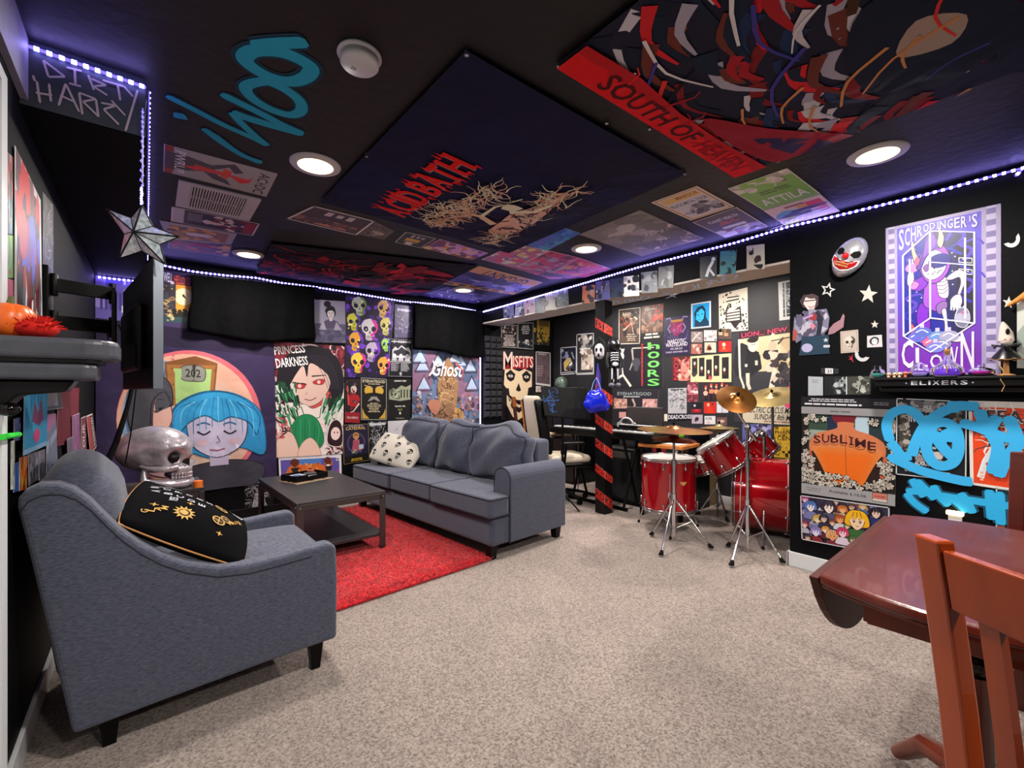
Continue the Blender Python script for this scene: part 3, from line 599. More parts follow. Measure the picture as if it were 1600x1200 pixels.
def a_muscle(g):
    g.bg('d8d4da'); g.rect(6, 0, g.w-8, 90, '5b4f9c'); g.poly([(6,0),(6,40),(30,30),(g.w-30,34),(g.w-8,50),(g.w-8,0)], '8a4a90'); g.rect(g.w*.3, 40, g.w*.66, 90, '4a76b8')
    g.poly([(20,40),(34,64),(60,72),(100,66),(130,74),(160,60),(168,34),(120,40),(70,36)], 'c8642c'); g.scat(22, 40, 36, g.w-40, 72, 3, 9, ['e08a3c', 'a0461e', 'd8703a', '3a1c14'])
    for x in (.24, .78): g.blob(g.w*x, 72, 15, 'b8602e', .15); g.blob(g.w*x, 78, 14, '5a2a18', .3); g.poly([(g.w*x-14,58),(g.w*x+14,60),(g.w*x+8,42),(g.w*x-8,42)], '1c1c22')
    g.rect(g.w*.75, 60, g.w*.8, 66, 'e8e0e0'); g.star(g.w*.48, 50, 10, '2a1614', .3); g.poly([(g.w-8,90),(g.w-20,90),(g.w-20,78),(g.w-8,78)], 'd8d4da'); g.rect(g.w-18, 80, g.w-10, 88, '777777')
poster('wall_poster', 'wide white-bordered poster of two orange muscular figures behind the coffee table', 'poster', WA, ((435,715),(533,710),(534,752),(437,757)), a_muscle)
def a_lines(g):
    g.bg('0d0d10'); g.scrib(60, g.w*.1, 30, g.w*.9, 98, 22, 1.7, ['b8b8bc', '95959c']); g.poly([(g.w*.2,10),(g.w*.35,60),(g.w*.65,60),(g.w*.75,10)], '9a9aa0'); g.scrib(24, g.w*.25, 12, g.w*.7, 55, 12, 1.3, ['0d0d10'])
poster('wall_poster', 'black poster with white scratchy drawing below the purple tapestry', 'poster', WA, ((382,751),(428,745),(427,800),(383,803)), a_lines)
def a_ghost(g):
    g.bg('5c6c8e'); g.rect(g.w*.7, 30, g.w, 100, '86607a'); g.scat(16, 0, 55, g.w, 100, 8, 16, ['5c6c8e', '4a5878', '7a5a74'])
    for (x, y) in ((14,82),(16,60),(10,92),(36,88),(70,90),(86,84),(88,62),(60,94)):
        x = x*g.w/100
        g.poly([(x-8,y-6),(x+8,y-5),(x,y+8)], '9fb0cc'); g.line([(x-10,y-8),(x+10,y-7),(x,y+11),(x-10,y-8)], 1.6, '3a3648')
    g.scat(170, 0, 0, g.w, 50, 1.2, 3, ['8a90a8', '4c4a5e', '3a3444', 'a8a8bc', '6a5a68', '8c6a5c'])
    g.poly([(g.w*.36,28),(g.w*.34,60),(g.w*.42,84),(g.w*.5,94),(g.w*.58,84),(g.w*.66,60),(g.w*.62,28)], '8d6a4c'); g.scrib(80, g.w*.37, 26, g.w*.6, 84, 8, 1, ['b8946c', '5c4030', 'cfae80', '3c2a24'])
    g.poly([(g.w*.2,0),(g.w*.3,30),(g.w*.5,38),(g.w*.66,30),(g.w*.74,0)], '7c5a44'); g.poly([(g.w*.55,0),(g.w*.6,34),(g.w*.72,30),(g.w*.8,0)], 'b08450'); g.scrib(50, g.w*.25, 0, g.w*.75, 36, 9, 1, ['c8a070', '48322a', 'a87c50', '2c2020'])
    g.blob(g.w*.3, 34, 8, 'a06a58', .3); g.line([(g.w*.22,70),(g.w*.3,80),(g.w*.27,88),(g.w*.33,82),(g.w*.4,84)], 2.2, 'd8ccd0'); g.txt('Ghost', g.w*.26, 70, g.w*.72, 88, 'd8ccd0', slant=.25)
    g.line([(g.w*.6,88),(g.w*.72,78),(g.w*.73,68)], 2, 'b03a30', .5)
poster('wall_tapestry', 'blue-grey tapestry lettered Ghost with a tall robed statue behind the sofa', 'tapestry', WA, ((644,546),(747,553),(747,680),(642,680)), a_ghost, wave=dict(fn=folds(3, .006), nx=10, ny=6), m=CLOTH)
def a_list(g):
    g.bg('1a161a'); g.scat(22, 4, 62, g.w-4, 96, 2, 6, ['b8a0a0', '7a4a50', 'd0c0c0', '3a2a30']); g.bars(8, 6, g.w-8, 58, 8, 'c8b8b8', .5); g.frame(0, 1.6, 'c0bcbc')
poster('wall_poster', 'dark lineup poster with small pink heads above the red-lettered skull poster', 'poster', WA, ((783,508),(808,508),(808,544),(783,542)), a_list)
def a_list2(g):
    g.bg('101014'); g.bars(12, 56, g.w-12, 92, 5, 'c8c8cc', .45); g.scat(30, 4, 4, g.w-4, 36, 2, 5, ['c0c0c4', '2a2a30', '8c8c90']); g.skull(g.w*.55, 26, 9, 'd8d8d8'); g.frame(0, 1.6, 'c0c0c0')
poster('wall_poster', 'black poster with white crowd drawing right of the lineup poster', 'poster', WA, ((809,505),(833,504),(833,546),(809,544)), a_list2)
def a_yel(g):
    g.bg('1c1a18'); g.rect(g.w*.2, 10, g.w, 98, '9a7a2c'); g.rect(g.w*.3, 74, g.w*.95, 98, '5c4a2a'); g.scat(40, 0, 0, g.w*.6, 70, 2, 7, ['1c1a18', 'b8923a', '6a6a3c', '2a2820']); g.scat(20, g.w*.5, 0, g.w, 30, 2, 7, ['1c1a18', '3a2e18']); g.ell(g.w*.75, 45, 5, 3, '1a1408')
poster('wall_poster', 'mustard yellow and black ragged print beside the nook corner', 'poster', WA, ((834,499),(859,501),(858,540),(834,538)), a_yel)
def a_misfits(g):
    g.bg('191318'); w = g.w; k = w/70
    g.poly([(2*k,92),(6*k,99),(10*k,90),(60*k,92),(68*k,90),(66*k,74),(58*k,78),(50*k,72),(36*k,75),(20*k,72),(14*k,66),(8*k,74),(3*k,70)], '8c1520')
    g.txt('M', 3*k, 72, 22*k, 97, 'd9bfb4'); g.txt('ISFITS', 23*k, 76, 67*k, 92, 'd9bfb4')
    g.poly([(6*k,72),(4*k,50),(10*k,45),(14*k,46),(16*k,36),(30*k,30),(40*k,30),(54*k,38),(56*k,48),(64*k,50),(64*k,70),(48*k,74),(36*k,70),(22*k,73)], 'd2bb9c')
    for s in (-1, 1):
        x = 35*k+s*17*k; g.poly([(x-10*k,66),(x,72),(x+10*k,66),(x+7*k,58),(x,55),(x-7*k,58)], '1c1418'); g.ell(x, 63, 5*k, 2, 'cfc6bc', n=10); g.ell(x, 63, 1.4*k, 1.4, '1c1418', n=8)
    g.poly([(35*k,54),(40*k,44),(36*k,42),(34*k,42),(29*k,44)], '1c1418')
    g.poly([(10*k,36),(10*k,22),(22*k,6),(34*k,2),(42*k,6),(56*k,20),(60*k,34),(52*k,30),(36*k,22),(24*k,26)], 'd2bb9c')
    g.poly([(12*k,34),(24*k,24),(36*k,20),(50*k,27),(58*k,34),(54*k,24),(36*k,12),(20*k,18)], '1c1418')
    for i in range(9): x = (16+i*4.6)*k; g.poly([(x,30-abs(i-4)*-1-6),(x+3.4*k,29-abs(i-4)*-1-6),(x+3*k,19+abs(i-4)),(x+.4*k,20+abs(i-4))], 'd2bb9c', .3)
poster('wall_poster', 'tall poster of a cracked skull under red and cream MISFITS lettering', 'poster', WA, ((784,546),(835,548),(835,661),(784,656)), a_misfits)
def a_greytext(g): g.bg('55454c'); g.bars(10, 90, g.w*.7, 96, 1, 'a89ca0'); g.bars(6, 26, g.w*.6, 60, 5, '8a6f76', .45, False); g.scat(8, g.w*.5, 20, g.w-8, 80, 3, 8, ['4c3d44', '5f4e55']); g.frame(0, 2.4, 'b8b4b6'); g.rect(0, 0, g.w, 6, 'b8b4b6')
poster('wall_poster', 'brown-grey text print in a pale frame right of the red-lettered skull poster', 'poster', WA, ((837,549),(860,551),(860,604),(837,601)), a_greytext)
def a_small(g): g.bg('c4bcb8'); g.bars(8, 10, g.w-8, 90, 7, '6a5a5e', .4)
poster('wall_card', 'small pale flyer below the brown-grey framed print', 'flyer', WA, ((837,603),(850,604),(850,622),(837,621)), a_small)

# ---- nook back wall ---------------------------------------------
def a_statue(g): g.bg('1c2036'); g.scat(12, 5, 60, g.w*.5, 92, 3, 8, ['8c90b0', '2a3050', 'b0b0c8']); g.poly([(g.w*.25,14),(g.w*.2,44),(g.w*.4,60),(g.w*.62,60),(g.w*.75,40),(g.w*.7,14)], 'c9b078'); g.blob(g.w*.45, 35, 9, 'd8b040', .2); g.ell(g.w*.45, 66, 6, 8, '9098b8'); g.line([(g.w*.7,80),(g.w*.85,55)], 7, '8c8f90'); g.rect(0, 6, g.w, 10, '9a9aa0'); g.frame(0, 3, 'c4c4c8')
poster('wall_poster', 'small framed poster of a yellow-robed figure on the nook wall left of the column', 'poster', WD, ((876,543),(901,541),(901,584),(876,586)), a_statue)
def a_bw(g): g.bg('2c2c30'); g.scat(14, 5, 62, g.w-5, 96, 3, 9, ['a8a09c', '5c5858', 'c8c0b8']); g.rect(g.w*.28, 12, g.w, 60, 'b8aaa0'); g.scat(26, g.w*.3, 12, g.w*.95, 60, 3, 7, ['d0c0b0', '7c6f68', '58504c', 'e0d4c8']); g.bars(10, 60, g.w-10, 66, 1, 'd0d0d0'); g.frame(0, 2.4, 'b8b8bc'); g.rect(0, 0, g.w, 5, 'a0a0a4')
poster('wall_poster', 'black and white framed poster of pale bodies directly left of the column', 'poster', WD, ((901,522),(928,520),(928,585),(901,586)), a_bw)
def a_brown(g): g.bg('4a3c36'); g.ell(g.w*.72, 76, 14, 13, 'c9b8a0'); g.ell(g.w*.72, 76, 9, 9, 'e0d4c0'); g.scat(30, 4, 26, g.w-4, 90, 3, 9, ['6b5548', '8a7060', '33292a', '2a2222']); g.txt('RAW', 14, 80, 42, 90, 'c8bcb0'); g.line([(g.w*.25,40),(g.w*.6,58),(g.w*.7,30)], 4, 'd0a898', .5); g.scrib(10, 6, 42, 44, 68, 16, 2, ['c85a48', 'b84a3c']); g.bars(g.w*.3, 8, g.w*.9, 30, 4, 'b0a090', .4); g.frame(0, 2, 'c8bcae')
poster('wall_poster', 'framed brown concert poster with a glowing pale sun right of the column', 'poster', WD, ((967,484),(1001,480),(1000,537),(967,538)), a_brown)
def a_night(g): g.bg('5c4038'); g.scat(40, 4, 30, g.w-4, 96, 4, 10, ['8a6450', '6e4c3e', '9c7460', '4a3028']); g.scat(24, g.w*.55, 50, g.w, 98, 3, 8, ['a81c14', 'd04428', '5a1a10', '2a1210']); g.txt('Nightwind', 14, 84, g.w*.7, 93, 'c8b8a8', slant=.3); g.rect(0, 0, g.w, 22, '191414'); g.bars(8, 4, g.w-8, 22, 2, 'd8ccc4', .55)
poster('wall_poster', 'reddish brown poster with fiery right edge next to the framed brown poster', 'poster', WD, ((1002,479),(1037,474),(1036,530),(1002,533)), a_night)
def a_hoors(g):
    g.bg('1d1c22'); g.blob(g.w*.28, 78, 14, 'c8c0b4', .35, 12); g.blob(g.w*.25, 82, 9, '1d1c22', .4); g.ell(g.w*.3, 74, 5, 6, 'ddd4c8'); g.line([(g.w*.5,86),(g.w*.52,60),(g.w*.46,40)], 5, '9a948c', .5)
    g.scat(12, 4, 20, g.w*.6, 60, 5, 12, ['34333c', '26252d', '3f3e48']); g.line([(g.w*.1,12),(g.w*.34,30),(g.w*.48,4)], 6, 'd8ccbc'); g.line([(g.w*.34,30),(g.w*.33,46)], 4, 'd8ccbc', .5); g.line([(g.w*.1,12),(g.w*.04,4)], 5, 'd8ccbc')
    g.line([(g.w*.5,88),(g.w*.86,86)], 2.2, 'c8bcb0')
    g.bars(g.w*.655, 4, g.w*.685, 96, 26, 'c0343c', .7)
    for i, s in enumerate('HOOPS' if False else 'hooRS'): g.txt(s, g.w*.76, 82-i*19.4, g.w*.95, 97-i*19.4, '6ecb62')
poster('wall_poster', 'large black poster with leaping figure and green letters HOORS down its side', 'poster', WD, ((945,540),(1036,531),(1036,606),(945,607)), a_hoors)
def a_eye2(g):
    g.bg('26232a'); g.txt('EYEHATEGOD', g.w*.12, 82, g.w*.86, 93, '8a9498'); g.rect(g.w*.26, 76, g.w*.62, 79, 'b8b8b8')
    g.rect(g.w*.04, 38, g.w*.34, 70, 'c0988c'); g.rect(g.w*.68, 36, g.w*.98, 70, 'b88c88'); g.scat(20, g.w*.05, 40, g.w*.33, 68, 3, 7, ['8a6458', 'd8b0a0', 'a07468']); g.scat(20, g.w*.69, 38, g.w*.97, 68, 3, 7, ['8a5858', 'd0a0a0', 'a07070'])
    g.line([(g.w*.46,70),(g.w*.52,50),(g.w*.46,34)], 8, 'b89c90', .3); g.poly([(g.w*.7,30),(g.w*.72,8),(g.w*.9,6),(g.w*.84,20),(g.w*.8,34)], 'c8a090'); g.line([(g.w*.8,26),(g.w*.96,44)], 4, 'c8a090'); g.rect(g.w*.16, 6, g.w*.32, 26, 'c8908c')
poster('wall_poster', 'black poster with pinkish photos lettered EYEHATEGOD behind the keyboard', 'poster', WD, ((957,609),(1029,610),(1028,655),(957,656)), a_eye2)
def a_waste(g):
    g.bg('2b2146'); g.line([(6,96),(18,98),(22,86),(12,70),(20,58)], 3, '8f84b8'); g.line([(g.w-6,96),(g.w-18,98),(g.w-22,86),(g.w-12,70),(g.w-20,58)], 3, '8f84b8')
    g.poly([(18,88),(g.w-18,88),(g.w-20,62),(g.w*.5,46),(20,62)], '7c1c50'); g.scrib(26, 24, 58, g.w-24, 82, 12, 1.4, ['c0407c', 'a83068', 'd86a98']); g.rect(g.w*.3, 86, g.w*.7, 92, 'b07c30')
    g.scrib(20, 4, 36, g.w-4, 60, 18, 1, ['5a4c88', '7466a0']); g.txt('NARCOTIC', 12, 31, g.w-12, 41, 'd8d0dc'); g.txt('WASTELAND', 6, 22, g.w-6, 32, 'd8d0dc'); g.txt('05.28.22', 20, 14, g.w-20, 19, 'c8c0d0'); g.txt('THEO DENVER CO', 6, 6, g.w-6, 10, 'c8c0d0')
poster('wall_poster', 'purple and crimson poster lettered NARCOTIC WASTELAND in the nook', 'poster', WD, ((1038,497),(1078,492),(1078,553),(1037,556)), a_waste)
def a_blue(g):
    g.bg('c8ccd4'); g.rect(6, 5, g.w-6, 95, '1f8fd0'); g.poly([(14,5),(16,40),(12,60),(26,82),(48,88),(60,70),(62,40),(g.w-8,20),(g.w-8,5)], '12324c'); g.poly([(20,36),(24,66),(44,76),(56,62),(52,36),(38,22)], '35aee6'); g.ell(30, 52, 4, 2, '12324c'); g.ell(46, 54, 4, 2, '12324c'); g.line([(36,50),(34,42),(39,41)], 1.3, '17507c'); g.line([(31,33),(43,34)], 1.6, '17507c'); g.poly([(22,70),(36,86),(56,72),(40,78),(28,62)], '12324c')
poster('wall_poster', 'bright blue portrait print with white border on the nook wall', 'poster', WD, ((1080,475),(1111,470),(1111,511),(1080,514)), a_blue)
def a_zine(g):
    g.bg('c9bdae'); g.scat(90, 2, 2, g.w-2, 98, 1, 3.4, ['2a2626', '55504a', '3a3633']); g.poly([(g.w*.26,88),(g.w*.74,88),(g.w*.72,72),(g.w*.3,74)], 'c9bdae'); g.line([(g.w*.3,86),(g.w*.72,84)], 3, '1c1a1a'); g.line([(g.w*.3,77),(g.w*.72,77)], 3.4, '1c1a1a')
    g.poly([(g.w*.25,58),(g.w*.36,50),(g.w*.6,54),(g.w*.76,60),(g.w*.8,26),(g.w*.56,6),(g.w*.4,24),(g.w*.25,24)], '241f20')
    for k in range(4): g.rect(g.w*.29, 27+k*7, g.w*.73, 31+k*7, 'cbbfb0', .4)
poster('wall_poster', 'speckled black and white fanzine poster high on the nook wall', 'poster', WD, ((1123,460),(1168,449),(1169,516),(1124,520)), a_zine)
def a_frame(g): g.bg('b4b4b4'); g.rect(10, 8, g.w, 96, '1a1c20'); g.scrib(30, 22, 12, g.w, 80, 24, 1.6, ['a8a8ac', 'c8c8cc']); g.txt('GOOD', 26, 84, g.w-4, 93, 'c8c8c8'); g.rect(14, 8, 18, 96, 'a0a0a0')
poster('wall_poster', 'white framed black line print partly hidden by the wall end in the nook', 'poster', WD, ((1216,441),(1250,435),(1250,497),(1218,501)), a_frame)
def a_circus(g):
    w = g.w; g.bg('34343a'); g.rect(w*.12, 93, w, 99.5, '33171f'); g.txt('LION... NEW AL', w*.16, 93.5, w, 98.5, 'c03a5c')
    g.rect(w*.12, 55, w, 92, 'c9b391'); g.scat(12, w*.62, 56, w, 90, 4, 10, ['d3bf9f', 'bca583'])
    g.poly([(0,62),(4,84),(w*.16,88),(w*.36,80),(w*.44,72),(w*.46,58),(w*.3,50),(w*.05,52)], '26242a'); g.poly([(w*.24,82),(w*.3,78),(w*.42,76),(w*.46,60),(w*.32,54),(w*.2,64)], '1b1a1f'); g.ell(w*.335, 84, 5.4, 7.5, 'd8c6b0'); g.blob(w*.34, 90, 6, '2a2020', .15, 10, 1, .6)
    g.ell(w*.325, 84.5, .8, .5, '20181a', n=6); g.ell(w*.36, 84.5, .8, .5, '20181a', n=6); g.rect(w*.36, 62, w*.4, 67, 'bcb4a8'); g.rect(w*.2, 61, w*.24, 64, 'c8c0b4')
    g.line([(w*.12,92),(w*.115,62),(w*.12,50),(w*.17,40),(w*.16,30),(w*.2,22)], 2.2, 'cfc4b4'); g.line([(w*.24,54),(w*.24,42),(w*.27,36)], 4, 'd0c2b0', .2)
    g.line([(w*.58,30),(w*.66,58),(w*.78,44)], 6, 'd6cab8', .2); g.line([(w*.66,58),(w*.64,76)], 8, '3a2c2c'); g.ell(w*.62, 81, 4, 5, 'c0a890'); g.scat(34, w*.54, 40, w*.98, 72, 2, 5, ['241f24', 'c4b8a6', '3a333a', '6a5c5c']); g.line([(w*.78,88),(w*.7,82)], 1.6, '2a2424'); g.line([(w*.6,86),(w*.95,88)], .9, '3a3030')
    g.line([(w*.86,20),(w*.92,36),(w*.98,20)], 6, 'cfc2ae'); g.scat(14, 2, 4, w, 20, 1, 4, ['2b2b31', '3e3e46'])
    g.rect(w*.14, 0, w, 21, 'c6bba6'); g.txt('ELECTRIC CIRCUS MANC', w*.2, 11, w, 17.5, '1c1a1e', slant=.2); g.txt('SUNDAY 8th MAY', w*.33, 4, w*.98, 10, '1c1a1e', slant=.2); g.bars(w*.4, 1.4, w*.96, 3.4, 1, '8a4a48'); g.rect(w*.3, 21, w, 29, '2e2a26'); g.bars(w*.3, 22, w*.7, 29, 3, 'c6b89e', .5); g.scat(12, w*.82, 21, w, 36, 2, 6, ['c02a5c', 'e04878', '3a1424'])
poster('wall_poster', 'huge black and cream poster lettered ELECTRIC CIRCUS SUNDAY MAY behind the drums', 'poster', WD, ((1143,521),(1250,505),(1250,665),(1148,659)), a_circus)
def sq(bgc, cols, n=12, word=None, wc=WHT):
    def f(g):
        g.bg(bgc); g.scat(n, 5, 5, g.w-5, 95, 8, 20, cols)
        if word: g.txt(word, 10, 55, g.w-10, 80, wc)
    return f
SG = 'small square album prints on the nook wall'
for lab, q, f in (
 ('square pinkish print with crossed white strokes, top left of the square prints', Q(1080,518,1098,535), lambda g: (g.bg('8a7a7c'), g.line([(10,10),(50,60),(90,90)], 10, 'ddd0c8'), g.line([(30,90),(60,50),(95,30)], 8, 'c8b8b0'))),
 ('square pale print with grey shapes, top middle of the square prints', Q(1100,516,1120,533), sq('cbbcb8', ['8a8084', 'e0d4cc', 'b09c98'])),
 ('square brown print of a cabin, top right of the square prints', Q(1123,514,1143,530), lambda g: (g.bg('54403c'), g.rect(0,40,40,70,'b09474'), g.blob(60,80,16,'8a5c3c'), g.rect(55,30,95,60,'a08468'))),
 ('square red and cream print under the pinkish one', Q(1080,537,1097,553), sq('a06058', ['e0b8a8', '5a2c30', 'c88878'])),
 ('square cream print with a dark red figure, middle of the second row', Q(1101,535,1119,551), lambda g: (g.bg('c8b0a0'), g.blob(50,45,26,'3a1c20',.3), g.blob(50,70,12,'a85848'), g.blob(30,30,12,'b83c38'))),
 ('square red print with a pale round head on the second row', Q(1123,533,1143,550), lambda g: (g.bg('a82828'), g.poly([(15,5),(35,50),(65,50),(90,5)],'c83c30'), g.ell(50,68,15,18,'d8c0a8'), g.blob(50,35,10,'d88c3c'))),
 ('square black print with red lower half above the little white cards', Q(1081,629,1098,645), lambda g: (g.bg('17161c'), g.rect(0,0,100,38,'8c1a24'), g.blob(30,70,12,'b8b8c0'), g.bars(20,18,90,30,1,'c8545c'))),
 ('square bright red print with two pale heads in the middle of the row', Q(1100,628,1119,646), lambda g: (g.bg('b8281e'), g.ell(40,75,13,15,'d89c80'), g.ell(78,80,9,10,'5c1c1c'), g.blob(50,42,13,'e0562c'), g.poly([(20,0),(35,55),(75,55),(90,0)],'c8301c'))),
 ('square white print with a purple spot at the end of the row', Q(1120,627,1138,645), lambda g: (g.bg('c8c4d0'), g.rect(45,0,52,100,'8a88a0'), g.blob(78,50,15,'a8449c'), g.rect(0,70,45,76,'9c98a8'))),
 ('square grey-pink print with a dark bird shape on the lowest row', Q(1081,648,1098,662), lambda g: (g.bg('a89aa8'), g.blob(60,55,20,'2a2430',.5), g.blob(45,35,14,'4a3a44',.5))),
 ('square white print with black arched lettering on the lowest row', Q(1101,650,1118,663), lambda g: (g.bg('cbc8cc'), g.txt('ACAB',10,55,90,88,'1a1a1e'), g.ell(50,20,20,14,'c06c60'), g.ell(50,18,12,9,'cbc8cc'))),
 ('square brown print with white lettering at the end of the lowest row', Q(1120,652,1136,665), lambda g: (g.bg('6a4a48'), g.blob(75,50,20,'c8a094'), g.txt('ME',15,35,65,65,'dcd4cc'))),
): poster('album_print', lab, 'album print', WD, q, f, group=SG)
def a_pane(g):
    g.bg('c8bd94'); w = g.w
    for x0, x1, y0, y1 in ((.04,.18,30,92),(.22,.36,22,92),(.4,.54,10,84),(.58,.72,22,96),(.78,.94,12,88)): g.rect(w*x0, y0, w*x1, y1, '221e22')
    for x, y in ((.11,72),(.29,52),(.46,38),(.64,54),(.84,44)): g.ell(w*x, y, 4.5, 7, 'cfb8ac', n=10); g.blob(w*x, y-12, 4, '7a2028', .4)
    g.blob(w*.1, 30, 9, '3a3030', .5); g.blob(w*.5, 14, 8, 'b04850', .5)
poster('wall_poster', 'cream poster of five tall black panels with pale faces in the nook', 'poster', WD, ((1079,557),(1143,552),(1143,597),(1079,597)), a_pane)
def a_red(g): g.bg('4c1a20'); g.poly([(g.w*.4,0),(g.w*.5,60),(g.w*.3,96),(g.w*.7,70),(g.w*.96,86),(g.w*.9,0)], 'c87c70'); g.scat(24, g.w*.4, 4, g.w, 90, 4, 9, ['d89888', 'a04848', 'e0b0a0']); g.txt('KORN', 8, 4, g.w*.36, 96, 'b83038', rot=-90)
poster('wall_poster', 'red and pink poster of a bare figure beside the five black panels', 'poster', WD, ((1050,558),(1079,556),(1079,595),(1050,595)), a_red)
def a_zebra(g): g.bg('aaa8ae'); g.scrib(70, 4, 20, g.w-4, 92, 14, 2.2, ['26262c', '4c4c54']); g.bars(6, 90, g.w-6, 98, 1, '1c1c22'); g.line([(g.w*.62,95),(g.w*.6,10)], 1.5, 'd0d0d4')
poster('wall_poster', 'grey and black striped collage poster above the DEADCROSS strip', 'poster', WD, ((1044,607),(1073,606),(1073,646),(1044,646)), a_zebra)
def a_dead(g): g.bg('16161c'); g.txt('DEADCROSS', 3, 20, g.w-3, 84, 'd4d0dc')
poster('wall_banner', 'narrow black strip lettered DEADCROSS in the nook', 'banner', WD, ((1044,647),(1081,646),(1081,656),(1044,657)), a_dead, off=.004)
def a_pink(g): g.bg('6a2c38'); g.scat(26, 2, 40, g.w-2, 98, 4, 11, ['b8707c', 'e0c0c0', '3a141c', '8c4450']); g.rect(0, 36, g.w, 42, 'b85c64'); g.scat(10, 2, 2, g.w-2, 34, 4, 9, ['54202c', '9a5058'])
poster('wall_poster', 'narrow crimson poster with pale faces left of the orange band photo', 'poster', WD, ((1074,597),(1091,596),(1091,628),(1074,628)), a_pink)
def a_band(g):
    g.bg('33222a'); w = g.w
    for x, y, c in ((.14,62,'d8a890'),(.34,74,'d07858'),(.52,70,'d89070'),(.72,78,'e0b080'),(.88,66,'c87868')): g.blob(w*x, y-24, 14, c, .25); g.ell(w*x, y+6, 6, 10, 'e0a888'); g.blob(w*x, y+14, 7, 'b84c3c', .3); g.rect(w*x-7, 0, w*x+7, y-36, '1e141c')
poster('wall_poster', 'wide orange-lit photo of a five person band behind the cymbal', 'poster', WD, ((1097,598),(1141,597),(1141,625),(1097,625)), a_band)
def a_yellowt(g): g.bg('c39a2c'); g.scat(50, 2, 2, g.w-2, 98, 2, 6, ['a87c1c', 'd8b040', '6a4c14']); g.txt('PHANTO', 6, 76, g.w-2, 88, '3a2c10'); g.txt('CENTE', 12, 56, g.w-2, 70, '3a2c10'); g.scat(14, 4, 4, g.w, 20, 2, 6, ['3a2c10', '1a1408'])
poster('wall_poster', 'mustard poster with black handwritten capitals beside the wall end', 'poster', WD, ((1208,667),(1250,666),(1250,718),(1208,714)), a_yellowt)
def a_smoke(g): g.bg('5c5c9a'); g.scat(50, 0, 0, g.w, 100, 5, 12, ['8a88c4', '3c3c74', 'a8a4d0', '6a4a78', '2a2a4c'])
poster('wall_poster', 'blue-violet smoky poster below the electric circus poster', 'poster', WD, ((1160,662),(1206,664),(1206,700),(1160,698)), a_smoke)
poster('paper_sheet', 'blank cream sheet on the nook wall above the keyboard end', 'paper', WD, Q(1028,647,1043,658), lambda g: g.bg('d0c8b8'))
poster('wall_card', 'red and black flyer low behind the floor tom', 'flyer', WD, Q(1020,688,1041,706), lambda g: (g.bg('a02838'), g.scrib(20,5,5,g.w-5,95,30,5,['2a1018'])))
poster('wall_card', 'black and white stencil flyer right of the red one behind the floor tom', 'flyer', WD, Q(1056,690,1081,707), lambda g: (g.bg('d0ccc8'), g.scat(24,5,20,g.w-5,95,6,14,['1a1a1c','3a3a3e'])))
poster('wall_card', 'tan ticket below the red flyer behind the floor tom', 'flyer', WD, Q(1024,708,1040,720), lambda g: (g.bg('c8a890'), g.bars(6,20,g.w-6,80,3,'8a6450')))

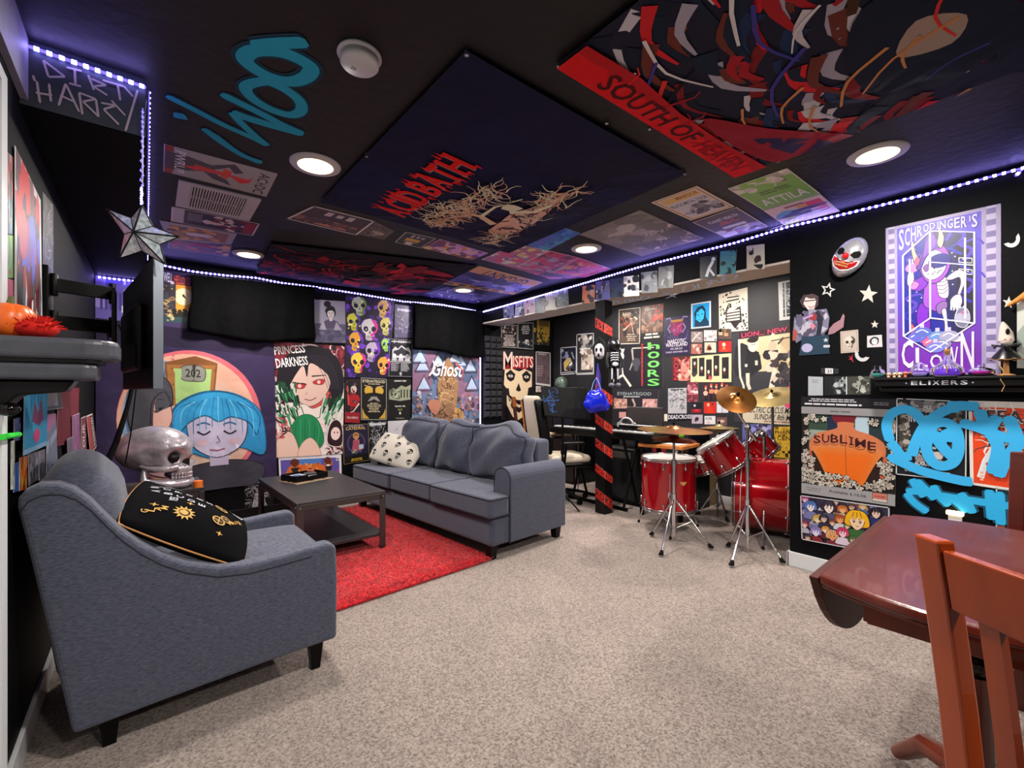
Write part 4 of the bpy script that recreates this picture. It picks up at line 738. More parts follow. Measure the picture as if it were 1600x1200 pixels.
# ---- right wall -------------------------------------------------
def a_clown(g):
    w = g.w; g.bg('9188aa'); g.L += 1
    for i in range(30):
        c = ('6c6390', 'a79fbe')[i % 2]; g.rect(1.5, i*3.4, 4.5, i*3.4+3.4, c, 0); g.rect(w-6, i*3.4, w-2, i*3.4+3.4, c, 0)
    g.L += 1; X0_, X1_ = 6, w-8
    for k in range(10): g.rect(X0_, 1+k*9.7, X1_, 1+(k+1)*9.7, ('6c22a0','6828a0','6030a0','5834a4','5038a6','4c3aa8','4a3cac','4c40b0','5044b4','5448b6')[k], 0)
    g.L += 1; a, b = X0_+3, X1_-3; cx = a+(b-a)*.40; U = lambda t: a+(b-a)*t
    A = [(a,79),(cx,92),(b,86),(b,31),(cx,14),(a,25)]; g.poly(A, '161b86'); g.poly([(cx,92),(b,86),(b,31),(U(.7),23),(U(.62),50),(U(.7),70)], '1d1d50'); g.poly([(U(.76),80),(b,80),(b,31),(U(.78),26)], '1a1830')
    for x, y, s in ((.12,66,1),(.78,80,1),(.88,70,1),(.1,40,1),(.9,50,1),(.62,84,.8),(.3,34,.8)):
        x = U(x); g.line(smooth([(x,y),(x+3*s,y+6),(x-2,y+10),(x+5,y+12),(x+8,y+8)]), 2.2*s, '4a36a4', .6); g.line(smooth([(x+2,y-6),(x-3,y-1),(x+4,y+3)]), 1.6*s, '2c2c9c', .6)
    for _ in range(36): g.star(g.r.uniform(a+2, b-2), g.r.uniform(26, 82), .6, 'b8c0ff', n=4, step=.1)
    O, P_, P2_, B_ = '241250', '6f24aa', '8a44b8', 'c9c2d0'
    # tail and back leg
    g.sp([(U(.34),44),(U(.26),46),(U(.2),40),(U(.21),32),(U(.27),27),(U(.38),27),(U(.4),34),(U(.37),39),(U(.44),42)], '6a1cae', O, .5); g.sp([(U(.1),31),(U(.12),25),(U(.2),21.5),(U(.36),22),(U(.38),26),(U(.28),28),(U(.2),28),(U(.14),33)], 'c25066', O, .5)
    g.sp([(U(.3),52),(U(.34),58),(U(.48),60),(U(.6),52),(U(.62),44),(U(.5),40),(U(.38),42),(U(.3),45)], P2_, O, .5); g.sp([(U(.48),43),(U(.56),46),(U(.64),45),(U(.62),40),(U(.52),38)], '7a5a98', O, .4)
    # arms
    g.sp([(U(.36),58),(U(.24),54),(U(.14),56),(U(.11),62),(U(.2),62),(U(.3),64),(U(.38),66)], P_, O, .5); g.sp([(U(.12),56),(U(.2),56),(U(.24),59),(U(.17),61),(U(.11),61)], 'c06aa8', O, .3); g.sp([(U(.06),60),(U(.1),58),(U(.16),61),(U(.16),66),(U(.12),68),(U(.07),66)], B_, O, .4)
    g.ell(U(.14), 70, 3.6, 3.2, 'a070b8'); g.rect(U(.13), 72.5, U(.155), 76, 'b8a0d0')
    g.sp([(U(.5),60),(U(.62),61),(U(.66),54),(U(.64),48),(U(.52),50)], B_, '4a3c5c', .4)
    for k in range(4): g.line(smooth([(U(.5),52+k*2.2),(U(.58),51+k*2.4),(U(.65),53.4+k*2)]), .45, '5a4c6c')
    g.sp([(U(.62),60),(U(.74),64),(U(.84),64),(U(.9),60),(U(.84),52),(U(.8),48),(U(.78),50),(U(.82),56),(U(.8),60),(U(.7),59)], B_, '4a3c5c', .4); g.sp([(U(.68),46),(U(.74),49),(U(.82),49),(U(.84),44),(U(.78),41),(U(.7),42)], B_, '4a3c5c', .4)
    for k in range(4): g.line([(U(.70+k*.035),45),(U(.69+k*.04),40)], 1.1, B_, .3)
    g.sp([(U(.56),40),(U(.62),41),(U(.64),34),(U(.66),28),(U(.76),25),(U(.86),22),(U(.8),20),(U(.66),21),(U(.6),24),(U(.6),32)], B_, '4a3c5c', .4)
    g.sp([(U(.76),38),(U(.8),41),(U(.9),40),(U(.94),34),(U(.88),29),(U(.78),30),(U(.74),34)], '6a6a84', 'b0b0c4', .5); g.ell(U(.84), 35, 3.6, 3, '9c9cb4'); g.ell(U(.86), 38, 1.4, 1.2, 'a0688c')
    # head and cap
    g.sp([(U(.24),70),(U(.27),78),(U(.4),83),(U(.56),82),(U(.66),76),(U(.68),68),(U(.6),61),(U(.46),58),(U(.32),61)], P2_, O, .5); g.sp([(U(.27),69),(U(.3),75),(U(.42),79),(U(.54),78),(U(.62),73),(U(.62),67),(U(.54),62),(U(.42),60.5),(U(.32),63)], 'cfc8d8', O, .4)
    g.ell(U(.53), 72, 5.4, 4.6, '1a1a70', 10); g.sp([(U(.3),69),(U(.36),71),(U(.39),68),(U(.34),66)], '6a4488', O, .3); g.sp([(U(.44),68),(U(.46),70),(U(.47),67)], '2a1c3c'); g.line([(U(.36),64),(U(.4),65.5),(U(.43),63.8),(U(.47),65.6),(U(.5),64),(U(.54),66),(U(.58),65.6)], .6, '3a2a4a')
    g.sp([(U(.2),70),(U(.28),76),(U(.34),88),(U(.42),92),(U(.5),86),(U(.56),80),(U(.46),80),(U(.34),75),(U(.26),68)], '4c2c8c', O, .5); g.sp([(U(.3),76),(U(.36),86),(U(.44),89),(U(.48),83),(U(.4),79)], '6a3cae')
    g.sp([(U(.2),71),(U(.14),78),(U(.12),86),(U(.16),87),(U(.19),80),(U(.25),74)], 'd2b28c', O, .4); g.sp([(U(.2),71),(U(.17),74),(U(.21),77),(U(.25),74)], 'b05070'); g.sp([(U(.5),81),(U(.54),88),(U(.5),95),(U(.48),93),(U(.47),88),(U(.45),84)], 'd2b28c', O, .4) if False else g.sp([(U(.56),80),(U(.6),86),(U(.55),92),(U(.52),93),(U(.52),88),(U(.5),83)], 'd2b28c', O, .4)
    # small flasks at the foot
    for x, y, c in ((.34,23,'a04c9c'),(.42,20,'c05a80'),(.5,24,'5c80bc'),(.56,19,'7878a0'),(.2,24,'5a5cb8'),(.28,27,'5060b0'),(.47,17,'6a70c0'),(.66,24,'9090b0')): g.ell(U(x), y, 4.6, 3.4, c, 0, 14); g.line(smooth([(U(x)-3,y),(U(x),y+1.6),(U(x)+3,y-.4)]), .6, 'd8d4ec'); g.rect(U(x)-1, y+3, U(x)+1, y+5.4, 'b0a8cc')
    L_ = 'cfcaea'
    for P in ([(a,79),(cx,92),(b,86),(b,31),(cx,14),(a,25),(a,79)], [(cx,92),(cx,36)], [(a,25),(cx,36),(b,31)], [(a+3.4,76),(a+3.4,28)], [(b-4,83.6),(b-4,34)]): g.line(P, .9, L_)
    g.line([(cx,72),(b,66)], .6, L_)
    for y in (69, 62): g.line([(U(.8),y+3),(U(.97),y+1.4),(U(.97),y-1.4),(U(.8),y+.2),(U(.8),y+3)], .5, L_)
    ws = (6,6,6,6,6,6,3,7,6,6,6,3,6); x = X0_+1; tot = X1_-X0_-2; W_ = tot/sum(ws)
    for ch, q in zip("SCHRODINGER'S", ws):
        u = (x-X0_)/tot; base = 82+11*min(u/.40, 1)-4.4*max(0, u-.40)/.6; 
        if ch == "'": g.rect(x+W_, 93, x+W_*2, 96.5, 'b7b0d2')
        else: g.txt(ch, x+(W_ if ch == 'I' else 0), base, x+(W_*2 if ch == 'I' else q*W_*.82), 97, 'b7b0d2')
        x += q*W_
    for i, ch in enumerate('CLOWN'): g.txt(ch, X0_+2+i*(tot-2)/5, 3.5, X0_+2+(i+.84)*(tot-2)/5, (22, 17, 12.5, 17, 26)[i], 'cac4de')
poster('wall_poster', "purple poster lettered SCHRODINGER'S CLOWN with a half skeleton jester in a box", 'poster', WB, ((1384,357),(1564,318),(1564,586),(1386,583)), a_clown)
def a_sub(g):
    w = g.w; g.bg('87878a'); g.bars(w*.25, 92, w*.7, 96, 1, '5c5c60', .4); g.rect(0, 12, w, 92, '171412')
    g.rect(7, 30, w-6, 91, '2f4436'); g.rect(w*.6, 55, w*.74, 91, 'a3b8c8'); g.rect(w*.74, 50, w-6, 91, '1e2e34'); g.rect(7, 62, w*.3, 74, '86948c'); g.rect(w*.3, 70, w*.42, 91, '182440')
    g.sp([(w*.36,95),(w*.38,84),(w*.48,80),(w*.58,84),(w*.6,95)], '6c1424')
    g.sp([(w*.42,84),(w*.41,78),(w*.34,75),(w*.2,71),(w*.11,64),(w*.09,54),(w*.12,44),(w*.16,30),(w*.24,18),(w*.5,14),(w*.78,18),(w*.85,30),(w*.89,46),(w*.91,56),(w*.88,65),(w*.76,72),(w*.62,76),(w*.585,80),(w*.58,84)], 'bb6c48')
    for k, c in enumerate(('c4743e','ca6c2a','ce641c','d2600e')): t = k*.045; g.sp([(w*(.13+t),56-k*4),(w*(.3),58-k*3.4),(w*.5,60-k*4.6),(w*.7,58-k*3.4),(w*(.87-t),56-k*4),(w*(.84-t),38),(w*(.74-t*.7),20),(w*.5,14),(w*(.26+t*.7),20),(w*(.16+t),38)], c)
    g.sp([(w*.12,50),(w*.2,40),(w*.3,18),(w*.22,14),(w*.13,30)], '24100c'); g.sp([(w*.88,50),(w*.8,40),(w*.7,18),(w*.78,14),(w*.87,30)], '24100c'); g.sp([(w*.07,44),(w*.11,50),(w*.15,30),(w*.1,22)], 'b45a3c'); g.sp([(w*.93,44),(w*.89,50),(w*.85,30),(w*.9,22)], 'b45a3c')
    g.line(smooth([(w*.505,70),(w*.5,50),(w*.51,24)]), .8, 'a04a20'); 
    x = w*.14
    for i, (ch, q) in enumerate(zip('SUBLIME', (1,1,1.05,.95,.7,1.3,1))):
        W_ = w*.098*q; y = 58+4.4*sin(pi*(i+.5)/7)-i*.5
        if ch == 'I': g.rect(x+W_*.3, y, x+W_*.55, y+8.5, '33090e'); g.rect(x+W_*.1, y, x+W_*.75, y+1.2, '33090e'); g.rect(x+W_*.1, y+7.4, x+W_*.75, y+8.5, '33090e')
        else: g.txt(ch, x, y, x+W_*.86, y+8.5, '33090e')
        g.line(smooth([(x,y-.5),(x+W_*.2,y-2.4),(x+W_*.6,y-2.2),(x+W_*.8,y-.5)]), .45, '5a1a1c'); g.poly([(x,y+8.5),(x+W_*.2,y+10),(x+W_*.3,y+8.5)], '33090e', .2); g.poly([(x+W_*.2,y),(x+W_*.35,y-1.2),(x+W_*.4,y)], '33090e', .2); x += W_
    def flower(x, y, s):
        k = g.r.choice((0, 1)); a0 = g.r.uniform(0, 6); g.ell(x, y, s*1.15, s*1.15, '100d0c', n=10, step=.2)
        for i in range(5 if k else 6):
            a = a0+i*6.28/(5 if k else 6); g.ell(x+cos(a)*s*.6, y+sin(a)*s*.6, s*.52, s*.34, g.r.choice(['c8c0b6','a8a096','d8d2c8']), math.degrees(a), 8, .08); g.ell(x+cos(a)*s*.62, y+sin(a)*s*.62, s*.3, s*.12, '6a635c', math.degrees(a), 6, .04)
        g.ell(x, y, s*.28, s*.28, '2a2422', n=7, step=.1); g.ell(x, y, s*.16, s*.16, 'b8b0a6', n=6, step=.05)
    for _ in range(34): flower(g.r.uniform(1, w-1), g.r.uniform(13, 24), g.r.uniform(2.4, 4.4))
    for _ in range(14): flower(g.r.uniform(1, w*.14), g.r.uniform(20, 42), g.r.uniform(2.2, 3.8)); flower(g.r.uniform(w*.86, w-1), g.r.uniform(20, 42), g.r.uniform(2.2, 3.8))
    for _ in range(12): flower(g.r.uniform(1, w*.09), g.r.uniform(40, 88), g.r.uniform(2, 3.4)); flower(g.r.uniform(w*.92, w-1), g.r.uniform(44, 88), g.r.uniform(2, 3.4))
    for _ in range(7): flower(g.r.uniform(w*.05, w*.28), g.r.uniform(83, 90), g.r.uniform(2, 3.2)); flower(g.r.uniform(w*.74, w*.95), g.r.uniform(83, 90), g.r.uniform(2, 3.2))
    g.rect(0, 0, w, 11.5, '8e8e92'); g.txt('Available 6.16.06', w*.32, 5, w*.72, 8.2, '2c2c30', rot=-1); g.bars(4, 4, w*.25, 9, 2, '5c5c60', .3); g.rect(w*.78, 2.5, w*.93, 13, '3a2c28'); g.rect(w*.785, 5, w*.925, 11.5, 'b87062'); g.rect(w*.785, 3, w*.925, 5, 'c0bcb8'); g.txt('SUBLIME', w*.8, 7, w*.91, 9, '8c2020'); g.rect(0, 92, w, 100, '87878a'); g.bars(w*.28, 94, w*.62, 98, 1, '5c5c60', .4)
poster('wall_poster', 'large poster of a bare back tattooed SUBLIME framed by black and white flowers', 'poster', WB, ((1253,635),(1400,640),(1399,791),(1253,770)), a_sub)
def a_cap(g): g.bg('0e1016'); g.bars(4, 50, g.w*.7, 92, 2, 'c8c8d0', .45); g.bars(4, 10, g.w*.7, 40, 1, 'c8c8d0', .6); g.bars(g.w*.76, 30, g.w*.95, 70, 2, '8a8c96', .4)
poster('wall_banner', 'black caption strip of tiny white text above the tattooed back poster', 'banner', WB, ((1252,620),(1401,624),(1401,639),(1252,634)), a_cap, off=.0015)
def a_manga(g):
    w = g.w; g.bg('2c2840'); g.scat(150, 0, 0, w, 100, 2, 7, ['7c78a4', 'b8b4c8', '3c3868', '241c30', '6a3a44', 'a8a0b8', '5a6898', 'c09078', '863454', '4a5c40'], .5)
    def head(x, y, s, skin, hair, cl, k=0):
        g.sp([(x-s*1.2,y-s*2.2),(x-s*.9,y-s*1.1),(x-s*.3,y-s*.8),(x+s*.3,y-s*.8),(x+s*.9,y-s*1.1),(x+s*1.2,y-s*2.2)], cl, '1a1620', s*.06)
        g.sp([(x-s*.9,y-s*.5),(x-s*1.0,y+s*.3),(x-s*.6,y+s*1.0),(x,y+s*1.15),(x+s*.65,y+s),(x+s,y+s*.3),(x+s*.85,y-s*.5)], hair, '1a1420', s*.07)
        g.sp([(x-s*.62,y+s*.3),(x-s*.55,y-s*.35),(x-s*.2,y-s*.8),(x+s*.1,y-s*.85),(x+s*.5,y-s*.4),(x+s*.6,y+s*.3),(x,y+s*.6)], skin, '3a2420', s*.05)
        for e in (-.26, .26): g.ell(x+s*e, y, s*.11, s*.17, '16141e', n=8, step=.2); g.ell(x+s*e, y+s*.04, s*.05, s*.07, 'd8d8e8', n=6, step=.1); g.line([(x+s*(e-.15),y+s*.26),(x+s*(e+.15),y+s*.28)], s*.06, '2a1c20')
        g.line([(x-s*.1,y-s*.5),(x+s*.14,y-s*.47)], s*.06, '7a3034')
        g.poly([(x-s*.75,y-s*.1),(x-s*.8,y+s*.5),(x-s*.4,y+s*1.0),(x+s*.4,y+s*1.0),(x+s*.8,y+s*.5),(x+s*.72,y-s*.1),(x+s*.5,y+s*.4),(x+s*.3,y+s*.12),(x+s*.1,y+s*.5),(x-s*.12,y+s*.1),(x-s*.34,y+s*.46),(x-s*.55,y+s*.1)], hair)
        for q in (-.4,0,.4): g.line([(x+s*q*.6,y+s*.95),(x+s*q,y+s*.4)], s*.05, '1a1420' if sum(H(hair)) > .4 else '6a6478')
    for x, y, s, a, b, c in ((.05,90,8,'d8c0c8','a03870','6a5898'),(.05,60,8,'d0b8b0','7c78a8','4c4878'),(.42,94,7,'d8b0a0','2a2434','a04048'),(.6,88,8,'d8b098','4a2c20','8c8ca0'),(.72,92,7,'e0c0a8','a89048','3c6ca0'),(.96,60,8,'d8b8a8','5a3c2c','b0a8b0'),(.12,76,12,'d8d0d8','4a6cae','6c6c9c'),(.34,80,14,'e0cfc8','2c2230','4c4868'),(.5,80,9,'e0a878','b8642c','b8a890'),(.86,82,11,'d8b8a8','141018','1c2a60'),(.2,50,9,'e0c8b0','c0a03c','7c7c9c'),(.28,54,9,'d0b0a0','221c2c','282840'),(.38,48,7,'e0b8a0','6a3c24','30304c'),(.47,58,10,'e09860','a04c18','c0c0c8'),(.04,34,8,'e0c0b8','8c2c34','a8a0b0'),(.55,46,6,'e0c0a0','4c6c34','d0c8c0'),(.66,60,21,'e0c0a0','dca412','30602f'),(.18,22,11,'d8cce0','8478b8','7a2028'),(.3,30,8,'e8d0c0','d0902c','54202c'),(.38,20,12,'d8945c','d09c6c','702432'),(.5,30,11,'e4c0c8','c03060','ccbccc'),(.62,18,9,'dcb8a0','406030','345c3c'),(.8,28,10,'d0b8d8','40346c','64549c'),(.74,10,8,'e0c8b8','221c2c','404468'),(.92,12,9,'e0c0b0','982c3c','d0c8d0'),(.08,6,8,'d0a890','2a2028','5a4c8c'),(.9,38,8,'d8bcae','c8a878','2c4c8c')): head(w*x, y, s, a, b, c)
    g.frame(0, 2, 'c0bcc4')
poster('wall_poster', 'wide collage poster of many small coloured cartoon faces above the baseboard', 'poster', WB, ((1252,773),(1391,792),(1391,868),(1254,842)), a_manga)
def a_august(g):
    w = g.w; g.bg('101820'); g.scat(40, 4, 84, w-4, 96, 2, 6, ['77777c', '55565c', '9a989c']); g.txt('VILE', w*.4, 88, w*.52, 92, 'c8c8c8'); g.txt('ASCENSION', w*.3, 84, w*.55, 88, 'c8c8c8'); g.txt('fiv  W', w*.18, 70, w*.52, 80, 'd8d8dc')
    g.scat(60, 5, 28, w*.18, 78, 1.5, 4, ['a8a098', '6a645e', '3a3632']); g.scat(40, w*.8, 24, w*.92, 90, 1.5, 4, ['8a8478', '5a564e', '2a2824']); g.bars(w*.3, 30, w*.7, 66, 6, 'b8b8bc', .5); g.scat(16, w*.28, 22, w*.7, 30, 2, 5, ['c8c0c0', '8c8488'])
    g.txt('AUGUST 13', w*.28, 15, w*.62, 19.5, 'd8d8dc'); g.txt('DENVER THEATER', w*.14, 5, w*.8, 10, 'd8d8dc', rot=-2); g.frame(0, 1.1, 'c8ccd0'); g.rect(w*.1, 98.9, w*.15, 100, '101820'); g.rect(w*.78, 98.9, w*.9, 100, '101820')
poster('wall_poster', 'black poster lettered AUGUST 13 THEATER overpainted with blue spray circles', 'poster', WB, ((1401,622),(1511,627),(1510,753),(1400,741)), a_august)
def a_fear(g):
    w = g.w; g.bg('d8d4d0'); g.rect(3, 3, w, 93, 'd8431c'); g.scrib(60, w*.12, 48, w, 88, 22, 1.6, ['e8e4e0', '2a2a30', 'c8c4c0', '3a3a44']); g.txt('FEAR', w*.26, 76, w*.98, 91, 'e0dcd8'); g.txt('FEAR', w*.27, 77, w*.985, 90, '35353c')
    g.line([(w*.16,10),(w*.24,30),(w*.36,46),(w*.6,56)], 6, 'd8dce0', .2); g.poly([(w*.24,28),(w*.32,30),(w*.28,20)], 'c83038'); g.bars(w*.14, 6, w*.22, 18, 3, 'e8a898')
poster('wall_poster', 'orange-red poster with bird drawing and large FEAR lettering at the right', 'poster', WB, ((1513,626),(1625,629),(1625,774),(1516,757)), a_fear)
def a_low(g): g.bg('16242c'); g.scat(30, 2, 2, g.w-2, 98, 3, 9, ['a05030', '2a3a44', '7c3c28', 'b8c8d0', '283440']); g.frame(0, 2, 'b8c4cc')
poster('wall_poster', 'dark rust-coloured poster low on the right wall behind the table chair', 'poster', WB, ((1556,762),(1625,771),(1625,850),(1556,838)), a_low)
CG = 'small cards and notes on the right wall'
poster('playing_card', 'cream card with a black skull drawing on the right wall', 'card', WB, ((1313,518),(1341,515),(1342,550),(1314,552)), lambda g: (g.bg('a99d94'), g.frame(5, 1, '6a5e58'), g.skull(g.w*.52, 46, 26, 'bfb4a8', '201c1c', 0, '4a4340')), group=CG)
poster('photo_card', 'small black and white face photo left of the purple jester poster', 'card', WB, ((1355,525),(1378,523),(1379,542),(1355,543)), lambda g: (g.bg('b8b4b8'), g.blob(g.w*.5, 50, 34, '2c282c', .15, 12), g.ell(g.w*.5, 48, 20, 26, 'd0ccd0'), g.ell(g.w*.42,52,4,4,'201c20'), g.ell(g.w*.58,52,4,4,'201c20')), group=CG)
poster('paper_note', 'plain pale note card below the cut-out figure', 'note', WB, ((1263,588),(1286,589),(1286,618),(1263,618)), lambda g: (g.bg('a2a8b2'), g.bars(14,66,g.w-14,86,3,'6c7078',.4), g.line([(g.w*.5,52),(g.w*.46,44)],2,'7c8088')), group=CG)
poster('photo_card', 'wide dark diptych of a face and an eagle under the black switch plate', 'card', WB, ((1288,588),(1360,587),(1361,617),(1288,618)), lambda g: (g.bg('14181c'), g.rect(g.w*.5,4,g.w-2,96,'3a3c36'), g.scat(20,g.w*.22,10,g.w*.5,92,6,16,['7c8488','4a5256','a8b0b4','2a3034']), g.scat(18,g.w*.56,20,g.w*.95,90,6,16,['8a9088','55584e','b0b4ae','2c2e2a']), g.rect(g.w*.485,4,g.w*.51,96,'c0c4c8')), group=CG)
poster('number_tag', 'tiny white tag numbered 21 on black tape', 'tag', WB, ((1283,575),(1310,576),(1310,584),(1283,584)), lambda g: (g.bg('26282e'), g.rect(g.w*.25,0,g.w*.7,100,'c8c8cc'), g.txt('21',g.w*.36,20,g.w*.6,80,'1a1a1c')), group=CG)
def cutout(name, label, cat, plane, pts, col, group=None, off=.003, depth=.004, m=None, extra=None):
    """a flat shape cut out and stuck on a wall; pts in pixels cast on the wall"""
    P = [cast(x, y, plane) for x, y in pts]; ax = 'xyz'.index(plane[0]); N = Vector((0,0,0)); N[ax] = -1
    mb = MB(); n = len(P)
    mb.add([p+N*.001 for p in P]+[p+N*depth for p in P], [tuple(range(n, 2*n))]+[(i, (i+1) % n, n+(i+1) % n, n+i) for i in range(n)])
    return tag(mb.build(name, m or mat('sticker_'+col, col, .5)), label, cat, group)
def starpts(x, y, r, rot=0, k=.42, flat=1): return [(x+flat*r*(1 if i % 2 == 0 else k)*sin(pi*i/5+rot), y-r*(1 if i % 2 == 0 else k)*cos(pi*i/5+rot)) for i in range(10)]
SS = 'silver star and moon stickers on the right wall'
cutout('star_sticker', 'largest solid pale star beside the purple jester poster', 'sticker', WB, starpts(1357, 460, 15, .1), 'a8a8a0', SS)
cutout('star_sticker', 'small solid star above the black and white face photo', 'sticker', WB, starpts(1367, 507, 6.5), 'b0aea8', SS)
cutout('star_sticker', 'small star beside the hanging figure right of the jester poster', 'sticker', WB, starpts(1576, 473, 10, .1), 'c0bcb8', SS)
def ring(pts, k): 
    cx = sum(p[0] for p in pts)/len(pts); cy = sum(p[1] for p in pts)/len(pts); return [(cx+(x-cx)*k, cy+(y-cy)*k) for x, y in pts]
def outline(name, label, pts, k, col, group):
    a = [cast(x, y, WB) for x, y in pts]; b = [cast(x, y, WB) for x, y in ring(pts, k)]; n = len(a); N = Vector((-1,0,0)); mb = MB()
    mb.add([p+N*.001 for p in a]+[p+N*.004 for p in a]+[p+N*.001 for p in b]+[p+N*.004 for p in b], [q for i in range(n) for j in [(i+1) % n] for q in ((i,j,n+j,n+i),(2*n+i,2*n+j,3*n+j,3*n+i),(n+i,n+j,3*n+j,3*n+i))])
    return tag(mb.build(name, mat('sticker_'+col, col, .5)), label, 'sticker', group)
outline('star_sticker', 'hollow outlined star above the cut-out figure', starpts(1294, 453, 12, .25, .45), .62, 'c0c0c0', SS)
def moon(x, y, r, a0, k=.55):
    P = [(x+r*cos(a0+pi*i/10), y-r*sin(a0+pi*i/10)) for i in range(11)]
    return P+[(x+r*cos(a0+pi*i/10)*1, y-r*sin(a0+pi*i/10)*1) if i in (0, 10) else (x+r*k*cos(a0+pi*i/10)+r*.0, y-r*k*sin(a0+pi*i/10)) for i in range(9, 0, -1)]
cutout('moon_sticker', 'silver crescent moon below the skull card', 'sticker', WB, moon(1348, 553, 12, pi*.85), 'b8b8bc', SS)
cutout('moon_sticker', 'silver crescent moon at the far right above the hanging figure', 'sticker', WB, moon(1580, 373, 14, -pi*.8), 'c4c4c8', SS)
cutout('bolt_sticker', 'small red cross-like scrawl under the skull card', 'sticker', WB, [(1326,556),(1331,558),(1333,552),(1332,560),(1334,567),(1330,562),(1326,562),(1329,559)], 'a02438', SS)
# cut-out figure (generic smiling man in glasses with an open hand)
def a_cut(g):
    w = g.w
    g.poly([(w*.2,98),(w*.12,88),(w*.2,78),(w*.44,76),(w*.5,82),(w*.5,96),(w*.4,99.5)], '3e3038'); g.poly([(w*.24,94),(w*.2,84),(w*.3,74),(w*.42,76),(w*.46,90),(w*.36,96)], 'cfc0bc')
    g.line([(w*.22,88),(w*.46,90)], 1.6, '2a2228'); g.line([(w*.3,80),(w*.36,77.5),(w*.42,81)], 1.2, '8a3038'); g.blob(w*.36, 96, 8, '4a3a3e', .2, 10, 1, .5)
    g.poly([(w*.02,64),(w*.1,56),(w*.3,72),(w*.45,74),(w*.66,76),(w*.72,62),(w*.7,44),(w*.6,34),(w*.26,34),(w*.22,46),(w*.16,56),(w*.2,28),(w*.08,22),(w*.0,34)], '6c6a82')
    g.scat(40, w*.08, 32, w*.68, 72, 3, 7, ['8a889c', '56546c', 'a8a4b4', '4a4458']); g.poly([(w*.36,66),(w*.44,70),(w*.5,50),(w*.46,30),(w*.56,30),(w*.6,60),(w*.5,74)], '1e2032'); g.blob(w*.38, 62, 6, '8a2c34', .4); g.line([(w*.2,60),(w*.4,66)], 3, 'a888b8'); g.poly([(w*.34,50),(w*.4,54),(w*.46,48),(w*.4,42)], 'b87484')
    g.poly([(w*.72,44),(w*.8,52),(w*.92,58),(w*.97,68),(w*1,64),(w*.98,46),(w*.8,36),(w*.7,34)], '8c6a74'); g.poly([(w*.0,42),(w*.06,44),(w*.1,38),(w*.06,26),(w*.0,26)], '9a4a44')
    g.rect(w*.18, 4, w*.72, 32, '1c3448'); g.poly([(w*.2,32),(w*.7,34),(w*.74,4),(w*.14,2)], '1d364a'); g.ell(w*.3, 14, 8, 7, 'a4a0c4'); g.rect(w*.62, 14, w*.74, 18, 'b0b4bc'); g.star(w*.66, 26, 4, 'b0b4bc')
def cut_poster():
    # the card is cut round the figure: a body sheet on its own, no rectangle behind
    q = ((1241,459),(1321,459),(1319,556),(1238,558)); o = poster('cutout_figure', 'cut-out picture of a smiling man in glasses, arm out, stuck on the right wall', 'cut-out', WB, q, a_cut, off=.004, thick=.0)
    me = o.data; bm = bmesh.new(); bm.from_mesh(me); bm.faces.ensure_lookup_table()
    bmesh.ops.delete(bm, geom=[bm.faces[0]]+list(bm.faces[-5:]), context='FACES'); bm.to_mesh(me); bm.free()
cut_poster()
# spray paint on walls and ceiling
def spray(name, label, plane, strokes, col, wd, off=.012, soft=None, group=None):
    ax = 'xyz'.index(plane[0]); N = Vector((0,0,0)); N[ax] = -1; mb = MB(); layers = [(1, off, 0)]
    if soft: layers = [(1.5, off-.002, 1), (1, off, 0)]
    for k, d, mi in layers:
        mb.cur = mi
        for j, st in enumerate(strokes):
            wj = wd; pts = st
            if isinstance(st, dict): wj = st['w']; pts = st['p']
            P = smooth([(x, y) for x, y in pts]); n = len(P); W3 = [cast(x, y, plane) for x, y in P]; A = []; B = []
            for i in range(n):
                t = (W3[min(n-1, i+1)]-W3[max(0, i-1)]).normalized(); s = t.cross(N); r = wj/2*k*(1 if 0 < i < n-1 else .55)
                q = W3[i]+N*(d+j*.00008+i*.000003); A.append(q+s*r); B.append(q-s*r)
            mb.add(A+B, [(i, i+1, n+i+1, n+i) for i in range(n-1)])
    ms = [mat('spray_'+col, col, .7)]+([mat('spray_'+soft, soft, .8)] if soft else [])
    return tag(mb.build(name, None, mats=ms), label, 'graffiti', group)
spray('spray_graffiti', 'big teal sprayed letters across the black ceiling', CE, [
  dict(w=.055, p=[(480,118),(486,104),(462,88),(430,78),(395,78),(382,90),(398,106),(425,120),(455,126),(478,119),(487,108)]),
  dict(w=.045, p=[(440,125),(405,126),(384,134),(392,150),(420,168),(452,178),(470,172),(468,156),(446,138),(420,126)]),
  dict(w=.042, p=[(345,145),(400,172),(440,193),(474,208)]), dict(w=.05, p=[(474,208),(430,196),(390,184),(362,174)]), dict(w=.035, p=[(362,174),(376,190),(400,212),(418,226)]),
  dict(w=.035, p=[(260,148),(300,168),(350,194),(395,214),(418,226)]), dict(w=.035, p=[(318,199),(345,220),(380,242),(410,252)]), dict(w=.035, p=[(330,206),(370,236),(408,254)]),
  dict(w=.045, p=[(271,177),(278,179),(291,181)]), dict(w=.05, p=[(395,70),(430,66),(480,64)])], '18a4c8', .04, off=.004, soft='0a3a50')
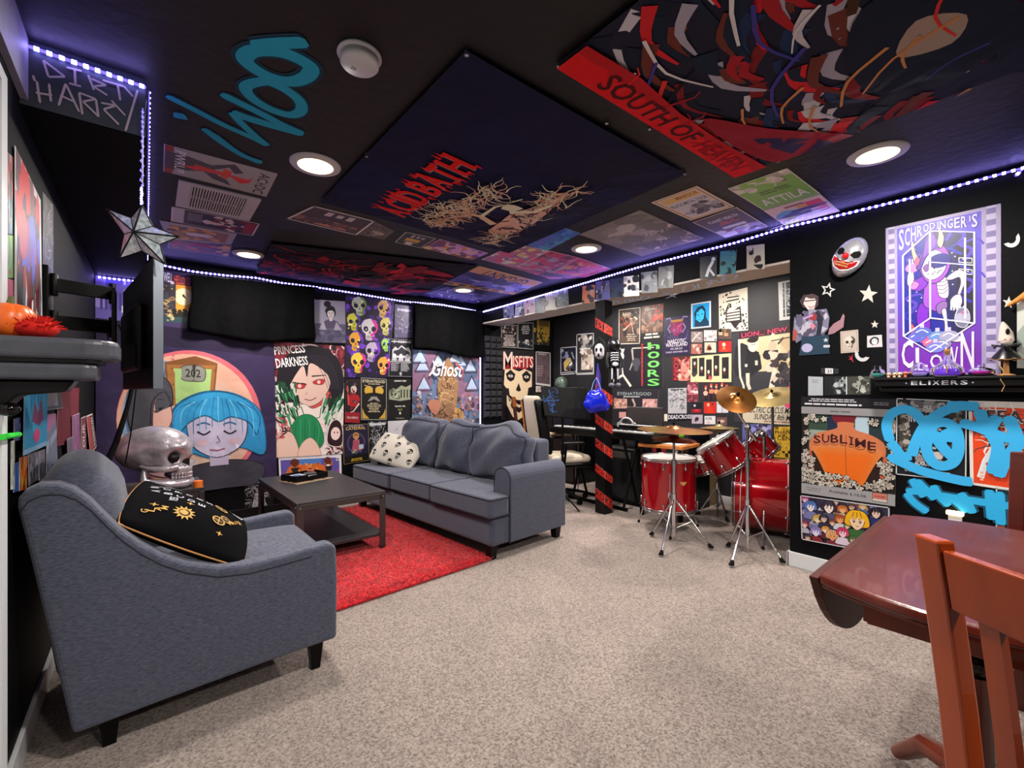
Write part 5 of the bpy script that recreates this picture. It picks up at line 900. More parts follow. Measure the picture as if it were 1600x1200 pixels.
spray('spray_graffiti', 'blue sprayed rings and scribble over the AUGUST poster', WB, [
  [(1392,690),(1386,665),(1396,645),(1420,640),(1440,655),(1455,675),(1480,690)], [(1392,690),(1400,700),(1410,712),(1425,712)], [(1425,712),(1432,690),(1450,660),(1480,640),(1500,638)],
  [(1450,685),(1458,665),(1478,660),(1494,672),(1498,700),(1490,722),(1470,728),(1455,718),(1448,700),(1450,685)], [(1460,680),(1475,700),(1490,715)], [(1470,690),(1482,676),(1490,690)],
  [(1480,634),(1505,634),(1530,635)], [(1388,712),(1440,735),(1500,750),(1520,752)], [(1500,660),(1530,668),(1560,680),(1600,690)], [(1530,640),(1536,660),(1528,672)], [(1560,650),(1548,672),(1560,700),(1550,740)], [(1575,650),(1590,690),(1570,720),(1560,745)]], '30a8e4', .05, off=.012, soft=None)
spray('spray_graffiti', 'bright blue sprayed zigzag strokes above the dining table top', WB, [
  [(1425,748),(1435,765),(1445,776)], [(1432,750),(1452,770),(1462,780)], [(1416,768),(1440,768),(1475,775),(1560,788),(1600,793)], [(1416,770),(1430,786),(1450,800)], [(1458,758),(1468,775),(1484,790)],
  [(1500,770),(1512,785),(1520,802)], [(1546,765),(1548,790),(1550,812)], [(1562,768),(1563,800),(1564,820)], [(1480,774),(1500,788),(1512,800)]], '22a8e2', .038, off=.006, soft='0e4a66')
spray('chalk_lettering', 'blue chalk words BLOOD HOUND along the underside of the beam', ('z', BZ-.012), [
  [(951,470),(953,474)], [(951,470),(960,470),(957,474),(953,474)], [(966,469),(966,473),(972,472)], [(976,468),(982,467),(985,470),(978,472),(976,468)], [(988,466),(994,465),(997,468),(990,470),(988,466)], [(1000,468),(1003,463),(1013,462),(1012,466),(1002,469)],
  [(1030,463),(1052,452)], [(1040,466),(1062,457)], [(1034,455),(1056,464)], [(1068,456),(1068,448),(1080,444),(1086,449),(1076,455),(1068,456)], [(1090,443),(1094,449),(1108,446),(1104,439)], [(1112,444),(1112,436),(1128,440),(1128,431)], [(1134,438),(1132,429),(1150,428),(1148,434),(1136,437)]], 'c8dcff', .02, off=.003)
# chalk words on the soffit face
def chalk(label, word_strokes, plane, col, wd):
    o = spray('chalk_lettering', label, plane, word_strokes, col, wd, off=.004); return o
SF = ('y', 2.169)
def straight(P): return [dict(w=.0065, p=[a, ((a[0]+b[0])/2, (a[1]+b[1])/2), b]) for a, b in zip(P, P[1:])]
st = []
for P in (((68,95),(76,121),(102,121),(68,95)), ((104,106),(128,112)), ((117,109),(118,132)), ((108,131),(127,136)), ((138,118),(147,142)), ((143,124),(166,134),(146,136),(168,150)), ((160,126),(194,136)), ((184,134),(188,158)), ((194,136),(208,152)), ((215,142),(196,206)),
          ((52,119),(55,128)), ((58,128),(63,162)), ((56,146),(82,150)), ((77,132),(80,160)), ((92,166),(103,132),(124,176)), ((94,150),(116,160)), ((124,146),(129,180)), ((124,146),(150,156),(130,160),(155,184)), ((150,156),(154,184)), ((158,162),(182,166),(162,172),(186,196)), ((174,158),(196,182))): st += straight(P)
tag(spray('chalk_lettering', 'white chalk words DIRTY HARRY on the grey soffit face', SF, st, 'd0c0c4', .01, off=.004))
# ---------------------------------------------------------------- ceiling prints
def onceil(px, py): return cast(px, py, CE)
def acid_art(g):
    w = g.w; g.bg('080a2a'); g.scat(12, 5, 5, w-5, 95, 8, 20, ['090c30', '0a0e34', '070926'])
    x = w*.10
    for ch, q in zip('ACID BATH', (.074,.068,.035,.072,.02,.076,.074,.062,.076)):
        a = w*q
        if ch != ' ':
            j = g.r.uniform(-1.2, 1.2); g.txt(ch, x-.8, 68.4+j, x+a*.8-.7, 81.6+j, '8c5c5c')
            for dx in (-.25, .25): g.txt(ch, x+dx, 69+j, x+a*.8+dx, 82.4+j, 'd80c0c')
            for _ in range(3): t = x+g.r.uniform(0, a); g.poly([(t-.7,70),(t+.7,70),(t,66.4+g.r.uniform(-1,1))], 'd80c0c', .2)
            for _ in range(2): t = x+g.r.uniform(0, a); g.poly([(t-.7,81),(t+.7,81),(t,84+g.r.uniform(-1,1))], 'd80c0c', .2)
        x += a
    c = ['c4a088', 'b08c78', 'd8b8a0']
    # bare tree and reclining shape drawn in bone-coloured strokes
    g.poly([(w*.18,24),(w*.22,31),(w*.34,33),(w*.45,36),(w*.56,32),(w*.66,34),(w*.70,29),(w*.62,25),(w*.5,22),(w*.38,18),(w*.26,17)], 'b89484')
    g.scrib(60, w*.2, 18, w*.66, 34, 10, .8, ['0a0d2c', '4a3434', 'd8b8a0', '14163a'])
    g.line([(w*.30,34),(w*.34,44),(w*.33,52),(w*.26,60)], 3.6, c[0], .5); g.line([(w*.33,48),(w*.24,54),(w*.16,55)], 2.6, c[1], .7); g.line([(w*.33,50),(w*.42,58),(w*.52,59)], 2.6, c[0], .7); g.line([(w*.34,44),(w*.46,46),(w*.58,42)], 2.2, c[2], .7)
    g.scrib(120, w*.14, 49, w*.4, 63, 9, .7, c); g.scrib(60, w*.42, 50, w*.6, 62, 8, .6, c); g.scrib(40, w*.6, 28, w*.74, 38, 8, .7, c); g.scrib(34, w*.1, 20, w*.24, 30, 9, .7, c)
    g.blob(w*.52, 42, 4, c[2], .3); g.line([(w*.48,40),(w*.54,32),(w*.62,30)], 3, c[2], .3)
sagf = lambda u, v: .012+.035*sin(pi*u)*sin(pi*v)+.006*sin(u*14)*sin(pi*v)
P1, P2, P3, P4 = (728,72), (1072,268), (795,393), (500,312)
# read from below: left edge P4..P3 is the foot of the picture
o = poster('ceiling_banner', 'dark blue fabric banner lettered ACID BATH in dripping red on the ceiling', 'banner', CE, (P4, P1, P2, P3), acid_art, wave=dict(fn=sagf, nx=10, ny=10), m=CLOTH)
def south(g):
    w = g.w; g.bg('16182a'); h0 = 7
    cols = ['8c8a98', '0e1626', '0c1a2c', '8c1820', 'b01c24', '181838', '5a2a20', 'a8a8b0', '0f1c30', '15294a', '6a1418']
    for _ in range(330):
        x, y = g.r.uniform(0, w), g.r.uniform(h0, 100); l = g.r.uniform(5, 16); a = -.9+.5*sin(x*.05)+g.r.uniform(-.35, .35); g.L -= .93
        g.line(smooth([(x,y),(x+l*.5*cos(a),y+l*.5*sin(a)),(x+l*cos(a+.4),y+l*sin(a+.4))], 3), g.r.uniform(1.2, 4.5), g.r.choice(cols), .8)
    g.L += 3
    for _ in range(70):
        x, y = g.r.uniform(w*.02, w*.42), g.r.uniform(40, 98); a = g.r.uniform(0, 6); l = g.r.uniform(3, 9); g.L -= .9; g.line(smooth([(x,y),(x+l*.5*cos(a),y+l*.5*sin(a)),(x+l*cos(a+.8),y+l*sin(a+.8))], 3), g.r.uniform(1, 3.4), g.r.choice(['a86a24','7c3a1c','2a2050','c0a070','8c1418','3a2410']), .6)
    g.L += 3
    for x, y, r in ((.62,42,12),(.42,66,10),(.86,58,12)): g.sp([(w*x-r*1.4,y-r*.2),(w*x-r*.6,y+r*.7),(w*x+r*.7,y+r*.75),(w*x+r*1.4,y),(w*x+r*.6,y-r*.75),(w*x-r*.7,y-r*.7)], '0b1626'); g.sp([(w*x-r*.6,y),(w*x-r*.2,y+r*.4),(w*x+r*.3,y+r*.2),(w*x,y-r*.3)], '8c7c70')
    for _ in range(60): x, y = g.r.uniform(0, w), g.r.uniform(h0, 96); a = -.8+g.r.uniform(-.7,.7); l = g.r.uniform(8, 22); g.L -= .9; g.line(smooth([(x,y),(x+l*.5*cos(a),y+l*.5*sin(a)),(x+l*cos(a+.3),y+l*sin(a+.3))], 3), g.r.uniform(.4, 1), g.r.choice(['c8c4cc','b82824','0a0e1c','a87444','34307c']), .5)
    g.L += 3; g.sp([(w*.5,9),(w*.7,16),(w*1.02,26),(w*1.02,12),(w*.8,8)], '7c1422'); g.sp([(w*.74,12),(w*.9,20),(w*1.02,22),(w*1.02,16)], '241c40')
    g.rect(0, 0, w, h0, 'b80e14'); g.poly([(0,7),(w*.2,8.2),(w*.5,6.6),(w,8),(w,5),(0,5)], '9c1018'); g.scrib(14, 4, 0, w-4, 7, 8, .7, ['8c0c14', 'c82020'])
    g.txt('SOUTH OF', w*.13, 1.2, w*.6, 6, '3c060c'); g.txt('HEAVEN', w*.64, 1.2, w*.93, 6, '7a0a14')
a, b = onceil(870, 95), onceil(1148, 270); dd = Vector((0, -2.0, 0))
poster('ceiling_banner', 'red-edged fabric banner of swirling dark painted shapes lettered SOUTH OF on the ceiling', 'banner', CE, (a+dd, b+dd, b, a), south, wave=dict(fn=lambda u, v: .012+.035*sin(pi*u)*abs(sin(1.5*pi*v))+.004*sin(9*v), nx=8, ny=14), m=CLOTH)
PM = mat('steel_pin', 'b8b8bc', .3, 1)
for i, (x, y) in enumerate(((729,80),(573,240),(948,188),(1070,268),(897,341),(575,364),(1148,262),(873,98),(1015,197))):
    p = onceil(x, y); mb = MB().cyl((0,0,0), (0,0,.012), .007).ell((0,0,-.002), (.009,.009,.004), 10, 6); o = mb.build('push_pin', PM, origin=(0,0,0)); o.location = (p.x, p.y, CEIL-.012)
    tag(o, 'silver push pin holding the edge of a fabric ceiling banner', 'pin', 'push pins in the ceiling')
def quadc(*p): return tuple(p)
def a_acdc(g):
    w = g.w; g.bg('87898c'); g.txt('AC', w*.12, 84, w*.46, 95, '1c1c20'); g.poly([(w*.55,97),(w*.47,88),(w*.53,89),(w*.5,82),(w*.58,91),(w*.52,90)], '1c1c20'); g.txt('DC', w*.6, 84, w*.94, 95, '1c1c20')
    g.poly([(w*.2,20),(w*.3,40),(w*.06,60),(w*.3,70),(w*.4,62),(w*.22,56),(w*.5,40),(w*.74,58),(w*.9,62),(w*.8,44),(w*.6,34),(w*.85,8),(w*.2,8)], '35303a')
    g.poly([(w*.42,26),(w*.5,76),(w*.34,80),(w*.6,78),(w*.72,70),(w*.56,60),(w*.6,26)], 'c8281e'); g.poly([(w*.3,52),(w*.62,50),(w*.7,56),(w*.36,60)], 'd8341e'); g.poly([(w*.5,28),(w*.56,12),(w*.64,30)], 'c8281e')
    g.txt('PWRUP', w*.1, 9, w*.9, 18, 'c8c8c8'); g.rect(0, 1, w, 8, '7a1c1c'); g.rect(w*.2, 1, w*.8, 8, '3a2a3a')
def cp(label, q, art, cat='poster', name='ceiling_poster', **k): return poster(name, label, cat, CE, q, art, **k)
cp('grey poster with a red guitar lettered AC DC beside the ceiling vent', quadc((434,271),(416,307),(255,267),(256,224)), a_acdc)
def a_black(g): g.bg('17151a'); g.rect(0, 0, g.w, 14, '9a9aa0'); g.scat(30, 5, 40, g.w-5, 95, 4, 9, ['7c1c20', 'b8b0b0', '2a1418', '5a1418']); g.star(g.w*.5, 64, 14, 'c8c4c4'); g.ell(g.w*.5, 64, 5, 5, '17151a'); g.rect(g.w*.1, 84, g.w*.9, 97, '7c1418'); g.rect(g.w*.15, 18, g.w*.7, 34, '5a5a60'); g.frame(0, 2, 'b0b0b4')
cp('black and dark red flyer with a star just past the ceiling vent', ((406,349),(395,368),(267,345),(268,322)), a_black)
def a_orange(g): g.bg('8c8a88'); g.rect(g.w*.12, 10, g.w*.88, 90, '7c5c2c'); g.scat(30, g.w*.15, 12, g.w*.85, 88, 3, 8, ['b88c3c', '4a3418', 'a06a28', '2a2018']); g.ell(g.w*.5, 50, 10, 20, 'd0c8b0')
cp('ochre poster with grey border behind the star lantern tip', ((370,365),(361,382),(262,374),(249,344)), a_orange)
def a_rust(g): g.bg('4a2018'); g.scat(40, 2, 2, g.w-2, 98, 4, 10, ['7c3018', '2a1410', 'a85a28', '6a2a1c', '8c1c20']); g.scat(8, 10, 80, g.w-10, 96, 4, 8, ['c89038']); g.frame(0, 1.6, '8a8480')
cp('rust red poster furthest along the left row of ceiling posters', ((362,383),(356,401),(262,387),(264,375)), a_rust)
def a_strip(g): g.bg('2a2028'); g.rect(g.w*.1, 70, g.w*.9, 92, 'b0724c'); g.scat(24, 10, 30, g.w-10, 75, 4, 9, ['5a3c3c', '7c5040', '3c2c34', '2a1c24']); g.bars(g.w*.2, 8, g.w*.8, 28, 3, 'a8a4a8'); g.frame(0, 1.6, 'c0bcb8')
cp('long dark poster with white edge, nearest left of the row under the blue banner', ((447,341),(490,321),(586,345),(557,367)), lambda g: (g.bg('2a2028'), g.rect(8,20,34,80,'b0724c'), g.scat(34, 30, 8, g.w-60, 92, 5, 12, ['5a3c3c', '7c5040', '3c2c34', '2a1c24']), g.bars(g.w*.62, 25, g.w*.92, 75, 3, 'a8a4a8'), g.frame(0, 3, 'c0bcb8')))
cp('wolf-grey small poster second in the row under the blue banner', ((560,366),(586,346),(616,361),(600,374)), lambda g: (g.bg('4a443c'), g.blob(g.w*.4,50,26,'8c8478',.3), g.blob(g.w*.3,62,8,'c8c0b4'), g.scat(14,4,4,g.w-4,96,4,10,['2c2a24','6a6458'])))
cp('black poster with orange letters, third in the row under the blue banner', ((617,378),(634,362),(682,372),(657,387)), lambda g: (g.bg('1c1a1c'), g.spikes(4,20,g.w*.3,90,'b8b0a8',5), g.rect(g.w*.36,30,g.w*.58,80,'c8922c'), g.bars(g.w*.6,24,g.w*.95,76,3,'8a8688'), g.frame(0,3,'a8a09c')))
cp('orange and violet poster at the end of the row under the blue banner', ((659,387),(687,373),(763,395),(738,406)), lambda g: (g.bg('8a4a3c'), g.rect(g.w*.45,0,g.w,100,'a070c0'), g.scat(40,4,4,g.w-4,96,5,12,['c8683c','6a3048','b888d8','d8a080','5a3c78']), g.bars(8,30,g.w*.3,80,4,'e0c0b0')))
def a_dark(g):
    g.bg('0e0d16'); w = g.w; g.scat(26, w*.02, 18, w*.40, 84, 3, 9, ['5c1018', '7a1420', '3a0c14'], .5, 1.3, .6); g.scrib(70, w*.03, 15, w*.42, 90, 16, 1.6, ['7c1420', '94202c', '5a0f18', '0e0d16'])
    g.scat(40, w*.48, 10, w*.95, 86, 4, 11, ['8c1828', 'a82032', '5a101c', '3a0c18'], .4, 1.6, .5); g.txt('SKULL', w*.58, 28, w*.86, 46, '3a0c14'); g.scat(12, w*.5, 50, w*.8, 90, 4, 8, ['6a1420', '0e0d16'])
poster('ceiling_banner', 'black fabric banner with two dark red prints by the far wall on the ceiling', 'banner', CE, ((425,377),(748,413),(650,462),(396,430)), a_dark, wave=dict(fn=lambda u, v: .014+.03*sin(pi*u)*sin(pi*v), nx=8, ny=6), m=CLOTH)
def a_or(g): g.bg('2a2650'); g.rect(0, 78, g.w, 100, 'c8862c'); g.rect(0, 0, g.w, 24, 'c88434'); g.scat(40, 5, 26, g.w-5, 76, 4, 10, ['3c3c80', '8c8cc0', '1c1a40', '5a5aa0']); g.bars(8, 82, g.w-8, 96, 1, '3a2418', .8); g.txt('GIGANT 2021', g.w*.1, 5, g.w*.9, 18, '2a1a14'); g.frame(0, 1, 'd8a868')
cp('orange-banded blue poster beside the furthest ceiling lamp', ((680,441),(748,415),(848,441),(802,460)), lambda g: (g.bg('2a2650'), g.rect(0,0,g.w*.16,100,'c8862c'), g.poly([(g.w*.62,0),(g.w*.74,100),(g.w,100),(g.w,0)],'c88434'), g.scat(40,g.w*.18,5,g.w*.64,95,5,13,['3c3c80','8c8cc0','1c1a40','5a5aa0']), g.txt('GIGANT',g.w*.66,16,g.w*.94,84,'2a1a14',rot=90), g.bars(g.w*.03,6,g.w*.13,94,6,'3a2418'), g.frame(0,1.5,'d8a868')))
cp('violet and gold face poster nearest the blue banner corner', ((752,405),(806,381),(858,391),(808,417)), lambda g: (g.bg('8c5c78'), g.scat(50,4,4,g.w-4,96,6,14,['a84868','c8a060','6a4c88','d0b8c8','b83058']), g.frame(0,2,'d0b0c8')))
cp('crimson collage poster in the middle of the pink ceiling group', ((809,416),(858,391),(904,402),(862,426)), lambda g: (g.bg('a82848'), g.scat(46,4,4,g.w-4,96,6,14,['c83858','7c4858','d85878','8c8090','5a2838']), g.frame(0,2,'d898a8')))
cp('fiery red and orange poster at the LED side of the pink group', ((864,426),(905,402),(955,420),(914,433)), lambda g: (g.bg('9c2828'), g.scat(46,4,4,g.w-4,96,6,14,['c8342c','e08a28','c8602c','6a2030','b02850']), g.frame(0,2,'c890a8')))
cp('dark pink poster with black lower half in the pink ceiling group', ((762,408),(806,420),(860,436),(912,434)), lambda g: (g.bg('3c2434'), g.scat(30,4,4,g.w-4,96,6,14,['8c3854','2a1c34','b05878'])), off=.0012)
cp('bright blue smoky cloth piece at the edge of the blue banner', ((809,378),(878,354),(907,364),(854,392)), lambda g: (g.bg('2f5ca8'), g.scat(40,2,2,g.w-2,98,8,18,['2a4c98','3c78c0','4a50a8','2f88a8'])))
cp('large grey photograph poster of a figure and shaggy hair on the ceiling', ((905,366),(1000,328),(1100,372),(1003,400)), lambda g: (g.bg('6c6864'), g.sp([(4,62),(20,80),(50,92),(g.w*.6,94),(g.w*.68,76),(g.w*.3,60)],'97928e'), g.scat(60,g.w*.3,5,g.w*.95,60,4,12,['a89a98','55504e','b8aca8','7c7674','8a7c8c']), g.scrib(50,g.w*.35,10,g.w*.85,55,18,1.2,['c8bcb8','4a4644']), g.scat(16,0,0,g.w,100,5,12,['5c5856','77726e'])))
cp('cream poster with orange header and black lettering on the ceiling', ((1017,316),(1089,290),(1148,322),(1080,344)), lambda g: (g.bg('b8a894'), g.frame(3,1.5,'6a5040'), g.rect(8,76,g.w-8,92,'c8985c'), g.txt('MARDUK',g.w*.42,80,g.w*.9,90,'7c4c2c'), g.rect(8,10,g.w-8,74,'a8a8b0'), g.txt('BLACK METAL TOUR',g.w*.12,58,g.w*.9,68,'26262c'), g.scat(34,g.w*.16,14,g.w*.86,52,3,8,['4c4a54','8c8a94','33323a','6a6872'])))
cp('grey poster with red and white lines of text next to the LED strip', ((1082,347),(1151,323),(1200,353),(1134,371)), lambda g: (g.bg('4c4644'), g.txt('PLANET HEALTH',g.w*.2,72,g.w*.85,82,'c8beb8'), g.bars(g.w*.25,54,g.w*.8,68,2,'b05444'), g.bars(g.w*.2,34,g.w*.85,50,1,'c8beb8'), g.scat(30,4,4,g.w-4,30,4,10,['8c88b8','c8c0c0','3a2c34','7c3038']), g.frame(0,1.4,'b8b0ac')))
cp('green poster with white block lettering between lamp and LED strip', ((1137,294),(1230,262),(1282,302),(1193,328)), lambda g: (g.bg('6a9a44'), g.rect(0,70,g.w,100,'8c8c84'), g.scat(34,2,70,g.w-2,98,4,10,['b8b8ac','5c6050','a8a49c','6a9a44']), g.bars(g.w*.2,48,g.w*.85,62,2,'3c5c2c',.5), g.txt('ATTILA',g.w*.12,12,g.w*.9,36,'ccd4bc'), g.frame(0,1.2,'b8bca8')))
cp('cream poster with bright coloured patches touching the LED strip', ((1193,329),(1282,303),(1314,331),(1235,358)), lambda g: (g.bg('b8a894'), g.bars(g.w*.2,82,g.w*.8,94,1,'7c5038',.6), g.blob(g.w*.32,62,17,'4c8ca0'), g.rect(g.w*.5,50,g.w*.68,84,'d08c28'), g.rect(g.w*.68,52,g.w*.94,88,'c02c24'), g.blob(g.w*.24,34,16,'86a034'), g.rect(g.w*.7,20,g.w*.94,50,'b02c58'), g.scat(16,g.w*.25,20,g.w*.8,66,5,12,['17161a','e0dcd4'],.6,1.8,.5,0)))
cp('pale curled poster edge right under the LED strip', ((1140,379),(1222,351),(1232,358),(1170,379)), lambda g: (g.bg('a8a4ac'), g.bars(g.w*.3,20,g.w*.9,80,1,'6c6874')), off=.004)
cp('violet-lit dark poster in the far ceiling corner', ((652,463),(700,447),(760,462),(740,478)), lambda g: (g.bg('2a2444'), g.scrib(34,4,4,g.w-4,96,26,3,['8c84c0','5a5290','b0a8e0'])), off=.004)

# photo cards on the beam face
cards = [(795,487,'4a4c6c'),(813,483,'6a688c'),(828,478,'8a6c80'),(845,477,'3c4c60'),(861,472,'9a948c'),(878,466,'4c6068'),(920,460,'b06c50'),(942,454,'4c4c80'),(964,450,'26304c'),(987,447,'c8c4c8'),(1015,441,'6c7078'),(1041,433,'55585c'),(1107,418,'7c8c98'),(1138,410,'3c7c88'),(1181,402,'b8b0a4')]
desc = ['dim violet photo card at the far corner end of the beam','lilac photo card second from the far corner on the beam','pink-grey photo card third from the far corner on the beam','dark slate photo card between the pink-grey and the pale ones on the beam','pale photo card of a person fifth from the far corner on the beam','teal-grey photo card with a pale figure on the beam','orange and grey photo card above the left side of the column','indigo photo card right of the orange one on the beam','very dark photo card before the white-based instant photo','instant photo card with white lower strip on the beam','grey photo card of a masked face on the beam','dark grey leaning photo card in the middle of the beam','photo card of a white pitching figure on the beam','teal photo card with curled corner on the beam','pale photo card of a seated person nearest the wall end on the beam']
for i, ((x, y, c), lb) in enumerate(zip(cards, desc)):
    s = .62+.055*i if i < 12 else 1.35; hw = 7.5*(1+i*.06); hh = 10*(1+i*.065); dy = -hw*.23
    def f(g, c=c, i=i):
        g.bg(c); g.scat(14, 5, 5, g.w-5, 95, 8, 20, [c, '1c2028', '8a8c94', '30343c', c])
        if i == 9: g.rect(0, 0, g.w, 26, 'd0ccd0')
        if i == 12: g.bg('141a24'); g.line([(30,10),(42,45),(60,75)], 13, 'c8ccd4'); g.ell(62,84,9,9,'c8ccd4'); g.line([(42,45),(66,12)], 9, 'c8ccd4')
        if i == 14: g.rect(g.w*.4, 20, g.w, 100, 'bcb8ac'); g.blob(g.w*.6, 42, 16, '3a2c30')
    k = (-2, 2, 0, 3, -1)[i % 5]
    q = ((x-hw+k*.4, y-hh-dy*.5), (x+hw, y-hh+dy*.5), (x+hw-k*.6, y+hh+dy*.3), (x-hw, y+hh-dy*.3))
    poster('photo_card', lb, 'photo card', WB, q, f, group='photo cards pinned along the beam', off=.004)

# ---------------------------------------------------------------- left wall prints
WCx = ('x', X0)
def cq(x0, y0, x1, y1, d0=0, d1=0): return ((x0, y0), (x1, y0+d0), (x1, y1+d1), (x0, y1))
poster('wall_poster', 'tall white-bordered poster of red and blue blurred paint on the left wall', 'poster', WCx, ((19,226),(60,312),(63,523),(19,522)), lambda g: (g.bg('c0c0c4'), g.rect(5,3,g.w-6,94,'5c1420'), g.scat(30,6,60,g.w-7,92,6,14,['b81c24','8c1c28','2a2444','5a4048'],.3,.8,1.6,0), g.scat(12,14,44,g.w-10,62,6,12,['4a50b8','6a3c80','a82c3c'],.3,.8,1.5,0), g.scat(34,6,4,g.w-8,34,3,9,['c87c30','d8d4cc','1c1c24','8c2c28','4c4c58'],.5,.5,1.8,0)), off=.006)
poster('wall_poster', 'narrow dark poster with grey-green webbing beside the red one on the left wall', 'poster', WCx, ((66,300),(82,320),(82,522),(66,524)), lambda g: (g.bg('22252c'), g.scrib(70,2,2,g.w-2,98,18,1.6,['8a9088','5c6460','3c4044','7a6a9a'])))
poster('wall_poster', 'teal and orange poster strip next to the white door casing', 'poster', WCx, ((8,235),(18,245),(18,366),(8,364)), lambda g: (g.bg('2c7080'), g.rect(0,60,g.w,100,'b8402c'), g.scat(20,2,2,g.w-2,98,5,12,['1c3440','c85038','6aa8b0','3a2428'],.4,.5,1.6,0)))
poster('wall_poster', 'lime green poster strip under the teal one next to the door casing', 'poster', WCx, ((8,366),(19,368),(19,434),(8,434)), lambda g: (g.bg('6cae34'), g.line([(g.w*.3,100),(g.w*.5,60),(g.w*.3,30)],5,'1c2c14'), g.blob(g.w*.5,15,9,'a8442c')))
poster('wall_poster', 'pink poster strip under the lime green one next to the door casing', 'poster', WCx, ((8,434),(20,438),(20,520),(8,520)), lambda g: (g.bg('c8607c'), g.rect(0,0,g.w,40,'c88a50')))
poster('cloth_flag', 'hanging blue and pink tie-dyed cloth on the left wall below the mantel', 'flag', WCx, ((24,611),(63,611),(62,696),(22,713)), lambda g: (g.bg('3c9cc8'), g.scat(14,4,45,g.w-4,98,6,14,['4cb0d8','2c80b8'],.3,.6,1.5,0), g.poly([(g.w*.3,50),(g.w*.4,84),(g.w*.55,60),(g.w*.7,90),(g.w*.8,50),(g.w*.6,40)],'8c4c78'), g.blob(g.w*.5,24,20,'d8487c',.15,12,1.4,.6), g.rect(0,0,g.w,8,'8cb8d8')), m=CLOTH, off=.02)
poster('photo_print', 'slanted black photo with thin white edge on the left wall below the mantel', 'photo', WCx, ((66,610),(88,610),(93,638),(66,641)), lambda g: (g.bg('26222c'), g.rect(0,18,g.w*.7,100,'8a8090'), g.scat(14,4,20,g.w*.7,96,6,12,['aaa0ac','6a6274','c0b8c0']), g.frame(0,2.5,'c4bcc0')), off=.012)
poster('wall_banner', 'deep crimson cloth strip on the left wall below the mantel', 'banner', WCx, ((88,606),(121,606),(118,690),(84,698)), lambda g: (g.bg('6a1028'), g.scat(16,2,2,g.w-2,98,5,12,['7c142e','560c22'],.3,.4,2.4,0)), m=CLOTH, off=.008)
poster('plastic_sleeve', 'pale blue and pink plastic sleeve hanging right of the tie-dyed cloth', 'sleeve', WCx, ((65,648),(80,646),(84,745),(65,752)), lambda g: (g.bg('7c88a0'), g.poly([(0,70),(g.w,88),(g.w,100),(0,100)],'c070a0'), g.poly([(0,40),(g.w,66),(g.w,76),(0,56)],'a8bcd4'), g.scat(10,2,2,g.w-2,60,5,10,['6a7488','8c96a8'],.3,.5,1.6,0)), off=.014)
poster('plastic_sleeve', 'magenta plastic sleeve hanging from a clip by the crimson cloth', 'sleeve', WCx, ((107,650),(119,645),(121,718),(108,716)), lambda g: (g.bg('7c4870'), g.scat(10,2,2,g.w-2,98,5,12,['985a84','5c3c60','a888a8'],.3,.5,1.8,0), g.frame(0,2,'b890b0')), off=.014)
poster('plastic_sleeve', 'small clear sleeve lowest between the crimson cloth and magenta sleeve', 'sleeve', WCx, ((97,686),(107,682),(108,722),(98,724)), lambda g: (g.bg('6a6078'), g.frame(0,3,'a8a0b4'), g.scat(8,2,2,g.w-2,98,5,12,['7c7288','585066'])), off=.018)
poster('ticket_strip', 'red ticket stub with white letters beside the leaning one', 'ticket', WCx, ((122,653),(129,650),(131,722),(122,720)), lambda g: (g.bg('6a2430'), g.txt('TOUR',g.w*.25,15,g.w*.75,85,'d8c8cc',rot=90), g.frame(0,2,'c8bcc0')), off=.014)
poster('ticket_strip', 'leaning white-edged red and black ticket stub on the left wall', 'ticket', WCx, ((129,650),(139,646),(146,698),(136,712)), lambda g: (g.bg('a03c38'), g.rect(g.w*.55,5,g.w*.95,95,'1c181c'), g.bars(g.w*.6,8,g.w*.9,92,12,'d0c8c8'), g.frame(0,3,'d0ccd0')), off=.018)
poster('comic_print', 'orange flame picture card low behind the armchair back', 'card', WCx, ((22,716),(36,712),(34,765),(22,768)), lambda g: (g.bg('b8581c'), g.scat(30,2,2,g.w-2,98,5,12,['e09030','7c2c14','d8b060','3a1c14'],.4,.5,1.6,0)), off=.012)
poster('comic_print', 'silver-grey picture card right of the orange flame card', 'card', WCx, ((36,710),(51,706),(52,750),(37,760)), lambda g: (g.bg('6a6a78'), g.scat(30,2,2,g.w-2,98,5,12,['a8a8b4','44444f','c8c8d0'],.4,.5,1.6,0)), off=.013)
poster('comic_print', 'lilac-grey picture card next to the plastic sleeve', 'card', WCx, ((52,706),(62,702),(63,748),(53,752)), lambda g: (g.bg('787488'), g.scat(24,2,2,g.w-2,98,5,12,['9a96a8','55525f'],.4,.5,1.6,0)), off=.014)
poster('comic_print', 'dark blue picture card beside the door casing low down', 'card', WCx, ((13,655),(24,652),(24,688),(13,690)), lambda g: (g.bg('20306a'), g.scat(14,2,2,g.w-2,98,5,12,['4858a0','8c98c8'],.4,.5,1.6,0)), off=.012)
poster('comic_print', 'pale green picture strip touching the door casing behind the armchair', 'card', WCx, ((8,690),(14,688),(14,765),(8,766)), lambda g: (g.bg('9aa090'), g.scat(16,2,2,g.w-2,98,4,10,['c0c4b8','6a7064'],.4,.5,1.6,0)), off=.012)
poster('comic_print', 'cobalt picture strip between pale green and orange cards', 'card', WCx, ((14,726),(22,722),(22,768),(14,770)), lambda g: g.bg('1c4c98'), off=.010)
o = MB().tube([cast(4, 683, ('x', X0+.03)), cast(15, 681, ('x', X0+.03)), cast(29, 679, ('x', X0+.03))], .008).build('glow_tube', mat('neon_green_plastic', '2fd83a', .4)); tag(o, 'short bright green plastic tube on the left wall below the mantel', 'tube')
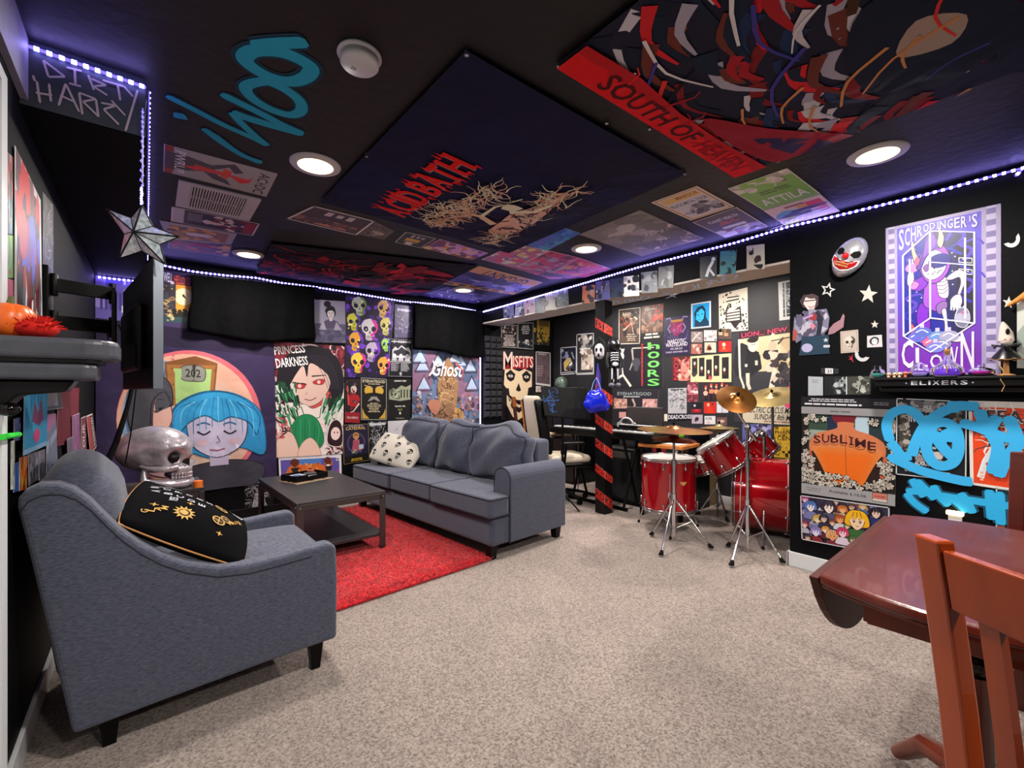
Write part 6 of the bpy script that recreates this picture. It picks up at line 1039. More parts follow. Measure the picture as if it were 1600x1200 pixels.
# ---------------------------------------------------------------- furniture materials
def fabric(name, c0, c1, **k): return noisy(name, c0, c1, 60, .9, .5, 260, 3, stretch=(1,1,6), bdist=.002, sheen=.25, spec=.15, **k)
M_SOFA = fabric('slate_fabric', '343848', '505466')
M_CHAIR = fabric('grey_linen_fabric', '373b4b', '585c6c')
M_PIPE = mat('dark_piping', '22232c', .8)
M_WOOD = noisy('cherry_wood', '5a1c0c', '84300f', 9, .28, .05, 40, stretch=(1,1,.12), coat=.3)
M_WOODTOP = noisy('cherry_tabletop', '4c180e', '642014', 5, .32, .06, 30, stretch=(.4,2,1), coat=.2)
M_DARKTOP = noisy('charcoal_laminate', '26252a', '322f33', 14, .42, .05, 50)
M_GUN = mat('gunmetal', '4c4848', .38, .7)
M_BLACKWOOD = mat('black_leg_wood', '050506', .4, spec=.25)

def decal(name, art, W, Hh, mapper, parent, m=None, cuts=(10, 10), seed=3, label=None):
    """ink marks laid on a curved surface; mapper(u, v, lift) gives the local point"""
    g = Art(100*W/Hh, seed); art(g); bm = bmesh.new(); lay = bm.faces.layers.int.new('c')
    for k, f in enumerate(g.f):
        try: face = bm.faces.new([bm.verts.new(g.v[i]) for i in f]); face[lay] = k
        except ValueError: pass
    if cuts[0] > 1: bmesh.ops.triangulate(bm, faces=bm.faces[:])
    for k in range(1, cuts[0]): bmesh.ops.bisect_plane(bm, geom=bm.verts[:]+bm.edges[:]+bm.faces[:], plane_co=(g.w*k/cuts[0], 0, 0), plane_no=(1, 0, 0))
    for k in range(1, cuts[1]): bmesh.ops.bisect_plane(bm, geom=bm.verts[:]+bm.edges[:]+bm.faces[:], plane_co=(0, 100*k/cuts[1], 0), plane_no=(0, 1, 0))
    bm.verts.index_update(); me = bpy.data.meshes.new(name); cols = [g.c[f[lay]] for f in bm.faces]
    me.from_pydata([tuple(mapper(v.co.x/g.w, v.co.y/100, .0012+v.co.z*EPS)) for v in bm.verts], [], [tuple(v.index for v in f.verts) for f in bm.faces]); bm.free()
    at_ = me.color_attributes.new('ink', 'FLOAT_COLOR', 'CORNER'); buf = []
    for p in me.polygons: buf += [*H(cols[p.index]), 1.0]*p.loop_total
    at_.data.foreach_set('color', buf); me.materials.append(m or CLOTH); me.update()
    o = bpy.data.objects.new(name, me); COL.objects.link(o); o.parent = parent
    if label: o['label'] = label
    return o

# ---------------------------------------------------------------- armchair at the left
Fc = Vector((-.778, 1.96)); Uc = Vector((.772, .636)).normalized()
def side(px, py):
    k = (px-800)/F; d = (Fc.x-k*Fc.y)/(Uc.x-k*Uc.y); Y = Fc.y-Uc.y*d
    return (-d, EYE+(HOR-py)/F*Y)
W_ARM = .76
PR = [side(*p) for p in ((9,795),(10,782),(22,768),(45,758),(75,757),(100,765),(125,783),(150,808),(175,831),(205,852),(240,870),(280,883),(330,889),(380,884),(430,872),(480,858),(508,851),(518,856),(520,900),(519,1000),(400,1042),(250,1098),(98,1156),(57,985),(25,855))]
a0 = math.atan2(Uc.y, Uc.x)-math.atan2(SA, CA)
fl = c2r(Fc.x-Uc.y*(-1)*0, Fc.y)
# chair origin: middle of the front edge
nrm2 = Vector((-Uc.y, Uc.x))          # towards the far side
oc = Fc+nrm2*W_ARM/2
arm = thing('armchair', 'grey linen armchair with swooping sides against the left wall', 'armchair', (*c2r(oc.x, oc.y), 0), a0-pi/2)
MXc = W_ARM/2
def arm_panel(x0, x1): return MB().prism(PR, x0, x1, 'x', smooth=False)
arm.location.x += .022; bpy.context.view_layer.update()
arm_panel(MXc-.085, MXc).build('side_panel', M_CHAIR, arm, bevel=.02, bseg=3)
arm_panel(-MXc, -MXc+.085).build('side_panel', M_CHAIR, arm, bevel=.02, bseg=3)
top = [p for p in PR[1:18]]
for s in (1, -1):
    inner = [(p[0]*.985-.006, p[1]-.035) for p in top[:-2]]
    MB().tube([(s*(MXc+.001), y, z) for y, z in inner], .0022, 6).build('seam', M_PIPE, arm)
MB().rbox((-.0, -.765, .54), (W_ARM-.15, .22, .80), .11, (0,.02,.035), 14, fn=lambda a, x, y, z: (a.x, a.y-.13*(a.z+.3)*.8, a.z)).build('backrest', M_CHAIR, arm)
MB().rbox((0, -.36, .415), (W_ARM-.165, .74, .15), .05, (0,.01,.02), 12).build('seat_cushion', M_CHAIR, arm)
MB().box((0, -.40, .24), (W_ARM-.16, .70, .21)).build('seat_base', M_CHAIR, arm, bevel=.02)
for x, y in ((MXc-.07, -.07), (-MXc+.07, -.07), (MXc-.07, -.74), (-MXc+.07, -.74)):
    MB().add(*[( [(x-.018,y-.018,0),(x+.018,y-.018,0),(x+.018,y+.018,0),(x-.018,y+.018,0),(x-.03,y-.03,.135),(x+.03,y-.03,.135),(x+.03,y+.03,.135),(x-.03,y+.03,.135)], [(3,2,1,0),(4,5,6,7),(0,1,5,4),(1,2,6,5),(2,3,7,6),(3,0,4,7)] )][0]).build('leg', M_BLACKWOOD, arm, bevel=.003)

# cushions
def cushion(name, label, cat, loc, rot, w, h, t, bulge, m, art, parentm=None, piping=None, group=None):
    c = thing(name, label, cat, loc, rot=rot, group=group)
    pin = lambda a, x, y, z: (a.x*(1-.07*y*y*(1-0)), a.y*(1-.07*x*x), a.z)
    MB().rbox((0,0,0), (w, h, t), t/2, (0,0,bulge), 20, fn=pin).build('cover', m, c)
    def mp(u, v, l):
        x, y = (u-.5)*1.96, (v-.5)*1.96
        return Vector((x*w/2*(1-.07*y*y), y*h/2*(1-.07*x*x), t/2+bulge*(1-x*x)*(1-y*y)+l+.0015-.3*t*max(abs(x),abs(y))**10))
    decal('embroidery', art, w, h, mp, c, cuts=(14, 14))
    if piping:
        P = []
        for k in range(40):
            q = k/40*4; i = int(q); f = (q-i)*2-1; x, y = ((f,-1),(1,f),(-f,1),(-1,-f))[i]
            P.append((x*w/2*(1-.07*y*y)*.995, y*h/2*(1-.07*x*x)*.995, 0))
        MB().tube(P, .004, 6, closed=True).build('piping', piping, c)
    return c
def tarot(g):
    G, S = 'b8924c', 'b8b8c0'
    for i, ch in enumerate('ABCDE'): g.txt(ch, 55-i*2, 84-i*9, 60-i*2, 90-i*9, S, rot=0)
    for i, ch in enumerate('NOPQRS'): g.txt(ch, 66-i*1, 86-i*9, 71-i*1, 92-i*9, S)
    g.star(28, 62, 9, G, 0, .6, 12); g.ell(28, 62, 4.5, 4.5, '0a0a10'); g.ell(28, 62, 3, 3, G)
    for x, y in ((30,84),(44,60),(78,48),(20,30),(60,12),(84,22)): g.star(x, y, 3.4, G, 0, .3, 4)
    for i, ch in enumerate('GLAM'): g.txt(ch, 16+i*3, 86-i*4, 21+i*3, 91-i*4, G)
    for x, y, r in ((36,34,6),(66,32,6.5),(44,28,5)):
        g.ell(x, y, r, r, G); g.ell(x, y, r*.8, r*.8, '0a0a10'); g.line([(x-r,y),(x+r,y)], .9, G); g.line([(x,y-r),(x,y+r)], .9, G)
    g.ell(84, 14, 9, 9, S); g.ell(84, 14, 7.8, 7.8, '0a0a10'); g.line([(79,10),(84,22),(89,8),(77,16),(91,17),(79,10)], .9, S)
    for i, ch in enumerate('MILOSE'): g.txt(ch, 40+i*4, 22-i*2.4, 43.4+i*4, 26-i*2.4, G)
    g.line([(70,86),(78,74),(80,60),(77,52)], 1, S); g.txt('YES', 40, 70, 48, 76, S)
Mz = arm.matrix_basis
def on(ch, p): return Matrix.Translation(ch.location) @ Matrix.Rotation(ch.rotation_euler.z, 4, 'Z') @ Vector(p)
pp = on(arm, (.13, -.50, .665))
zn = Vector((.26, .50, .80)).normalized(); yn = Vector((-.05, -1, .62)); yn = (yn-zn*yn.dot(zn)).normalized(); xn = yn.cross(zn)
R_ = Matrix.Rotation(arm.rotation_euler.z, 3, 'Z') @ Matrix((xn, yn, zn)).transposed()
cushion('cushion', 'black cushion with gold embroidered sun, stars and letters on the armchair', 'cushion', pp, R_.to_euler(), .42, .47, .035, .055, mat('black_velvet', '030305', .95, spec=.1), tarot, piping=mat('gold_piping', 'b8824c', .6))

# ---------------------------------------------------------------- sofa
G0 = Vector((-.156, 3.16)); SL, SD = 2.12, .86
us = Vector((-.70, .714)).normalized(); bs = Vector((.714, .70)).normalized()
sc = G0+us*SL/2+bs*SD/2
fr = math.atan2(-bs.y, -bs.x)-math.atan2(SA, CA)
sofa = thing('sofa', 'slate grey three-seat sofa with loose back cushions and black legs', 'sofa', (*c2r(sc.x, sc.y), 0), fr-pi/2)
hl, hd = SL/2, SD/2
MB().b2((-hl+.01, -hd+.05, .10), (hl-.01, hd-.03, .31)).build('base', M_SOFA, sofa, bevel=.03, bseg=3)
for s in (-1, 1):
    x0, x1 = sorted((s*hl, s*(hl-.17))); c = (x0+x1)/2; r = .085
    prof = [(x0, .10), (x1, .10), (x1, .565)]+[(c+r*cos(pi*i/10), .565+.075*sin(pi*i/10)) for i in range(1, 10)]+[(x0, .565)]
    a = MB().prism(prof, -hd+.02, hd-.20, 'y').build('arm', M_SOFA, sofa, bevel=.012)
    MB().tube([(x, hd-.198, z) for x, z in prof[1:]+prof[:1]], .004, 6).build('piping', M_PIPE, a)
MB().b2((-hl+.17, -hd+.02, .30), (hl-.17, -hd+.20, .80)).build('back_frame', M_SOFA, sofa, bevel=.03, bseg=3)
def rp(poly, r=.06, k=5):
    out = []; n = len(poly)
    for i in range(n):
        a, b, c = Vector(poly[i-1]), Vector(poly[i]), Vector(poly[(i+1) % n]); p = b+(a-b).normalized()*r; q = b+(c-b).normalized()*r
        for t in range(k+1): t /= k; out.append(tuple(p*(1-t)**2+b*2*t*(1-t)+q*t*t))
    return out
ins = hl-.17; m3 = .325; yb = -hd+.2; yf = hd
polys = [[(-m3+.003, yb), (m3-.003, yb), (m3-.003, yf-.01), (-m3+.003, yf-.01)]]
for s in (-1, 1): polys.append([(s*(m3+.003), yb), (s*ins, yb), (s*ins, hd-.195), (s*(hl+.005), hd-.195), (s*(hl+.005), yf), (s*(m3+.003), yf)])
for P in polys:
    P2 = rp(P, .035); c = MB().prism(P2, .305, .452, 'z', smooth=False).build('seat_cushion', M_SOFA, sofa, bevel=.022, bseg=3)
    for z in (.318, .441): MB().tube([(x, y, z) for x, y in rp(ring(P, 1.0), .03)], .0045, 6, closed=True).build('piping', M_PIPE, c)
rnd = random.Random(4)
for i, (x, w_, tl) in enumerate(((.60, .62, .02), (0.0, .60, -.02), (-.58, .70, .0))):
    def slump(a, ux, uy, uz, i=i):
        k = .03*sin(3*ux+i*2)*(uz+1); z = a.z-.035*(uz > 0)*ux*ux*uz-(0.05*max(0, -ux-.3)*max(0, uz) if i == 2 else 0); y = a.y-.16*(a.z+.24)+k+.012*sin(7*ux+5*uz+i)
        return (a.x*(1-.05*uz)-(.03*max(0, uz) if i == 2 else 0), y, z+.012*sin(5*ux+i))
    c = MB().rbox((x, -.105, .685), (w_, .17, .47), .075, (.01,.075,.02), 18, fn=slump).build('back_cushion', M_SOFA, sofa)
    P = []
    for k in range(44):
        q = k/44*4; j = int(q); f = (q-j)*2-1; ux, uz = ((f,-1),(1,f),(-f,1),(-1,-f))[j]
        a = Vector((ux*(w_/2-.012), .085*.8, uz*(.235-.012))); a = Vector(slump(a, ux, 1, uz)); P.append((x+a.x, -.105+a.y, .685+a.z))
    MB().tube(P, .0045, 6, closed=True).build('piping', M_PIPE, c)
for x, y in ((-hl+.07, hd-.08), (hl-.07, hd-.08), (-hl+.07, -hd+.07), (hl-.07, -hd+.07)):
    MB().add([(x-.025,y-.025,0),(x+.025,y-.025,0),(x+.025,y+.025,0),(x-.025,y+.025,0),(x-.035,y-.035,.105),(x+.035,y-.035,.105),(x+.035,y+.035,.105),(x-.035,y+.035,.105)], [(3,2,1,0),(4,5,6,7),(0,1,5,4),(1,2,6,5),(2,3,7,6),(3,0,4,7)]).build('leg', M_BLACKWOOD, sofa, bevel=.003)
def skullprint(g):
    for x, y in ((14,80),(42,88),(70,78),(90,90),(22,48),(52,58),(82,50),(8,20),(36,24),(64,26),(92,18),(52,4)):
        x = x*g.w/100; g.skull(x, y, 9, '121214', 'c8c2b8', g.r.uniform(-.4, .4))
pc = on(sofa, (.70, .12, .60))
R_ = Matrix.Rotation(sofa.rotation_euler.z, 3, 'Z') @ Matrix.Rotation(radians(38), 3, 'Z') @ Matrix.Rotation(radians(-48), 3, 'X') @ Matrix.Rotation(radians(164), 3, 'Z')
cushion('cushion', 'cream cushion printed with black skulls at the far end of the sofa', 'cushion', pc, R_.to_euler(), .52, .36, .04, .05, mat('cream_cotton', 'b4ada4', .9), skullprint)

# ---------------------------------------------------------------- coffee table and tray
tc_ = c2r(-1.574, 3.685); TW, TD, TH = .63, 1.18, .42
ct = thing('coffee_table', 'low dark metal-framed coffee table with lower shelf on the red rug', 'coffee table', (*tc_, .032), radians(1.2))
MB().b2((-TW/2, -TD/2, TH-.012), (TW/2, TD/2, TH)).build('tabletop', M_DARKTOP, ct, bevel=.002)
fm = MB()
for s in (-1, 1): fm.box((s*(TW/2-.012), 0, TH-.035), (.024, TD-.004, .045)).box((0, s*(TD/2-.012), TH-.035), (TW-.05, .024, .045))
fm.build('rim', M_GUN, ct, bevel=.003)
for sx in (-1, 1):
    for sy in (-1, 1):
        l = MB().box((sx*(TW/2-.004), sy*(TD/2-.024), TH/2-.008), (.006, .046, TH-.02)).box((sx*(TW/2-.024), sy*(TD/2-.003), TH/2-.008), (.046, .006, TH-.02)).box((sx*(TW/2-.02), sy*(TD/2-.02), .006), (.04,.04,.012)).build('leg', M_GUN, ct)
        MB().cyl((sx*(TW/2-.001), sy*(TD/2-.024), TH-.035), (sx*(TW/2+.004), sy*(TD/2-.024), TH-.035), .008, n=10).build('bolt', M_STEEL, l)
        MB().cyl((sx*(TW/2-.024), sy*(TD/2-.001), TH-.035), (sx*(TW/2-.024), sy*(TD/2+.004), TH-.035), .008, n=10).build('bolt', M_STEEL, l)
MB().b2((-TW/2+.01, -TD/2+.01, .085), (TW/2-.01, TD/2-.01, .11)).build('shelf', M_DARKTOP, ct, bevel=.003)
def oncof(x, y, z=0): return on(ct, (x, y, TH+z))
t = thing('runner_cloth', 'small fringed patterned cloth under the tray on the coffee table', 'cloth', oncof(-.02, .26), radians(20)); 
def cl(g): g.bg('a88468'); g.scat(26, 2, 2, g.w-2, 98, 4, 9, ['5c3c30', 'd0b090', '2c2024']); g.frame(3, 3, '5c3c30')
decal('woven_pattern', cl, .34, .24, lambda u, v, l: Vector(((u-.5)*.34, (v-.5)*.24, .003+l)), t, cuts=(1, 1))
MB().box((0,0,.002), (.34,.24,.003)).build('cloth', mat('tan_cloth', 'a08468', .9), t)
MB().add(*(lambda V: (V, [(i*4, i*4+1, i*4+2, i*4+3) for i in range(len(V)//4)]))([p for i in range(30) for p in ((-.165+i*.0114, -.12, .003), (-.16+i*.0114, -.12, .003), (-.159+i*.0114, -.14, .001), (-.164+i*.0114, -.14, .001))])).build('fringe', mat('pale_fringe', 'c8b090', .9), t)
t = thing('serving_tray', 'black handled serving tray holding small things on the coffee table', 'tray', oncof(-.02, .28, .006), radians(20))
MB().box((0,0,.004), (.30,.20,.008)).build('tray_base', M_BLACKPLASTIC, t)
for (c, d) in (((-.15,0,.025),(.008,.20,.05)), ((.15,0,.025),(.008,.20,.05)), ((0,-.10,.025),(.30,.008,.05)), ((0,.10,.025),(.30,.008,.05))): MB().box(c, d).build('tray_side', M_BLACKPLASTIC, t, bevel=.002)
MB().tube([(-.04,-.106,.035),(-.03,-.112,.04),(.03,-.112,.04),(.04,-.106,.035)], .006).build('handle', M_STEEL, t)
for k, (x, y, c, lb, dd_) in enumerate(((-.06,.02,'a8a8b0','pale grey folded packet in the black tray',(.11,.09,.03)),(.05,.0,'3a3a44','dark box in the black tray',(.07,.10,.035)),(.09,.05,'a85c4c','small reddish carton in the black tray',(.05,.04,.05)),(-.1,-.05,'2c4c8a','small blue carton in the black tray',(.05,.06,.04)))):
    R = Matrix.Translation((x, y, .008)) @ Matrix.Rotation(k, 4, 'Z'); o = MB().box((0,0,dd_[2]/2), dd_).build('small_box', mat('box_'+c, c, .5), origin=(0,0,0), bevel=.004); o.matrix_world = Matrix.Translation(t.location) @ Matrix.Rotation(t.rotation_euler.z, 4, 'Z') @ R
    tag(o, lb, 'box')

# ---------------------------------------------------------------- red rug
R0 = Vector((1.843, 2.547)); rw = thing('shag_rug', 'bright red shag rug under the coffee table and sofa', 'rug', (R0.x-.76, R0.y+1.05, 0), radians(4.2))
M_RUG = noisy('red_shag', '94040f', 'd00a1c', 30, .95, .6, 70, 5, bdist=.02, sheen=.2)
MB().rbox((0,0,.012), (1.52, 2.1, .024), .012, (0,0,0), 8).build('rug_base', M_RUG, rw)
rr = random.Random(9); V = []; Fs = []
for i in range(30000):
    e = rr.random()
    if e < .72: x, y = rr.uniform(-.4, .76), rr.uniform(-1.05, 1.05)
    elif e < .92: x, y = rr.uniform(-.3, .76), rr.uniform(-1.06, -.2)
    else: x, y = rr.uniform(.7, .77), rr.uniform(-1.05, 1.05)
    a = rr.uniform(0, 6.28); h = rr.uniform(.008, .018); lx, ly = rr.uniform(-.02, .02), rr.uniform(-.02, .02); w_ = .0032; b = len(V)
    V += [(x-cos(a)*w_, y-sin(a)*w_, .018), (x+cos(a)*w_, y+sin(a)*w_, .018), (x+lx+cos(a)*w_*.5, y+ly+sin(a)*w_*.5, .018+h)]; Fs.append((b, b+1, b+2))
pile = MB(); pile.v = V; pile.f = Fs; pile.sm = [False]*len(Fs); pile.mi = [0]*len(Fs)
p_ = pile.build('rug_pile', M_RUG, rw); p_['kind'] = 'stuff'

# ---------------------------------------------------------------- chrome skull on a side table
st_ = thing('side_table', 'dark side table with steel frame under the chrome skull', 'side table', (.06, 4.10, 0), 0)
sw, sd, sh = .52, .52, .53
MB().box((0,0,sh-.012), (sw, sd, .024)).build('tabletop', M_DARKTOP, st_, bevel=.002)
for sx in (-1, 1):
    for sy in (-1, 1): MB().box((sx*(sw/2-.015), sy*(sd/2-.015), (sh-.025)/2), (.03,.03,sh-.025)).build('leg', M_GUN, st_, bevel=.002)
MB().box((0,0,.12), (sw-.06, sd-.06, .02)).build('shelf', M_DARKTOP, st_)
rl = MB()
for s in (-1, 1): rl.box((0, s*(sd/2-.016), sh-.04), (sw-.06,.02,.03)).box((s*(sw/2-.016), 0, sh-.04), (.02,sd-.06,.03))
rl.build('rim', M_GUN, st_)
o = MB().box((0,0,.1), (.02,.16,.2)).build('white_card', M_WHITE, origin=(0,0,0)); o.location = (.12, 3.90, .13); o.rotation_euler.z = .6; tag(o, 'white card standing on the lower shelf of the side table', 'card')
sk = thing('skull_ornament', 'large chrome human skull ornament on the dark side table', 'skull ornament', (.075, 4.03, sh), radians(-32))
M_SK = noisy('antique_chrome', 'a49ca4', 'd0c8d0', 14, .25, .35, 30, metal=.55, bdist=.01)
def gauss(d, c, s): return math.exp(-((Vector(d)-Vector(c).normalized()).length/s)**2)
def skull_r(d):
    x, y, z = d
    r = 1/sqrt((x/.235)**2+(y/.17)**2+((z/.175 if z > 0 else z/.15))**2)
    for s in (-1, 1):
        r *= 1-.36*gauss(d, (.86,s*.36,-.16), .20)+.09*gauss(d, (.86,s*.36,.14), .17)+.12*gauss(d, (.70,s*.58,-.45), .18)-.09*gauss(d, (.35,s*.9,-.08), .3)
    r *= 1-.20*gauss(d, (1,0,-.42), .12)+.22*gauss(d, (.95,0,-.80), .30)+.06*gauss(d, (1,0,-.12), .10)
    return r
V = []; Fs = []; n, m = 96, 64
for a in range(m+1):
    for i in range(n):
        th = pi*a/m; ph = 2*pi*i/n; d = (sin(th)*cos(ph), sin(th)*sin(ph), cos(th)); r = skull_r(d); V.append((d[0]*r-.03, d[1]*r, d[2]*r+.255))
for a in range(m):
    for i in range(n): Fs.append((a*n+i, a*n+(i+1) % n, (a+1)*n+(i+1) % n, (a+1)*n+i))
cr = MB(); cr.add(V, Fs, True); cr.build('cranium', M_SK, sk)
M_SOCK = mat('dark_socket', '140f11', .5, .4)
for s in (-1, 1):
    MB().ell((.125, s*.072, .215), (.040,.040,.036), 18, 12).build('eye_socket', M_SOCK, sk)
    MB().tube([(.165, s*.085, .155), (.11, s*.135, .145), (.03, s*.158, .155), (-.03, s*.15, .17)], [.024,.022,.014,.010], 10).build('cheekbone', M_SK, sk)
MB().prism([(.165,-.02),(.195,0),(.165,.02),(.14,0)], .145, .20, 'z').build('nose_cavity', M_SOCK, sk)
MB().rbox((.13,0,.125), (.12,.13,.10), .045, (.012,.008,0), 10).build('upper_jaw', M_SK, sk)
jaw = MB()
jaw.tube([(-.02,.13,.17),(-.02,.132,.07),(.05,.115,.045),(.12,.08,.035),(.175,.032,.032),(.175,-.032,.032),(.12,-.08,.035),(.05,-.115,.045),(-.02,-.132,.07),(-.02,-.13,.17)], [.014,.028,.030,.032,.034,.034,.032,.030,.028,.014], 12)
jaw.rbox((.14,0,.036), (.10,.10,.068), .03, (0,0,0), 8)
jaw.build('lower_jaw', M_SK, sk)
for row, z in ((0, .096), (1, .075)):
    for i in range(14):
        a = radians(-78+12*i); x = .105+.092*cos(a); y = .074*sin(a)
        MB().rbox((x, y, z), (.017,.015,.026 if row == 0 else .020), .006, (0,0,0), 3).build('tooth', M_SK, sk)
o = MB().cyl((0,0,0), (0,0,.045), .028, n=20).build('candle', mat('orange_wax', 'e0701c', .5), origin=(0,0,0)); o.location = (.285, 3.87, sh); tag(o, 'small orange candle beside the chrome skull', 'candle')

# ---------------------------------------------------------------- television on its wall arms
A0, A1 = Vector((.03, 2.16)), Vector((-.098, 3.16)); td = (A1-A0).normalized(); ang = math.atan2(td.y, td.x)
tv = thing('television', 'large black flat television seen edge-on under the left soffit', 'television', (*((A0+A1)/2), 1.21), ang)
L_ = (A1-A0).length
MB().box((0,-.012,.259), (L_, .018, .515)).build('casing', M_BLACKPLASTIC, tv, bevel=.004)
MB().box((0,-.0225,.259), (L_-.02, .002, .50)).build('screen', mat('tv_glass', '030304', .08), tv)
MB().box((0,.014,.22), (L_*.5, .034, .28)).build('rear_housing', M_BLACKPLASTIC, tv, bevel=.02)
eb = MB().box((-L_/2-.001,-.006,.259), (.003, .030, .515)).build('side_bezel', mat('grey_bezel', '7c8490', .35, .5), tv); eb['label'] = 'grey metal side bezel'
mt = thing('wall_mount', 'black double-arm television bracket on the left wall', 'wall mount', (X0, 2.60, 1.56), 0)
MB().box((.01,0,.0), (.02,.07,.29)).build('wall_plate', M_BLACKMETAL, mt, bevel=.003)
for z in (.075, -.075):
    a = MB(); p0, p1 = Vector((.03, .01, z)), Vector((.205, .09, z)); d_ = (p1-p0); R = Matrix.Translation((p0+p1)/2) @ Matrix.Rotation(math.atan2(d_.y, d_.x), 4, 'Z')
    a.box((0,0,0), (d_.length, .02, .055), M=R); a.cyl(p0-Vector((0,0,.045)), p0+Vector((0,0,.045)), .013, n=12); a.cyl(p1-Vector((0,0,.045)), p1+Vector((0,0,.045)), .012, n=12); a.build('arm', M_BLACKMETAL, mt, bevel=.002)
MB().box((.212,.09,-.03), (.012,.14,.24)).build('screen_plate', M_BLACKMETAL, mt)
cb = MB().tube([at(207, 606, 2.3), at(198, 640, 2.28), at(182, 690, 2.25), at(163, 732, 2.22)], [.008,.010,.013,.014]).build('cable_bundle', M_BLACKRUBBER); tag(cb, 'thick black bundle of cables hanging below the television', 'cable')
cb = MB().tube([at(213, 606, 2.25), at(209, 640, 2.25), at(204, 680, 2.25), at(196, 724, 2.25)], .003).build('cable', M_BLACKRUBBER); tag(cb, 'thin black cable hanging in front of the chrome skull', 'cable')
cb = MB().tube([(at(*p)) for p in ((176,500,2.35),(168,520,2.35),(170,545,2.35),(186,550,2.35),(194,530,2.35),(186,508,2.35),(172,512,2.35))], .003).build('cable', M_BLACKRUBBER); tag(cb, 'looped black cable behind the television arms', 'cable')

# ---------------------------------------------------------------- mantel shelf at far left
ms = thing('mantel_shelf', 'dark stepped mantel shelf with rounded corner sticking out at far left', 'shelf', (X0, 1.70, 0), 0)
M_MANT = noisy('dark_grey_gloss', '3c3e46', '4a4c54', 20, .35, .1)
def slab(wd, z0, z1, r, y0, y1):
    P = [(0, y0), (wd-r, y0)]+[(wd-r+r*sin(pi/2*i/6), y0+r-r*cos(pi/2*i/6)) for i in range(1, 7)]+[(wd, y1), (0, y1)]
    return MB().prism(P, z0, z1, 'z')
slab(.262, 1.288, 1.345, .07, 0, .19).build('top_slab', M_MANT, ms, bevel=.014, bseg=3)
slab(.215, 1.232, 1.278, .03, .01, .18).build('lower_moulding', M_MANT, ms, bevel=.012, bseg=3)
slab(.225, 1.278, 1.288, .03, .01, .18).build('fillet', M_BLACKTRIM, ms)
cor = MB().prism([(.0,1.232),(.17,1.232),(.15,1.20),(.06,1.19),(.03,1.15),(0,1.14)], .04, .15, 'y').build('corbel', M_BLACKTRIM, ms, bevel=.006)
MB().ell((.045, .03, 1.155), (.024,.022,.018)).build('corbel_knob', mat('black_gloss', '050505', .1), ms)
pk = at(6, 497, 1.17); P = thing('pumpkin_ornament', 'smooth orange pumpkin-like ornament on the mantel shelf', 'ornament', (pk.x, 1.79, 1.345), 0)
for i in range(8): a = i*pi/4; MB().ell((.02*cos(a), .02*sin(a), .045), (.035,.035,.045), 12, 8).build('segment', mat('orange_glaze', 'e0641c', .35), P)
MB().cyl((0,0,.085), (.004,0,.11), .008, .005, 8).build('stem', mat('dull_green', '5a6030', .7), P)
rt = thing('red_tassel', 'bright red shaggy woollen tuft lying on the mantel shelf', 'tassel', (-.235, 1.775, 1.345), 0)
rb = MB(); rr = random.Random(5)
rb.ell((0,0,.026), (.05,.045,.026), 14, 8)
for i in range(260):
    a, e = rr.uniform(0, 6.28), rr.uniform(.05, 1.4); d_ = Vector((cos(a)*cos(e), sin(a)*cos(e), sin(e))); p = Vector((d_.x*.048, d_.y*.043, .026+d_.z*.024)); rb.cyl(p, p+d_*rr.uniform(.008,.02)+Vector((0,0,-.002)), .002, .0006, 4, False)
rb.build('tuft', mat('scarlet_wool', 'c01408', .9), rt)

# ---------------------------------------------------------------- star lantern on its cord
sp = at(221, 367, 1.66); sl = thing('star_lantern', 'hanging five-pointed glass star lantern with black edges below the left soffit', 'lantern', sp, 0)
sl.rotation_euler = (0, radians(0), 0)
right = Vector((CA, -SA, 0)); fw = Vector((SA, CA, 0)); up = Vector((0, 0, 1))
tips = [(222,320),(280,370),(259,414),(186,404),(166,326)]
k_ = 1.66/F
T3 = [right*((x-221)*k_)+up*(-(y-367)*k_)+fw*(.0) for x, y in tips]
inn = [(T3[i]+T3[(i+1) % 5])*.5*.60 for i in range(5)]
fr_ = MB(); gl = []
M_GLASS = noisy('mottled_glass', '8ca4ac', 'f0f8ff', 60, .2, .6, 70, spec=.9, bdist=.004)
M_EDGE = mat('lead_edge', '1a2024', .5, .5)
for side_ in (-1, 1):
    c = fw*(.035*side_)
    for i in range(5):
        t0, a, b = T3[i], inn[i], inn[i-1]
        for q in (a, b):
            MB_ = MB(); MB_.add([t0, q, c], [(0, 1, 2)]); o = MB_.build('glass_pane', M_GLASS, sl)
        fr_.tube([t0, c], .0028, 6); fr_.tube([t0, a], .0022, 6); fr_.tube([t0, b], .0022, 6); fr_.tube([c, a], .0018, 6)
fr_.build('frame', M_EDGE, sl)
cd = MB().tube([T3[0], at(223, 250, 1.665)-sp, at(224, 200, 1.67)-sp, Vector((sp.x*0+.004, 2.175, CEIL-.05))-sp], .0012, 6).build('cord', M_STEEL, sl)
bd = MB(); 
for i in range(60): t_ = i/59; y = 320-150*t_; p = at(221+2.6*sin(i*1.1)*(1-t_)+2*t_, y, 1.662)-sp; bd.ell(p, .0022+.002*(i % 3 == 0), 6, 4)
b_ = bd.build('bead_string', mat('violet_bead_light', '8080c0', .3, emit='8a7cff', es=1.2), sl); b_['kind'] = 'stuff'
gb = MB()
for i in range(7): gb.ell(at(221, 318-4*i, 1.658)-sp, .0032, 8, 6)
gb.build('light_cluster', M_LED, sl)

